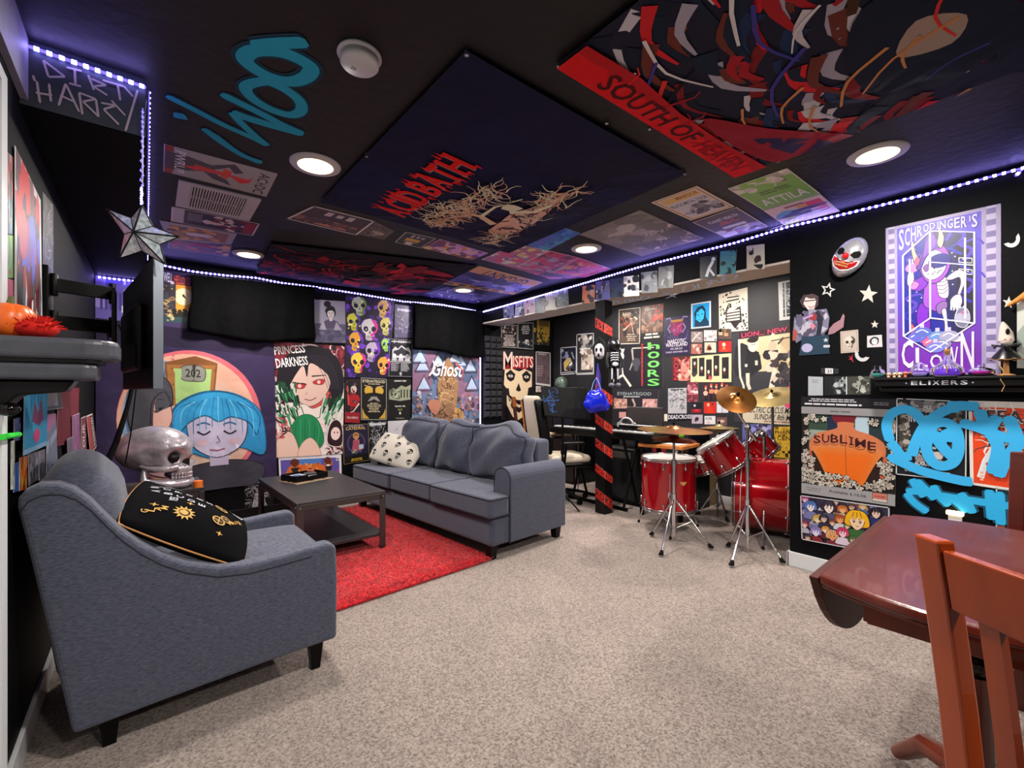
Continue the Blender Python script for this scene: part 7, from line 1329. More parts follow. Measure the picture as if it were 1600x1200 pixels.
# ---------------------------------------------------------------- ceiling vent, smoke alarm, lamp fittings
vq = [onceil(*p) for p in ((279,280),(407,310),(391,344),(274,320))]
vx = (vq[1]-vq[0]); vc = sum(vq, Vector())/4; va = math.atan2(vx.y, vx.x); vw = ((vq[1]-vq[0]).length+(vq[2]-vq[3]).length)/2; vh = ((vq[3]-vq[0]).length+(vq[2]-vq[1]).length)/2
vt = thing('ceiling_vent', 'white slotted air vent on the ceiling beside the grey guitar poster', 'vent', vc, va)
fp = MB()
for s in (-1, 1): fp.box((0, s*(vh/2-.02), -.004), (vw, .04, .008)).box((s*(vw/2-.03), 0, -.004), (.06, vh-.08, .008))
fp.box((0,0,-.004), (vw-.12, .014, .008)); fp.build('face_frame', M_TRIM, vt)
MB().box((0,0,-.001), (vw-.1, vh-.06, .002)).build('backing', M_BLACKRUBBER, vt)
for i in range(21):
    x = -vw/2+.065+i*(vw-.13)/20; MB().box((x,0,-.0045), (.008, vh-.08, .007)).build('slat', M_TRIM, vt)
sp2 = onceil(562, 85); sa_ = thing('smoke_alarm', 'round white smoke alarm on the black ceiling', 'smoke alarm', (sp2.x, sp2.y, CEIL), 0)
MB().lathe([(.0,0),(.072,0),(.074,-.008),(.066,-.012)], 36).build('base_plate', M_WHITE, sa_)
MB().lathe([(.0,-.01),(.062,-.012),(.064,-.035),(.058,-.042),(0,-.043)], 36).build('housing', M_WHITE, sa_)
vv = MB()
for i in range(3): vv.box((-.02+i*.006, .02, -.0435), (.002,.014,.001))
vv.build('grille', M_BLACKRUBBER, sa_)
M_DISC = mat('lamp_diffuser', 'fff2dc', .5, emit='ffdca0', es=3.2)
proto = None
LBL = ['round recessed lamp in the black ceiling right of the teal letters', 'round recessed lamp beyond the row of posters near the left soffit', None, 'round recessed lamp beside the green poster near the right LED strip', 'round recessed lamp between the pink posters and the grey photograph poster']
for i, (x, y, v) in enumerate(LAMPS+[(a, b, 0) for a, b in NOOK_LAMPS]):
    if proto is None:
        proto = r_ = thing('ceiling_lamp', '', 'ceiling lamp', (x, y, CEIL), group='recessed lamps in the ceiling')
        MB().lathe([(.085,-.012),(.118,-.008),(.122,-.002),(.122,0)], 40, caps=False).build('trim_ring', M_TRIM, r_)
        MB().lathe([(0,-.010),(.085,-.010)], 32).build('diffuser', M_DISC, r_)
    else: r_ = copy_tree(proto); r_.location = (x, y, CEIL)
    r_['label'] = (LBL[i] if i < 5 and LBL[i] else 'round recessed lamp out of view behind the photographer'); r_['group'] = 'recessed lamps in the ceiling'
ll = copy_tree(proto); q = onceil(724, 452); ll.location = (q.x, q.y, CEIL-.006); ll['label'] = 'furthest round recessed lamp next to the orange-banded poster'
# ---------------------------------------------------------------- dining table and chairs
tcr = c2r(1.24, 1.217); dt_ang = math.atan2(.653, .757)-math.atan2(SA, CA)
dt = thing('dining_table', 'round cherry drop-leaf dining table with black ball on its pedestal', 'dining table', (*tcr, 0), dt_ang)
R_T, CH, TZ = .488, .245, .75
def arcs(r, h):      # disc cut by two parallel chords y = +-h
    a0_ = math.asin(h/r); P = []
    for i in range(25): a = -a0_+2*a0_*i/24; P.append((r*cos(a), r*sin(a)))
    for i in range(25): a = pi-a0_+2*a0_*i/24; P.append((r*cos(a), r*sin(a)))
    return P
MB().prism(arcs(R_T, CH), TZ-.026, TZ, 'z').build('tabletop', M_WOODTOP, dt, bevel=.008, bseg=3)
MB().prism(arcs(R_T-.012, CH-.002), TZ-.038, TZ-.0262, 'z').build('edge_moulding', M_WOOD, dt, bevel=.004)
for s in (1, -1):
    P = []; hx = sqrt(R_T**2-CH**2)
    for i in range(21): x = -hx+2*hx*i/20; P.append((x, TZ-.012-(sqrt(R_T**2-x*x)-CH)*.98-.004))
    P += [(hx, TZ-.012), (-hx, TZ-.012)]
    lf = MB().prism([(x, z) for x, z in P], s*(CH+.002), s*(CH+.022), 'y').build('drop_leaf', noisy('dark_cherry_leaf', '3a120a', '501c10', 9, .5, .05, 40, stretch=(1,1,.12), spec=.3), dt, bevel=.004)
    for hxx in (-.2, .2): MB().box((hxx, s*(CH-.02), TZ-.042), (.03,.05,.003)).build('hinge', M_STEEL, lf)
ap = MB()
for s in (-1, 1): ap.box((0, s*.17, TZ-.085), (.62, .02, .09)).box((s*.31, 0, TZ-.085), (.02, .34, .09))
ap.build('apron', M_WOOD, dt, bevel=.002)
MB().lathe([(.03,.49),(.028,.52),(.045,.56),(.045,TZ-.04)], 28).build('pedestal_neck', M_WOOD, dt)
MB().ell((0,0,.482), (.042,.042,.042), 24, 14).build('pedestal_ball', mat('black_lacquer', '070707', .12), dt)
MB().lathe([(.06,.10),(.058,.16),(.036,.22),(.034,.38),(.03,.445)], 28).build('pedestal_column', M_WOOD, dt)
for k in range(4):
    a = pi/4+k*pi/2; c_, s_ = cos(a), sin(a); MB().tube([(c_*.03, s_*.03, .16), (c_*.16, s_*.16, .13), (c_*.24, s_*.24, .05), (c_*.27, s_*.27, .022)], [.034,.03,.024,.02], 10).build('foot', M_WOOD, dt)

M_CHW = noisy('orange_cherry_wood', '6a1e05', 'a44006', 8, .3, .05, 40, stretch=(1,1,.15), coat=.4)
def dining_chair(label, loc, rz, m):
    c = thing('dining_chair', label, 'dining chair', loc, rz, 'cherry dining chairs at the drop-leaf table'); W_, D_ = .42, .40
    # local +y is the way one faces; the back stands at -y
    def rake(z): return -D_/2-.02-.062*max(0, (z-.45)/.52)**1.4
    for s in (-1, 1):
        zs = [.0,.15,.30,.45,.58,.70,.80,.90,.97]; x = s*(W_/2-.021); pm = MB(); V = []
        for z in zs: y = rake(z)-(.05*(1-z/.45) if z < .45 else 0); V += [(x-.021,y-.013,z),(x+.021,y-.013,z),(x+.021,y+.015,z),(x-.021,y+.015,z)]
        F_ = [(k*4+i, k*4+(i+1) % 4, k*4+4+(i+1) % 4, k*4+4+i) for k in range(len(zs)-1) for i in range(4)]+[(3,2,1,0), tuple(len(V)-4+i for i in range(4))]
        pm.add(V, F_).build('back_post', m, c, bevel=.004)
        MB().add([(s*(W_/2-.02)-.018,D_/2-.038,0),(s*(W_/2-.02)+.018,D_/2-.038,0),(s*(W_/2-.02)+.018,D_/2-.002,0),(s*(W_/2-.02)-.018,D_/2-.002,0)]+[(s*(W_/2-.02)-.021,D_/2-.042,.44),(s*(W_/2-.02)+.021,D_/2-.042,.44),(s*(W_/2-.02)+.021,D_/2,.44),(s*(W_/2-.02)-.021,D_/2,.44)], [(3,2,1,0),(4,5,6,7),(0,1,5,4),(1,2,6,5),(2,3,7,6),(3,0,4,7)]).build('front_leg', m, c, bevel=.003)
    def rail(z0, z1, th, nm):
        V = []; n = 10
        for k in range(n+1):
            x = -W_/2+.042+(W_-.084)*k/n; b = .006*(1-(2*k/n-1)**2)
            for z in (z0, z1): y = rake(z)+b; V += [(x, y-th/2, z), (x, y+th/2, z)]
        F_ = []
        for k in range(n): a = k*4; F_ += [(a,a+4,a+6,a+2),(a+1,a+3,a+7,a+5),(a,a+1,a+5,a+4),(a+2,a+6,a+7,a+3)]
        F_ += [(0,2,3,1),(n*4,n*4+1,n*4+3,n*4+2)]; MB().add(V, F_).build(nm, m, c, bevel=.003)
    rail(.865, .957, .018, 'top_rail'); rail(.56, .60, .016, 'lower_rail')
    for x in (-.12, -.04, .04, .12):
        V = []
        for z in (.585, .70, .80, .875): y = rake(z)+.004; V += [(x-.014,y-.006,z),(x+.014,y-.006,z),(x+.014,y+.006,z),(x-.014,y+.006,z)]
        MB().add(V, [(k*4+i, k*4+(i+1) % 4, k*4+4+(i+1) % 4, k*4+4+i) for k in range(3) for i in range(4)]).build('slat', m, c)
    MB().box((0,0,.43), (W_-.03, D_-.02, .045)).build('seat_frame', m, c, bevel=.003)
    MB().rbox((0,.0,.468), (W_-.01, D_-.0, .05), .022, (0,0,.012), 10).build('seat', mat('black_vinyl', '0d0d0f', .45), c)
    for s in (-1, 1): MB().box((s*(W_/2-.02), -.02, .2), (.016, D_-.03, .028)).build('stretcher', m, c)
    return c
p0 = Vector((.645+.05, .715))    # cam frame: left back post
q = c2r(.665+.285, .725-.19)
dining_chair('cherry slat-back dining chair nearest the camera at the bottom right', (*q, 0), -math.atan2(SA, CA)-pi/2+radians(1), M_CHW)
q = c2r(1.80, 1.42); dining_chair('cherry dining chair on the far side of the table by the right wall', (*q, 0), math.atan2(-.55, -.83)-math.atan2(SA, CA)-pi/2, M_WOODTOP)

# ---------------------------------------------------------------- drum kit
M_RED = noisy('red_sparkle_lacquer', '8c0410', 'b80c1a', 300, .12, 0, coat=1.0, metal=.25)
M_HEAD = mat('drum_head', 'b8b4b0', .5); M_BRASS = noisy('bronze_cymbal', '8c5426', 'b8803c', 6, .28, .25, 3, stretch=(1,1,1), metal=.85, bdist=.002)
M_BRASS2 = noisy('pale_brass_cymbal', 'a8905a', 'c8b47c', 6, .3, .2, 3, metal=.85, bdist=.002)
def drum(name, label, loc, r, h, M, lugs=8, legs=None, group='red drums of the drum kit', headm=None, cat='drum'):
    t = thing(name, label, cat, loc, group=group); t.matrix_world = Matrix.Translation(loc) @ M
    MB().lathe([(r,-h/2+.012),(r,h/2-.012)], 48).build('shell', M_RED, t) if False else None
    sh = MB(); n = 48; vs = [(r*cos(2*pi*i/n), r*sin(2*pi*i/n), z) for z in (-h/2, h/2) for i in range(n)]; sh.add(vs, [(i, (i+1) % n, n+(i+1) % n, n+i) for i in range(n)], True); sh.build('shell', M_RED, t)
    for s in (-1, 1):
        hd_ = MB(); hd_.lathe([(0, s*(h/2+.002)), (r-.004, s*(h/2+.002)), (r+.002, s*(h/2-.004))], 48); hd_.build('drum_head', headm or M_HEAD, t)
        hp = MB(); hp.tube([((r+.007)*cos(2*pi*i/n), (r+.007)*sin(2*pi*i/n), s*(h/2-.012)) for i in range(n)], .006, 6, closed=True); hp.tube([((r+.005)*cos(2*pi*i/n), (r+.005)*sin(2*pi*i/n), s*(h/2+.008)) for i in range(n)], .005, 6, closed=True)
        hp.lathe([(r+.003, s*(h/2-.016)), (r+.003, s*(h/2+.008))], 48, smooth=True, ) if False else None
        hoop = hp.build('hoop', M_CHROME, t)
        for i in range(lugs):
            a = 2*pi*(i+.5)/lugs; x, y = cos(a), sin(a); lg = MB()
            lg.cyl((x*(r+.010), y*(r+.010), s*(h/2+.004)), (x*(r+.010), y*(r+.010), s*(h/2-.055)), .0035, n=6); lg.ell((x*(r+.008), y*(r+.008), s*(h/2-.062)), (.011,.011,.017), 8, 6)
            lg.build('lug', M_CHROME, t)
    return t
def legtube(t, pts, nm='leg', r=.006):
    l = MB().tube(pts, r, 8).build(nm, M_CHROME, t); p = Vector(pts[-1]); MB().tube([p, p+(Vector(pts[-1])-Vector(pts[-2])).normalized()*.022], [.009,.013], 8).build('rubber_foot', M_BLACKRUBBER, l); return l
fc = c2r(1.365, 3.97)
ft = drum('floor_tom', 'red floor tom on three bent chrome legs at the left of the drum kit', Vector((*fc, .41)), .225, .43, Matrix.Identity(4))
for a in (radians(215), radians(335), radians(95)):
    x, y = cos(a), sin(a); legtube(ft, [(x*.245, y*.245, .12), (x*.245, y*.245, -.2), (x*.25, y*.25, -.28), (x*.285, y*.285, -.385)])
    MB().box((x*.24, y*.24, -.06), (.03,.03,.05), rz=a).build('leg_bracket', M_CHROME, ft)
bdg = decal('badge', lambda g: g.poly([(5,80),(g.w-5,80),(g.w*.8,50),(g.w*.62,25),(g.w*.5,18),(g.w*.38,25),(g.w*.2,50)], 'b8904c'), .06, .04, lambda u, v, l: Vector(((.226+l)*cos(radians(243)+(u-.5)*.32), (.226+l)*sin(radians(243)+(u-.5)*.32), .03+(v-.5)*.05)), ft, m=PAPER)
# bass drum lying on its side
b0, b1 = Vector((1.91, 3.98, .345)), Vector((2.36, 3.72, .335)); 
def cam3(v): x, y = c2r(v.x, v.y); return Vector((x, y, v.z))
B0, B1 = cam3(b0), cam3(b1); ax_ = (B1-B0).normalized()
def frame_from(axis, up=Vector((0,0,1))):
    x = up.cross(axis).normalized() if abs(axis.dot(up)) < .99 else Vector((1,0,0)); y = axis.cross(x); return Matrix(((x.x,y.x,axis.x,0),(x.y,y.y,axis.y,0),(x.z,y.z,axis.z,0),(0,0,0,1)))
bd_ = drum('bass_drum', 'big red bass drum lying on its side beside the wall end', (B0+B1)/2, .30, .44, frame_from(ax_), 8, headm=mat('black_head', '0c0c0e', .4))
inv = bd_.matrix_world.inverted()
for s in (-1, 1):
    o_ = (B0+B1)/2; side_ = Vector((-ax_.y, ax_.x, 0)); p_ = o_+side_*s*.28-Vector((0,0,.08)); e_ = Vector((p_.x+side_.x*s*.16, p_.y+side_.y*s*.16, .02)); legtube(bd_, [inv @ p_, inv @ e_], 'spur', .008)
    hp = MB(); hp.tube([(.305*cos(2*pi*i/48), .305*sin(2*pi*i/48), s*.165) for i in range(48)], .0035, 6, closed=True); hp.build('pinstripe', mat('silver_line', 'c8b8b8', .3), bd_)
# rack toms
def tom(label, c, r, h, tilt, az):
    ax = Vector((sin(tilt)*cos(az), sin(tilt)*sin(az), cos(tilt))); t = drum('rack_tom', label, c, r, h, frame_from(ax, Vector((0,0,1)))); return t
view = math.atan2(CA, SA)      # direction of view in the room frame
c1 = at(1131, 709, 3.84); t1 = tom('red rack tom tilted to the left above the bass drum', c1, .165, .25, radians(33), view+radians(68))
c2 = at(1186, 700, 4.05); t2 = tom('smaller red rack tom tilted behind the cymbal stand', c2, .13, .20, radians(46), view+radians(60))
hold = thing('tom_mount', 'chrome double tom mount on top of the bass drum', 'drum hardware', (B0+B1)/2+Vector((0,0,.29)))
MB().cyl((0,0,-.0), (0,0,.19), .014).build('post', M_CHROME, hold)
for c in (c1, c2):
    d_ = c-hold.location; MB().tube([(0,0,.17), (d_.x*.3, d_.y*.3, .2), (d_.x*.55, d_.y*.55, d_.z*.8+.02)], .010).build('arm', M_CHROME, hold); MB().ell((d_.x*.3, d_.y*.3, .2), .024, 10, 8).build('ball_clamp', M_STEEL, hold)
sn = at(1101, 724, 4.25); sna = drum('snare_drum', 'chrome-hooped small drum half hidden behind the floor tom side', sn, .15, .12, frame_from(Vector((sin(.4)*cos(view+1.4), sin(.4)*sin(view+1.4), cos(.4)))), 8)
def tripod(t, base, zt, feet, rt=.011):
    for f in feet:
        f = Vector(f); b = Vector((base.x, base.y, zt)); mid = b.lerp(f, .5); l = MB().tube([b+(f-b)*.06, f], .0085, 8); l.tube([mid, Vector((base.x, base.y, zt*.30))], .006, 6)
        l = l.build('leg', M_CHROME, t); MB().tube([f+(b-f).normalized()*.03, f, f+Vector((0,0,-.004))], [.011,.018,.02], 10).build('rubber_foot', M_BLACKRUBBER, l)
    MB().cyl((base.x, base.y, zt-.03), (base.x, base.y, zt+.03), .022, n=12).build('collar', M_CHROME, t)
def cymbal(t, c, r, n_, m, bell=.22):
    n_ = Vector(n_).normalized(); M = Matrix.Translation(c) @ frame_from(n_)
    MB().lathe([(r*1.0,-.012),(r*.7,-.003),(r*.4,.004),(r*bell,.008),(r*bell*.8,.02),(r*bell*.4,.027),(0,.028),(0,.0265),(r*bell*.8,.0185),(r*bell,.0065),(r*.4,.0025),(r*.7,-.0045),(r*.997,-.0135)], 56, M=M).build('cymbal', m, t)
    MB().cyl(Vector(c)-n_*.03, Vector(c)+n_*.06, .005, n=8).ell(Vector(c)+n_*.045, (.014,.014,.012), 8, 6).build('wing_nut', M_BLACKRUBBER, t)
def fl3(px, py): p = cast(px, py, ('z', .02)); return p
s1 = thing('cymbal_stand', 'chrome tripod stand with a wide bronze ride cymbal in front of the floor tom', 'cymbal stand', (0,0,0), group='cymbal stands of the drum kit')
fe = [fl3(1018,835), fl3(1033,866), fl3(1111,855)]; bs_ = cast(1053, 838, ('z', .05))
tripod(s1, bs_, .36, fe); top1 = at(1053, 668, Vector((bs_.x, bs_.y)).dot(Vector((SA, CA))))
MB().cyl((bs_.x, bs_.y, .05), (bs_.x, bs_.y, .62), .0145).build('lower_tube', M_CHROME, s1); MB().cyl((bs_.x, bs_.y, .62), (bs_.x, bs_.y, top1.z), .010).build('upper_tube', M_CHROME, s1)
MB().cyl((bs_.x, bs_.y, .60), (bs_.x, bs_.y, .66), .021, n=12).build('height_clamp', M_CHROME, s1)
def roomdir(x, y, z): a = c2r(x, y); return (a[0], a[1], z)
cymbal(s1, top1+Vector((0,0,-.01)), .285, roomdir(-.06, -.10, 1), M_BRASS)
cymbal(s1, top1+Vector((0,0,-.085)), .17, roomdir(.04, -.08, 1), noisy('copper_cymbal', '9c5444', 'c07860', 6, .3, .1, metal=.8), .25)
s2 = thing('cymbal_stand', 'chrome boom stand with a small bronze cymbal in front of the bass drum', 'cymbal stand', (0,0,0), group='cymbal stands of the drum kit')
fe = [fl3(1138,852), fl3(1143,882), fl3(1223,878)]; bs_ = cast(1168, 857, ('z', .03)); dep = Vector((bs_.x, bs_.y)).dot(Vector((SA, CA)))
tripod(s2, bs_, .37, fe); tp = at(1168, 668, dep); tilt_e = at(1146, 634, dep)
MB().cyl((bs_.x, bs_.y, .03), (bs_.x, bs_.y, .66), .0145).build('lower_tube', M_CHROME, s2); MB().cyl((bs_.x, bs_.y, .66), (bs_.x, bs_.y, tp.z), .010).build('upper_tube', M_CHROME, s2)
MB().cyl((bs_.x, bs_.y, .64), (bs_.x, bs_.y, .70), .021, n=12).build('height_clamp', M_CHROME, s2)
MB().tube([tp+(tp-tilt_e)*.6, tp, tilt_e], .008).build('boom_arm', M_CHROME, s2); MB().ell(tp, .024, 10, 8).build('boom_clamp', M_STEEL, s2)
cymbal(s2, at(1151, 622, dep-.02), .14, roomdir(-.1, -.75, .75), M_BRASS, .3)
s3 = thing('cymbal_stand', 'straight chrome stand with a tilted pale crash cymbal behind the rack toms', 'cymbal stand', (0,0,0), group='cymbal stands of the drum kit')
bs_ = Vector((*c2r(.5727*4.08, 4.08), 0)); tp = at(1207, 618, 4.08)
MB().cyl((bs_.x, bs_.y, .0), (bs_.x, bs_.y, tp.z-.03), .011).build('tube', M_STEEL, s3); tripod(s3, bs_, .34, [bs_+Vector((.2,0,.02)), bs_+Vector((-.12,.17,.02)), bs_+Vector((-.12,-.17,.02))])
cymbal(s3, tp, .21, roomdir(-.32, -.28, .9), M_BRASS2)
s4 = thing('cymbal_stand', 'small pale hi-hat cymbals edge-on beside the tilted red tom', 'cymbal stand', (0,0,0), group='cymbal stands of the drum kit')
bs_ = Vector((*c2r(.4515*4.35, 4.35), 0)); tp = at(1124, 667, 4.35)
MB().cyl((bs_.x, bs_.y, .0), (bs_.x, bs_.y, tp.z+.03), .009).build('tube', M_STEEL, s4); tripod(s4, bs_, .3, [bs_+Vector((.16,0,.02)), bs_+Vector((-.1,.14,.02)), bs_+Vector((-.1,-.14,.02))])
cymbal(s4, tp, .17, roomdir(-.05, -.02, 1), M_BRASS2); cymbal(s4, tp-Vector((0,0,.03)), .17, (0, 0, -1), M_BRASS2)

# ---------------------------------------------------------------- nook furniture
kb = thing('keyboard', 'long black digital keyboard with white keys on a folding stand in the nook', 'keyboard', (3.87, 3.22, .80), 0)
MB().box((.02,0,-.045), (.32, 1.42, .075)).build('case', M_BLACKPLASTIC, kb, bevel=.01)
wk = MB().box((-.07,0,.0), (.13, 1.26, .014))
wk.build('white_keys', M_WHITE, kb); bk_ = MB(); i = 0
for i in range(52):
    if i % 7 not in (2, 6): MB().box((-.045, -.63+(i+1)*1.26/52, .012), (.08, .012, .012)).build('black_key', M_BLACKPLASTIC, kb)
ks = thing('keyboard_stand', 'black crossed folding stand under the keyboard', 'stand', (3.87, 3.22, 0), 0)
for s in (-1, 1):
    for d_ in (-1, 1): MB().tube([(s*.1*0-.12*d_, s*.35, .02), (.12*d_, s*.35, .715)], .014).build('crossed_leg', M_BLACKMETAL, ks)
MB().box((-.13,0,.02), (.03,.8,.03)).box((.13,0,.02), (.03,.8,.03)).build('foot_bar', M_BLACKMETAL, ks)
sk2 = thing('small_keyboard', 'short white-keyed keyboard lying on top of the long keyboard', 'keyboard', (3.96, 2.83, .815), 0)
MB().box((0,0,.02), (.14,.42,.035)).build('case', M_BLACKPLASTIC, sk2, bevel=.004); MB().box((-.03,0,.041), (.075,.40,.006)).build('white_keys', M_WHITE, sk2)
bb = MB()
for i in range(18):
    if i % 7 not in (2, 6): MB().box((-.005, -.18+i*.02, .047), (.04, .008, .008)).build('black_key', M_BLACKPLASTIC, sk2)
am = thing('amplifier', 'black speaker amplifier standing on the floor behind the taped column', 'amplifier', (4.22, 3.20, 0), radians(0))
MB().box((0,0,.29), (.34,.46,.58)).build('cabinet', noisy('black_tolex', '101014', '18181c', 90, .7, .4, 120), am, bevel=.012); MB().box((-.172,0,.24), (.006,.40,.40)).build('grille', mat('grille_cloth', '1a1a1e', .9), am)
MB().box((-.172,0,.51), (.006,.40,.07)).build('control_panel', M_STEEL, am)
gm = thing('equipment_case', 'grey metal case standing open behind the keyboard', 'case', (4.30, 3.00, .815), 0); 
MB().box((0,0,.115), (.04,.46,.20)).build('lid', M_GUN, gm, bevel=.006); MB().box((-.10,0,.012), (.18,.46,.02)).build('base', M_GUN, gm)
dk = thing('keyboard_shelf', 'dark narrow shelf unit along the nook wall behind the keyboard', 'shelf unit', (4.40, 3.0, 0), 0)
MB().box((0,0,.80), (.38,1.2,.028)).build('top', M_BLACKWOOD, dk)
for s in (-1, 1): MB().box((.0, s*.58, .39), (.36,.03,.78)).build('side_panel', M_BLACKWOOD, dk)
cr_ = thing('white_headphones', 'white headphones lying arched on the small keyboard', 'headphones', (4.00, 3.02, .815), 0)
MB().tube([(0, .09*cos(pi*i/12), .02+.085*sin(pi*i/12)) for i in range(13)], .009).build('headband', M_WHITE, cr_)
for s in (-1, 1): MB().cyl((-.012,s*.09,.03), (.012,s*.09,.03), .03, n=16).build('ear_pad', M_WHITE, cr_)
cab = thing('storage_cabinet', 'black tall cabinet in the nook corner behind the music stand', 'cabinet', (4.52, 4.45, 0), 0)
MB().box((0,0,.60), (.46,.80,1.19)).build('body', M_BLACKWOOD, cab, bevel=.004)
for s in (-1, 1): d_ = MB().box((-.236, s*.2, .60), (.014,.38,1.12)).build('door', mat('cabinet_door', '111114', .4), cab, bevel=.003); MB().cyl((-.25, s*.03, .62), (-.25, s*.03, .72), .005, n=8).build('handle', M_STEEL, d_)
fn_ = thing('globe_lamp', 'dull green round lamp head on the black cabinet', 'lamp', (4.40, 4.40, 1.195), 0)
MB().lathe([(.06,0),(.06,.012),(.01,.016),(.01,.05)], 20).build('base', M_BLACKPLASTIC, fn_); MB().ell((0,0,.125), (.09,.09,.085), 20, 12).build('globe', mat('green_glass', '4c5c54', .15), fn_)
dl = thing('desk_lamp', 'small black lamp with steel shade on the black cabinet', 'lamp', (4.42, 4.14, 1.195), 0)
MB().lathe([(.06,0),(.06,.012),(.008,.016)], 20).build('base', M_BLACKPLASTIC, dl); MB().tube([(0,0,.01), (0,.01,.22), (-.03,.06,.33)], .006).build('stem', M_BLACKPLASTIC, dl)
MB().lathe([(.012,.06),(.03,.03),(.055,-.05),(.052,-.05),(.027,.028)], 20, M=Matrix.Translation((-.04,.07,.34)) @ Matrix.Rotation(radians(25), 4, 'X')).build('lamp_shade', M_STEEL, dl)
o = MB().box((0,0,.004), (.16,.22,.006)).build('paper_sheet', M_WHITE, origin=(0,0,0)); o.location = (4.36, 4.27, 1.196); o.rotation_euler.z = .3; tag(o, 'white sheet of paper lying on the black cabinet between the lamps', 'paper')

# office chair
oc_ = Vector((*c2r(.55, 5.06), 0)); ch = thing('gaming_chair', 'white and black office chair behind the sofa', 'office chair', oc_, -math.atan2(SA, CA)-pi/2+radians(18)); ch.scale = (1, 1, .94)
M_CREAM = mat('cream_leather', 'c4b8a4', .45)
MB().rbox((0,.02,.50), (.46,.48,.10), .05, (0,0,.01), 12).build('seat', M_CREAM, ch); MB().rbox((0,.02,.44), (.48,.50,.06), .03, (0,0,0), 8).build('seat_shell', M_BLACKPLASTIC, ch)
bf = lambda a, x, y, z: (a.x*(1-.12*max(0,z)), a.y-.16*(a.z+.33)*.9, a.z)
MB().rbox((0,-.26,.90), (.42,.09,.66), .045, (0,.015,0), 14, fn=bf).build('backrest', M_CREAM, ch)
for s in (-1, 1): MB().rbox((s*.205,-.25,.88), (.06,.12,.62), .03, (0,0,0), 10, fn=lambda a, x, y, z: (a.x-.02*s*max(0,z), a.y-.16*(a.z+.33)*.9, a.z)).build('side_bolster', M_BLACKPLASTIC, ch)
for s in (-1, 1): a_ = MB().tube([(s*.25,-.08,.46), (s*.29,-.08,.62), (s*.29,-.08,.68)], .014).build('arm_support', M_BLACKMETAL, ch); MB().rbox((s*.29,0,.70), (.07,.26,.03), .014, (0,0,0), 6).build('arm_pad', M_BLACKPLASTIC, a_)
MB().cyl((0,0,.10), (0,0,.42), .025).build('gas_lift', M_BLACKMETAL, ch)
for k in range(5):
    a = k*2*pi/5+.3; l = MB().tube([(0,0,.12), (.16*cos(a),.16*sin(a),.10), (.29*cos(a),.29*sin(a),.07)], [.025,.02,.014]).build('base_spoke', M_BLACKPLASTIC, ch); MB().cyl((.29*cos(a)-.012,.29*sin(a),.03), (.29*cos(a)+.012,.29*sin(a),.03), .03, n=14).build('caster', M_BLACKRUBBER, l)
# small stools (cream top, wire legs) between chair and keyboard
for k, (px, py, dpt, lb) in enumerate(((892, 676, 5.55, 'cream topped wire-leg stool behind the music stand pole'),)):
    p = at(px-12, py, dpt); t = thing('wire_stool', lb, 'stool', (p.x, p.y, 0), -math.atan2(SA, CA)); MB().rbox((0,0,p.z-.01), (.34,.24,.03), .012, (0,0,0), 6).build('seat', mat('pale_wood', 'b8a080', .5), t)
    for s in (-1, 1): MB().tube([(s*.165,-.11,0), (s*.165,-.11,p.z-.02), (s*.165,.11,p.z-.02), (s*.165,.11,0)], .006, 6).build('wire_leg', M_STEEL, t)
# music stand
dm = 4.75; mc = [at(844.5, 604, dm), at(917, 606, dm), at(924, 656, dm-.06), at(851, 649, dm-.06)]
bp_ = at(879, 700, dm-.04); mst = thing('music_stand', 'black music stand with a sprayed blue mark behind the sofa', 'music stand', (bp_.x, bp_.y, 0))
L0 = Vector((bp_.x, bp_.y, 0)); vf = Vector((SA, CA, 0))
mb = MB(); mb.add([p-L0 for p in mc]+[p-L0+vf*.006 for p in mc], [(0,1,2,3),(7,6,5,4),(0,4,5,1),(1,5,6,2),(2,6,7,3),(3,7,4,0)]); mb.build('desk_panel', M_BLACKMETAL, mst, bevel=.002)
mb = MB(); e = [mc[3]-L0, mc[2]-L0]; mb.add([e[0], e[1], e[1]+vf*.06, e[0]+vf*.06, e[0]-Vector((0,0,.01)), e[1]-Vector((0,0,.01)), e[1]+vf*.06-Vector((0,0,.01)), e[0]+vf*.06-Vector((0,0,.01))], [(0,1,2,3),(7,6,5,4),(0,4,5,1),(1,5,6,2),(2,6,7,3),(3,7,4,0)]); mb.build('lip', M_BLACKMETAL, mst)
MB().cyl((0,0,.1), (0,0,.93), .012).build('pole', M_BLACKMETAL, mst); MB().cyl((0,0,.55), (0,0,.60), .02, n=12).build('clamp', M_BLACKPLASTIC, mst)
for k in range(3): a = k*2*pi/3+.5; MB().tube([(0,0,.16), (.24*cos(a), .24*sin(a), .012)], .008).build('leg', M_BLACKMETAL, mst)
def am_art(g):
    g.scrib(12, 6, 20, g.w*.36, 80, 26, 2.6, ['123c78', '1a5098']); g.line([(g.w*.18,12),(g.w*.2,50),(g.w*.17,90)], 3, '1a5098'); g.ell(g.w*.18, 52, 11, 15, '123c78'); g.ell(g.w*.18, 52, 8, 11, '08090c'); g.line([(6,50),(g.w*.36,56)], 2.6, '1a5098')
decal('spray_mark', am_art, .49, .33, lambda u, v, l: ((mc[3].lerp(mc[2], u)).lerp(mc[0].lerp(mc[1], u), v))-L0-vf*(.001+l), mst, m=SPRAY, cuts=(1, 1))
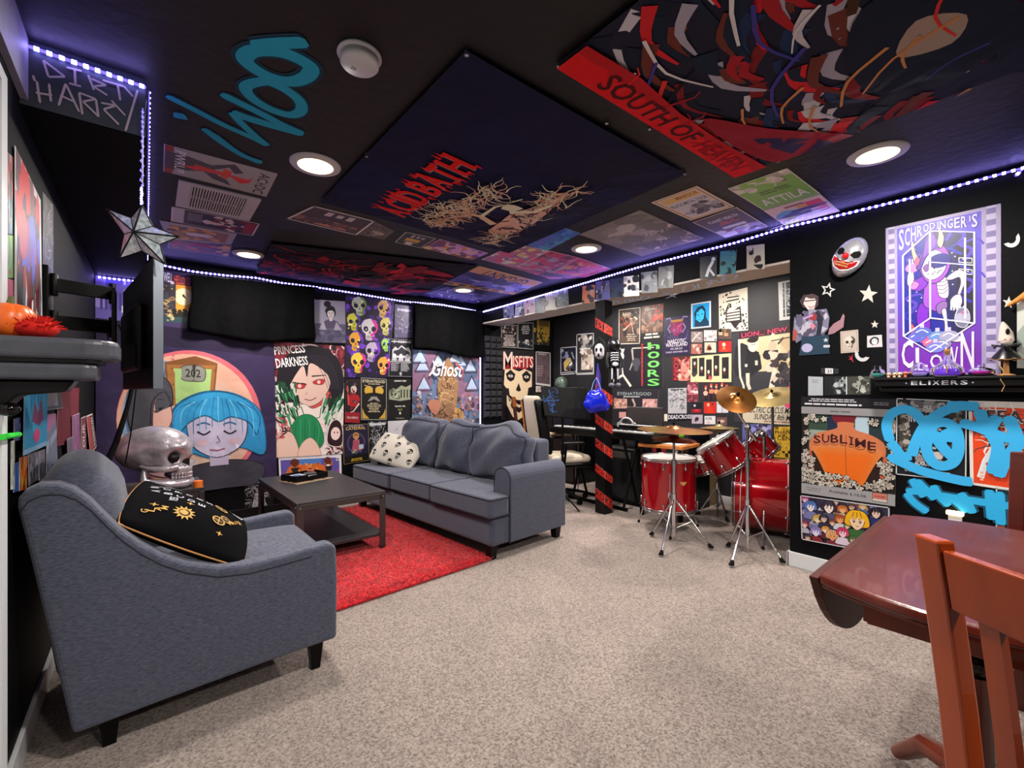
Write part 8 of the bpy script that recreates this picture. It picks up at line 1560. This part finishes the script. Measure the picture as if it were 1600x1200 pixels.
# guitar against the far wall
gp = cast(812, 700, ('y', 4.72)); gt = thing('acoustic_guitar', 'orange acoustic guitar leaning against the far wall behind the sofa', 'guitar', (gp.x, 4.70, 0), radians(10), rot=(radians(-9), 0, radians(8)))
M_SPRUCE = noisy('orange_spruce', 'a85a20', 'c4783a', 10, .3, .05, coat=.3); body = []
for i in range(40):
    t_ = 2*pi*i/40; z = .24+.24*sin(t_); r_ = .17-.035*sin(t_)-.045*math.exp(-((z-.30)/.06)**2); body.append((r_*cos(t_), z))
MB().prism(body, -.04, .05, 'y').build('body', M_SPRUCE, gt, bevel=.006); MB().cyl((0,-.0415,.30), (0,-.043,.30), .045, n=24).build('sound_hole', M_BLACKRUBBER, gt)
nk = MB().box((0,-.045,.72), (.05,.02,.56)).build('neck', mat('dark_neck', '3a1c10', .4), gt); MB().box((0,-.045,1.06), (.065,.016,.15)).build('headstock', mat('dark_neck2', '7c4420', .4), gt)
for i in range(3):
    for s in (-1, 1): MB().cyl((s*.032,-.045,1.01+i*.045), (s*.055,-.045,1.01+i*.045), .006, n=8).build('tuning_peg', M_STEEL, gt)
gp = cast(824, 700, ('y', 4.70)); g2 = thing('ukulele', 'small dark orange stringed instrument beside the guitar behind the sofa', 'guitar', (gp.x+.09, 4.62, 0), rot=(radians(-6), radians(-8), 0))
MB().box((0,0,.42), (.10,.06,.72)).build('body', mat('amber_wood', 'b06a24', .35), g2, bevel=.02); MB().prism([(-.04,.76),(.04,.76),(.012,1.08),(-.02,1.1)], -.01, .02, 'y').build('neck', mat('amber_wood', 'b06a24', .35), g2, bevel=.004)
# wooden desk top behind the ride cymbal
wt = thing('wooden_table', 'small orange wooden table with a white sheet behind the ride cymbal', 'table', (*c2r(.345*4.45, 4.45), 0), radians(8))
MB().box((0,0,.68), (.42,.44,.03)).build('top', noisy('orange_pine', 'a86028', 'c07838', 12, .4, .05), wt, bevel=.003)
for sx in (-1, 1):
    for sy in (-1, 1): MB().box((sx*.18, sy*.19, .3325), (.035,.035,.665)).build('leg', M_BLACKWOOD, wt)
o = MB().box((0,0,.002), (.21,.30,.002)).build('paper_sheet', M_WHITE, origin=(0,0,0)); o.location = (wt.location.x, wt.location.y-.02, .6955); tag(o, 'white sheet lying on the orange wooden table', 'paper')
cr2 = thing('waste_box', 'tan cardboard box behind the drums', 'box', (4.63, 2.55, 0), 0); MB().box((0,0,.3), (.3,.26,.6)).build('carton', mat('cardboard', '8c7850', .8), cr2, bevel=.004)
cc = MB()
for k in range(5): cc.tube([(.10*cos(a*pi/10)*(1+.05*k)*1.5, .075*sin(a*pi/10)*(1+.04*k)*1.4, .010+.012*(k % 3)) for a in range(20)], .006, 6, closed=True)
c_ = cc.build('coiled_cable', M_BLACKRUBBER, origin=(0,0,0)); p = cast(1012, 776, ('z', 0)); c_.location = (p.x, p.y, .0); tag(c_, 'coiled black cable on the carpet left of the floor tom', 'cable')
p = at(1029, 700, 4.9); o = MB()
for k, c in enumerate((0, 1, 2)): o.cur = k; o.ell((0,0,-.07*k), (.03,.03,.035), 10, 8); o.cyl((0,0,-.07*k+.03), (0,0,-.07*k+.045), .004, n=6)
o = o.build('hanging_ribbon', None, mats=[mat('lime_cloth', '7cc828', .6), mat('orange_cloth', 'd86820', .6), mat('green_cloth', '4a9c28', .6)], origin=(0,0,0)); o.location = (4.72, p.y-.02, .70); tag(o, 'lime and orange pompom garland hanging behind the floor tom', 'garland')

# ---------------------------------------------------------------- foam tiles on the far wall
fo = thing('acoustic_foam', 'black pyramid acoustic foam tiles on the far wall beside the vertical LED strip', 'acoustic foam', (0, Y1, 0))
xa, xb = cast(755, 560, WA).x, cast(783, 560, WA).x; z0, z1 = .85, 1.95; nx, nz = 3, 12
for tz in range(4):
    m_ = MB()
    for i in range(nx):
        for j in range(nz//4):
            w_ = (xb-xa)/nx; h_ = (z1-z0)/nz; x = xa+i*w_; z = z0+(tz*nz//4+j)*h_; V = [(x,-.006,z),(x+w_,-.006,z),(x+w_,-.006,z+h_),(x,-.006,z+h_),(x+w_*.25,-.045,z+h_*.25),(x+w_*.75,-.045,z+h_*.25),(x+w_*.75,-.045,z+h_*.75),(x+w_*.25,-.045,z+h_*.75)]
            m_.add(V, [(4,5,6,7),(0,1,5,4),(1,2,6,5),(2,3,7,6),(3,0,4,7),(3,2,1,0)])
    m_.build('foam_tile', mat('charcoal_foam', '222228', .95), fo)

# ---------------------------------------------------------------- curtains over the high windows
def curtain(label, quad, seed, depth=.05):
    P = [cast(x, y, ('y', Y1-.02)) for x, y in quad]; r = random.Random(seed); nx, ny = 44, 16; V = []; ph = [r.uniform(0, 6) for _ in range(4)]
    t = thing('curtain', label, 'curtain', (0, 0, 0), group='short black curtains on the far wall')
    for j in range(ny+1):
        for i in range(nx+1):
            u, v = i/nx, j/ny; q = (P[0].lerp(P[1], u)).lerp(P[3].lerp(P[2], u), v)
            d = depth*(.35+.65*v)*(.5+.3*sin(u*17+ph[0])+.2*sin(u*31+ph[1]+v*2)); V.append((q.x+.01*sin(v*5+u*9), q.y-.03-d, q.z+.035*v*sin(u*5+ph[2])))
    F_ = [(j*(nx+1)+i, j*(nx+1)+i+1, (j+1)*(nx+1)+i+1, (j+1)*(nx+1)+i) for j in range(ny) for i in range(nx)]
    m_ = MB(); m_.add(V, F_, True); o = m_.build('fabric', noisy('black_cloth', '020203', '050507', 20, .95, .2, spec=.1), t)
    s = o.modifiers.new('solid', 'SOLIDIFY'); s.thickness = .004
    a, b = P[0], P[1]; MB().cyl(a+Vector((-.03,-.03,.0)), b+Vector((.03,-.03,.0)), .008, n=8).build('rod', M_BLACKMETAL, t)
curtain('long black cloth curtain above the purple tapestry on the far wall', ((298,431),(490,450),(490,535),(296,521)), 3)
curtain('short black cloth curtain above the blue-grey lettered tapestry', ((644,474),(752,488),(753,556),(644,548)), 8)

# ---------------------------------------------------------------- tape, mask, doll and bag on the column
wt_ = thing('warning_tape', 'red hazard tape lettered HAZARD and KEEP OUT wound round the black column', 'tape', (0,0,0))
FX, FY = ('x', CX0), ('y', cy0)
M_TAPE = PAPER
def band(yl0, yl1, ym0, ym1, yr0, yr1, words, wr):
    def f(g, w=words): g.bg('c8281c'); g.rect(0, 4, g.w, 10, '2a0c0c'); g.rect(0, 90, g.w, 96, '2a0c0c'); g.txt(w, g.w*.03, 20, g.w*.97, 82, '140a0a')
    def f2(g, w=wr): g.bg('d83c2c'); g.rect(0, 4, g.w, 10, '2a0c0c'); g.rect(0, 90, g.w, 96, '2a0c0c'); g.txt(w, g.w*.03, 20, g.w*.97, 82, '140a0a')
    poster('tape_band', None, None, FX, ((930.3,yl0),(944.8,ym0),(944.8,ym1),(930.3,yl1)), f, parent=wt_, off=.0015, thick=.001)
    poster('tape_band', None, None, FY, ((945.2,ym0),(956.8,yr0),(956.8,yr1),(945.2,ym1)), f2, parent=wt_, off=.0015, thick=.001)
for b in ((496,511,505,520,513,526,'BI','OH'), (600,615,610,625,619,634,'OH','AZ'), (646,660,657,671,666,679,'HAZ','ARD'), (684,697,695,708,703,717,'KE','EP O'), (724,736,736,748,745,756,'BIOH','AZA'), (762,776,773,788,782,797,'RD','KE')): band(*b)
colx = CX0; cp_ = Vector((colx-.03, cy0+.06, 0))
mk = at(937, 549, 4.36); mkt = thing('ghost_mask', 'white long-faced mask with black hood hanging on the taped column', 'mask', mk, -math.atan2(SA, CA)+pi-radians(25))
MB().rbox((0,0,0), (.085,.05,.13), .035, (.01,.02,.01), 12, fn=lambda a, x, y, z: (a.x*(1+.15*z), a.y, a.z)).build('face', mat('mask_white', 'c0bcc4', .4), mkt)
for s in (-1, 1): MB().ell((s*.02, .042, .012), (.011,.006,.020), 10, 8).build('eye_hole', M_BLACKRUBBER, mkt)
MB().ell((0, .045, -.04), (.010,.006,.018), 10, 8).build('mouth_hole', M_BLACKRUBBER, mkt)
MB().tube([(-.055,.01,-.05), (-.06,.005,.03), (-.03,.0,.085), (0,0,.13), (.03,0,.085), (.06,.005,.03), (.055,.01,-.03)], [.008,.016,.022,.012,.022,.016,.008], 10).build('hood', mat('hood_cloth', '0a0a0e', .9), mkt)
rb_ = thing('ribbon', 'blue and red ribbons hanging below the white mask', 'ribbon', at(934, 568, 4.40))
for k, (dx, c, l) in enumerate(((-.02,'1c3cb0',.26), (.0,'a8102c',.22), (.018,'1c3cb0',.30), (.035,'14287c',.24))): MB().tube([(dx*.5,dx*.5,0), (dx+.004,0,-l*.5), (dx,0,-l)], .0065, 6).build('ribbon_strand', mat('ribbon_'+c, c, .5), rb_)
bg_ = at(932, 626, 4.33); bag = thing('blue_bag', 'shiny bright blue pouch hanging on the taped column', 'bag', bg_, -math.atan2(SA, CA))
MB().rbox((0,0,0), (.19,.09,.20), .05, (.01,.02,.01), 14, fn=lambda a, x, y, z: (a.x*(1-.35*max(0,z)*abs(z))+.02*(z < 0)*x, a.y, a.z+.01*sin(x*4))).build('pouch', mat('shiny_blue', '0a1ec0', .25, coat=.4), bag)
MB().tube([(-.05,0,.09), (-.03,0,.17), (0,0,.22), (.03,0,.15), (.06,0,.04)], .004).build('strap', mat('pale_blue', '7c9ce0', .4), bag)
dp = at(959, 566, 4.28); dol = thing('skeleton_doll', 'black toy figure painted with white bones hanging beside the column', 'doll', dp, -math.atan2(SA, CA)+pi+radians(12))
M_DB = mat('doll_black', '0d0d12', .35); M_DW = mat('doll_bone', 'c8ccd4', .4)
MB().rbox((0,0,.03), (.085,.06,.15), .03, (.005,.005,0), 10).build('torso', M_DB, dol); MB().ell((0,.005,.165), (.062,.058,.062), 18, 12).build('head', M_DB, dol)
for s in (-1, 1):
    MB().tube([(s*.045,0,.085), (s*.068,.005,.02), (s*.062,.012,-.05)], [.02,.017,.02], 10).build('arm', M_DB, dol)
    MB().tube([(s*.024,0,-.03), (s*.028,0,-.12), (s*.03,0,-.20)], [.026,.022,.024], 10).build('leg', M_DB, dol); MB().ell((s*.033,.022,-.215), (.026,.04,.022), 12, 8).build('shoe', mat('doll_shoe', '5c5e66', .4), dol)
    MB().ell((s*.02,.055,.175), (.011,.006,.012), 8, 6).build('bone_eye', M_DW, dol)
    for k in range(4): MB().tube([(0,.036,.085-.022*k), (s*.024,.036,.088-.022*k), (s*.04,.02,.08-.022*k)], .0045, 6).build('rib', M_DW, dol)
    MB().tube([(s*.028,.026,-.06), (s*.03,.026,-.16)], [.008,.006], 6).build('leg_bone', M_DW, dol)
MB().ell((0,.034,-.02), (.032,.008,.02), 12, 8).build('hip_bone', M_DW, dol)

# ---------------------------------------------------------------- shelf with bottles on the right wall
SX = X1-.14; yS1 = cast(1363, 590, ('x', SX)).y; yS0 = .05
sh_ = thing('wall_shelf', 'black moulded wall shelf lettered ELIXERS under the purple jester poster', 'shelf', (X1, (yS0+yS1)/2, 0))
ly = (yS1-yS0)
MB().box((-.07,0,1.272), (.14, ly, .016)).build('top_board', M_BLACKTRIM, sh_, bevel=.004)
MB().box((-.064,0,1.247), (.128, ly-.02, .034)).build('front_fascia', M_BLACKTRIM, sh_, bevel=.006)
MB().prism([(-.12,1.23),(0,1.23),(0,1.19),(-.06,1.195),(-.09,1.212)], -(ly-.03)/2, (ly-.03)/2, 'y').build('cove_moulding', M_BLACKTRIM, sh_) if False else MB().box((-.045,0,1.215), (.09, ly-.04, .032)).build('cove_moulding', M_BLACKTRIM, sh_, bevel=.01)
e0 = cast(1410, 594, ('x', SX)).y-sh_.location.y; e1 = cast(1526, 594, ('x', SX)).y-sh_.location.y
def elix(g):
    S = 'b8bcc8'; g.star(g.w*.05, 50, 20, S, 0, .25, 4); g.star(g.w*.95, 50, 20, S, 0, .25, 4)
    x = .12
    for ch in 'ELIXERS': q = .03 if ch == 'I' else .095; g.txt(ch, g.w*x, 18, g.w*(x+q), 86, S); x += q+.028
decal('lettering', elix, abs(e1-e0), .034, lambda u, v, l: Vector((-.1295-l, e0+(e1-e0)*u, 1.231+.034*v)), sh_, m=PAPER, cuts=(1, 1))
ZS = 1.2805
def onshelf(px, dx=.07): p = cast(px, 590, ('x', X1-dx)); return (X1-dx, p.y, ZS)
def glass(nm, c, a=.35): return mat(nm, c, .05, spec=.8, trans=.85)
def bottle(name, label, px, prof, liquid, lprof, cork=None, dx=.07):
    t = thing(name, label, 'bottle', onshelf(px, dx), group=None)
    MB().lathe(prof, 28).build('glass', mat('clear_glass', 'e8ecff', .04, trans=1, ior=1.3), t); MB().lathe(lprof, 24).build('liquid', liquid, t)
    if cork: MB().cyl((0,0,cork[0]), (0,0,cork[1]), cork[2]).build('cork', mat('cork', 'a8703c', .9), t)
    return t
def sc(P, k): return [(r*k, z*k) for r, z in P]
lp = mat('purple_liquid', '6a34c8', .2, spec=.6); lpk = mat('pink_liquid', 'c42c9c', .2, spec=.6); lg_ = mat('teal_liquid', '3c8c84', .2, spec=.6); lc = mat('lilac_liquid', '9a88c8', .2, spec=.6)
J = [(.02,0),(.038,.002),(.04,.03),(.032,.05),(.018,.058),(.018,.072),(.022,.075)]
bottle('potion_jar', 'squat teal glass jar at the left end of the black shelf', 1371, sc(J, .95), lg_, sc([(0,.003),(.036,.003),(.038,.03),(0,.031)], .95), dx=.08)
bottle('potion_jar', 'squat clear lilac jar left of the corked flask', 1437, sc(J, 1.1), lc, sc([(0,.003),(.036,.003),(.038,.026),(0,.027)], 1.1))
bottle('potion_flask', 'tall corked flask half full of purple liquid in the middle of the shelf', 1480, [(.03,0),(.068,.002),(.072,.012),(.066,.045),(.03,.078),(.014,.095),(.013,.135),(.016,.138)], lp, [(0,.003),(.067,.003),(.069,.014),(.064,.042),(0,.043)], (.118,.15,.0125), dx=.09)
bottle('potion_bottle', 'low round bottle of bright pink liquid right of the purple flask', 1533, [(.02,0),(.045,.006),(.052,.022),(.042,.038),(.014,.046),(.013,.062),(.017,.064)], lpk, [(0,.004),(.042,.007),(.049,.022),(.046,.027),(0,.0275)], dx=.08)
fig = MB().tube([(0,0,.0),(0,0,.03)], .003, 6).tube([(-.012,0,.022),(.012,0,.022)], .002, 6).ell((0,0,.035), .005, 8, 6).build('gold_charm', mat('gold_charm', 'd8a85c', .3, .8), origin=(0,0,0)); q_ = onshelf(1480, .162); fig.location = (SX-.004+.0, q_[1], ZS+.02); fig.location.x = X1-.168; tag(fig, 'tiny gold winged charm hanging on the front of the purple flask', 'charm')
cu = MB().tube([(0,0,.0),(0,0,.042)], .0008, 4).build('charm_thread', M_STEEL, fig)
for k, px in enumerate((1389, 1398, 1406, 1415)):
    t = thing('mini_skull', ('tiny cream skull leftmost of the row on the black shelf', 'tiny cream skull second in the row on the black shelf', 'tiny cream skull third in the row on the black shelf', 'tiny reddish skull raised at the right end of the row on the shelf')[k], 'ornament', onshelf(px, .09), radians(90), group='row of tiny skulls on the shelf')
    if k == 3: t.location.z += .0
    mc_ = mat('cream_bone', 'c8a888', .6) if k < 3 else mat('red_bone', 'c8684c', .6)
    MB().ell((0,0,.018+.004*(k == 3)), (.0125,.015,.013), 12, 8).rbox((0,.008,.006), (.014,.014,.012), .004, (0,0,0), 4).build('skull_shell', mc_, t)
    for s in (-1, 1): MB().ell((s*.005,.0125,.018+.004*(k == 3)), (.0035,.004,.0035), 8, 6).build('eye_socket', M_BLACKRUBBER, t)
# witch doll on a wooden stand
wd = thing('witch_doll', 'hanging doll with tall white hood, pale face and black gold-hemmed skirt on the shelf', 'doll', onshelf(1572, .07), radians(90)+.3)
MB().lathe([(.0,0),(.032,0),(.034,.006),(.012,.012),(.009,.09),(.008,.10)], 24).build('wooden_stand', noisy('light_pine', 'a87038', 'c08c50', 10, .5, 0), wd)
MB().lathe([(.058,.082),(.05,.10),(.03,.125),(.014,.15),(.0,.155)], 10).build('skirt', mat('black_satin', '0a0a0c', .3), wd); MB().tube([(.059*cos(i*pi/12), .059*sin(i*pi/12), .082+.004*sin(i*2)) for i in range(24)], .002, 5, closed=True).build('gold_hem', mat('gold_trim', 'b8905c', .4, .6), wd)
MB().ell((0,.004,.178), (.026,.025,.028), 16, 12).build('face', mat('doll_face', 'c8bcb4', .5), wd)
for s in (-1, 1): MB().ell((s*.009,.026,.182), (.005,.003,.004), 8, 6).build('eye', mat('rose_paint', 'a0485c', .5), wd)
MB().tube([(0,0,.175),(0,-.004,.215),(.008,-.004,.255),(.012,0,.275)], [.030,.026,.014,.004], 16).build('hood', mat('white_felt', 'b8aea4', .9), wd); MB().ell((0,.024,.222), (.008,.005,.016), 10, 8).build('hood_patch', M_BLACKRUBBER, wd)
for k in range(6): a = k*pi/3; MB().tube([(.02*cos(a),.02*sin(a),.15), (.05*cos(a),.05*sin(a),.158), (.045*cos(a+.4),.045*sin(a+.4),.145)], .005, 6).build('ruff_bow', mat('black_tulle', '1c1a22', .7), wd)
MB().tube([(.03,.03,.09), (.034,.05,.05), (.022,.06,.02), (.034,.06,-.02), (.02,.062,-.05), (.03,.062,-.08)], .0022, 5).build('gold_ribbon', mat('gold_trim', 'b8905c', .4, .6), wd)
br = MB(); a_, b_ = cast(1574, 478, ('x', X1-.03)), cast(1640, 440, ('x', X1-.03)); br.tube([a_, a_.lerp(b_, .5), b_], [.006,.02,.03], 10)
for k in range(14): d_ = Vector((0, 0, .002*(k-7))); br.tube([a_.lerp(b_, .3)+d_, b_+d_*3+Vector((-.004*(k % 3),0,0))], .002, 4)
o = br.build('straw_broom', noisy('orange_straw', 'a85c1c', 'd88c3c', 60, .7, .5, stretch=(1,1,1))); tag(o, 'orange straw broom head hanging at the right edge above the doll', 'broom')
poster('paper_sheet', 'pale sheet on the right wall behind the hanging doll', 'paper', WB, ((1589,466),(1640,456),(1640,577),(1589,575)), lambda g: (g.bg('b8bcb4'), g.poly([(0,20),(g.w*.5,50),(g.w,40),(g.w,60),(g.w*.4,70),(0,50)], '8c9890')))
# clown mask on the right wall
cmx = cast(1326, 404, ('x', X1-.03)); cm = thing('clown_mask', 'silver clown mask with red nose and wide red grin on the right wall', 'mask', cmx, radians(90))
cm.rotation_euler = (radians(0), radians(-28), radians(90)); cm.scale = (1, 1, 1.12) 
M_MS = mat('silver_mask', 'a8a8b0', .25, .5)
def dome(ux, uz): r = ux*ux+uz*uz; return .058*sqrt(max(0, 1-r))
V = []; n = 24
for j in range(13):
    for i in range(n): r = j/12; a = 2*pi*i/n; x, z = r*cos(a), r*sin(a); wz = (.118 if z > 0 else .105); wx = .088*(1-.12*max(0,-z)); V.append((x*wx, dome(x, z)+.006*math.exp(-((z-.35)**2+x*x*.3)/.05)*1, z*wz))
F_ = [(j*n+i, j*n+(i+1) % n, (j+1)*n+(i+1) % n, (j+1)*n+i) for j in range(12) for i in range(n)]
m_ = MB(); m_.add(V, F_, True); m_.build('mask_shell', M_MS, cm)
def onm(x, z): ux, uz = x/.088, z/(.118 if z > 0 else .105); return Vector((x, dome(ux, uz)+.002, z))
def patch(nm, pts, mt_, lift=.002):
    c = Vector((sum(p[0] for p in pts)/len(pts), 0, sum(p[1] for p in pts)/len(pts))); m_ = MB(); P = [onm(c.x, c.z)+Vector((0,lift,0))]; n = len(pts); rings = [.35,.7,1]
    for k in rings:
        for x, z in pts: P.append(onm(c.x+(x-c.x)*k, c.z+(z-c.z)*k)+Vector((0,lift,0)))
    F_ = [(0, 1+i, 1+(i+1) % n) for i in range(n)]+[(1+k*n+i, 1+(k+1)*n+i, 1+(k+1)*n+(i+1) % n, 1+k*n+(i+1) % n) for k in range(2) for i in range(n)]
    m_.add(P, F_, True); return m_.build(nm, mt_, cm)
patch('mouth_rim', [(-.076,.0),(-.05,-.012),(0,-.018),(.05,-.012),(.076,.0),(.074,-.03),(.045,-.062),(0,-.076),(-.045,-.062),(-.074,-.03)], mat('mask_white_rim', 'd8d4dc', .3), .001)
patch('mouth', [(-.070,-.006),(-.045,-.018),(0,-.024),(.045,-.018),(.070,-.006),(.066,-.030),(.04,-.056),(0,-.068),(-.04,-.056),(-.066,-.030)], mat('mask_red', '9c0a10', .35), .003)
for s in (-1, 1): patch('eye_hole', [(s*.018,.014),(s*.028,.036),(s*.05,.046),(s*.066,.034),(s*.064,.014),(s*.045,.004)], M_BLACKRUBBER, .003)
for k in range(8):
    x = -.032+.0092*k
    for z in (-.034, -.048): MB().rbox(onm(x, z)+Vector((0,.003,0)), (.007,.005,.010), .003, (0,0,0), 3).build('tooth', mat('gold_teeth', 'b8945c', .3, .5), cm)
MB().ell(onm(0,.004)+Vector((0,.012,0)), .017, 16, 12).build('nose', mat('nose_red', 'd0141c', .2), cm)
pl = thing('night_light', 'small glowing white night light plugged into the right wall behind the table', 'night light', cast(1493, 806, ('x', X1-.001)))
MB().box((-.012,0,-.02), (.02,.055,.06)).build('plug_body', M_WHITE, pl, bevel=.004); MB().box((-.018,0,.018), (.026,.07,.022)).build('glow_cover', mat('night_glow', 'fff0d0', .4, emit='ffe0a0', es=6), pl, bevel=.004)
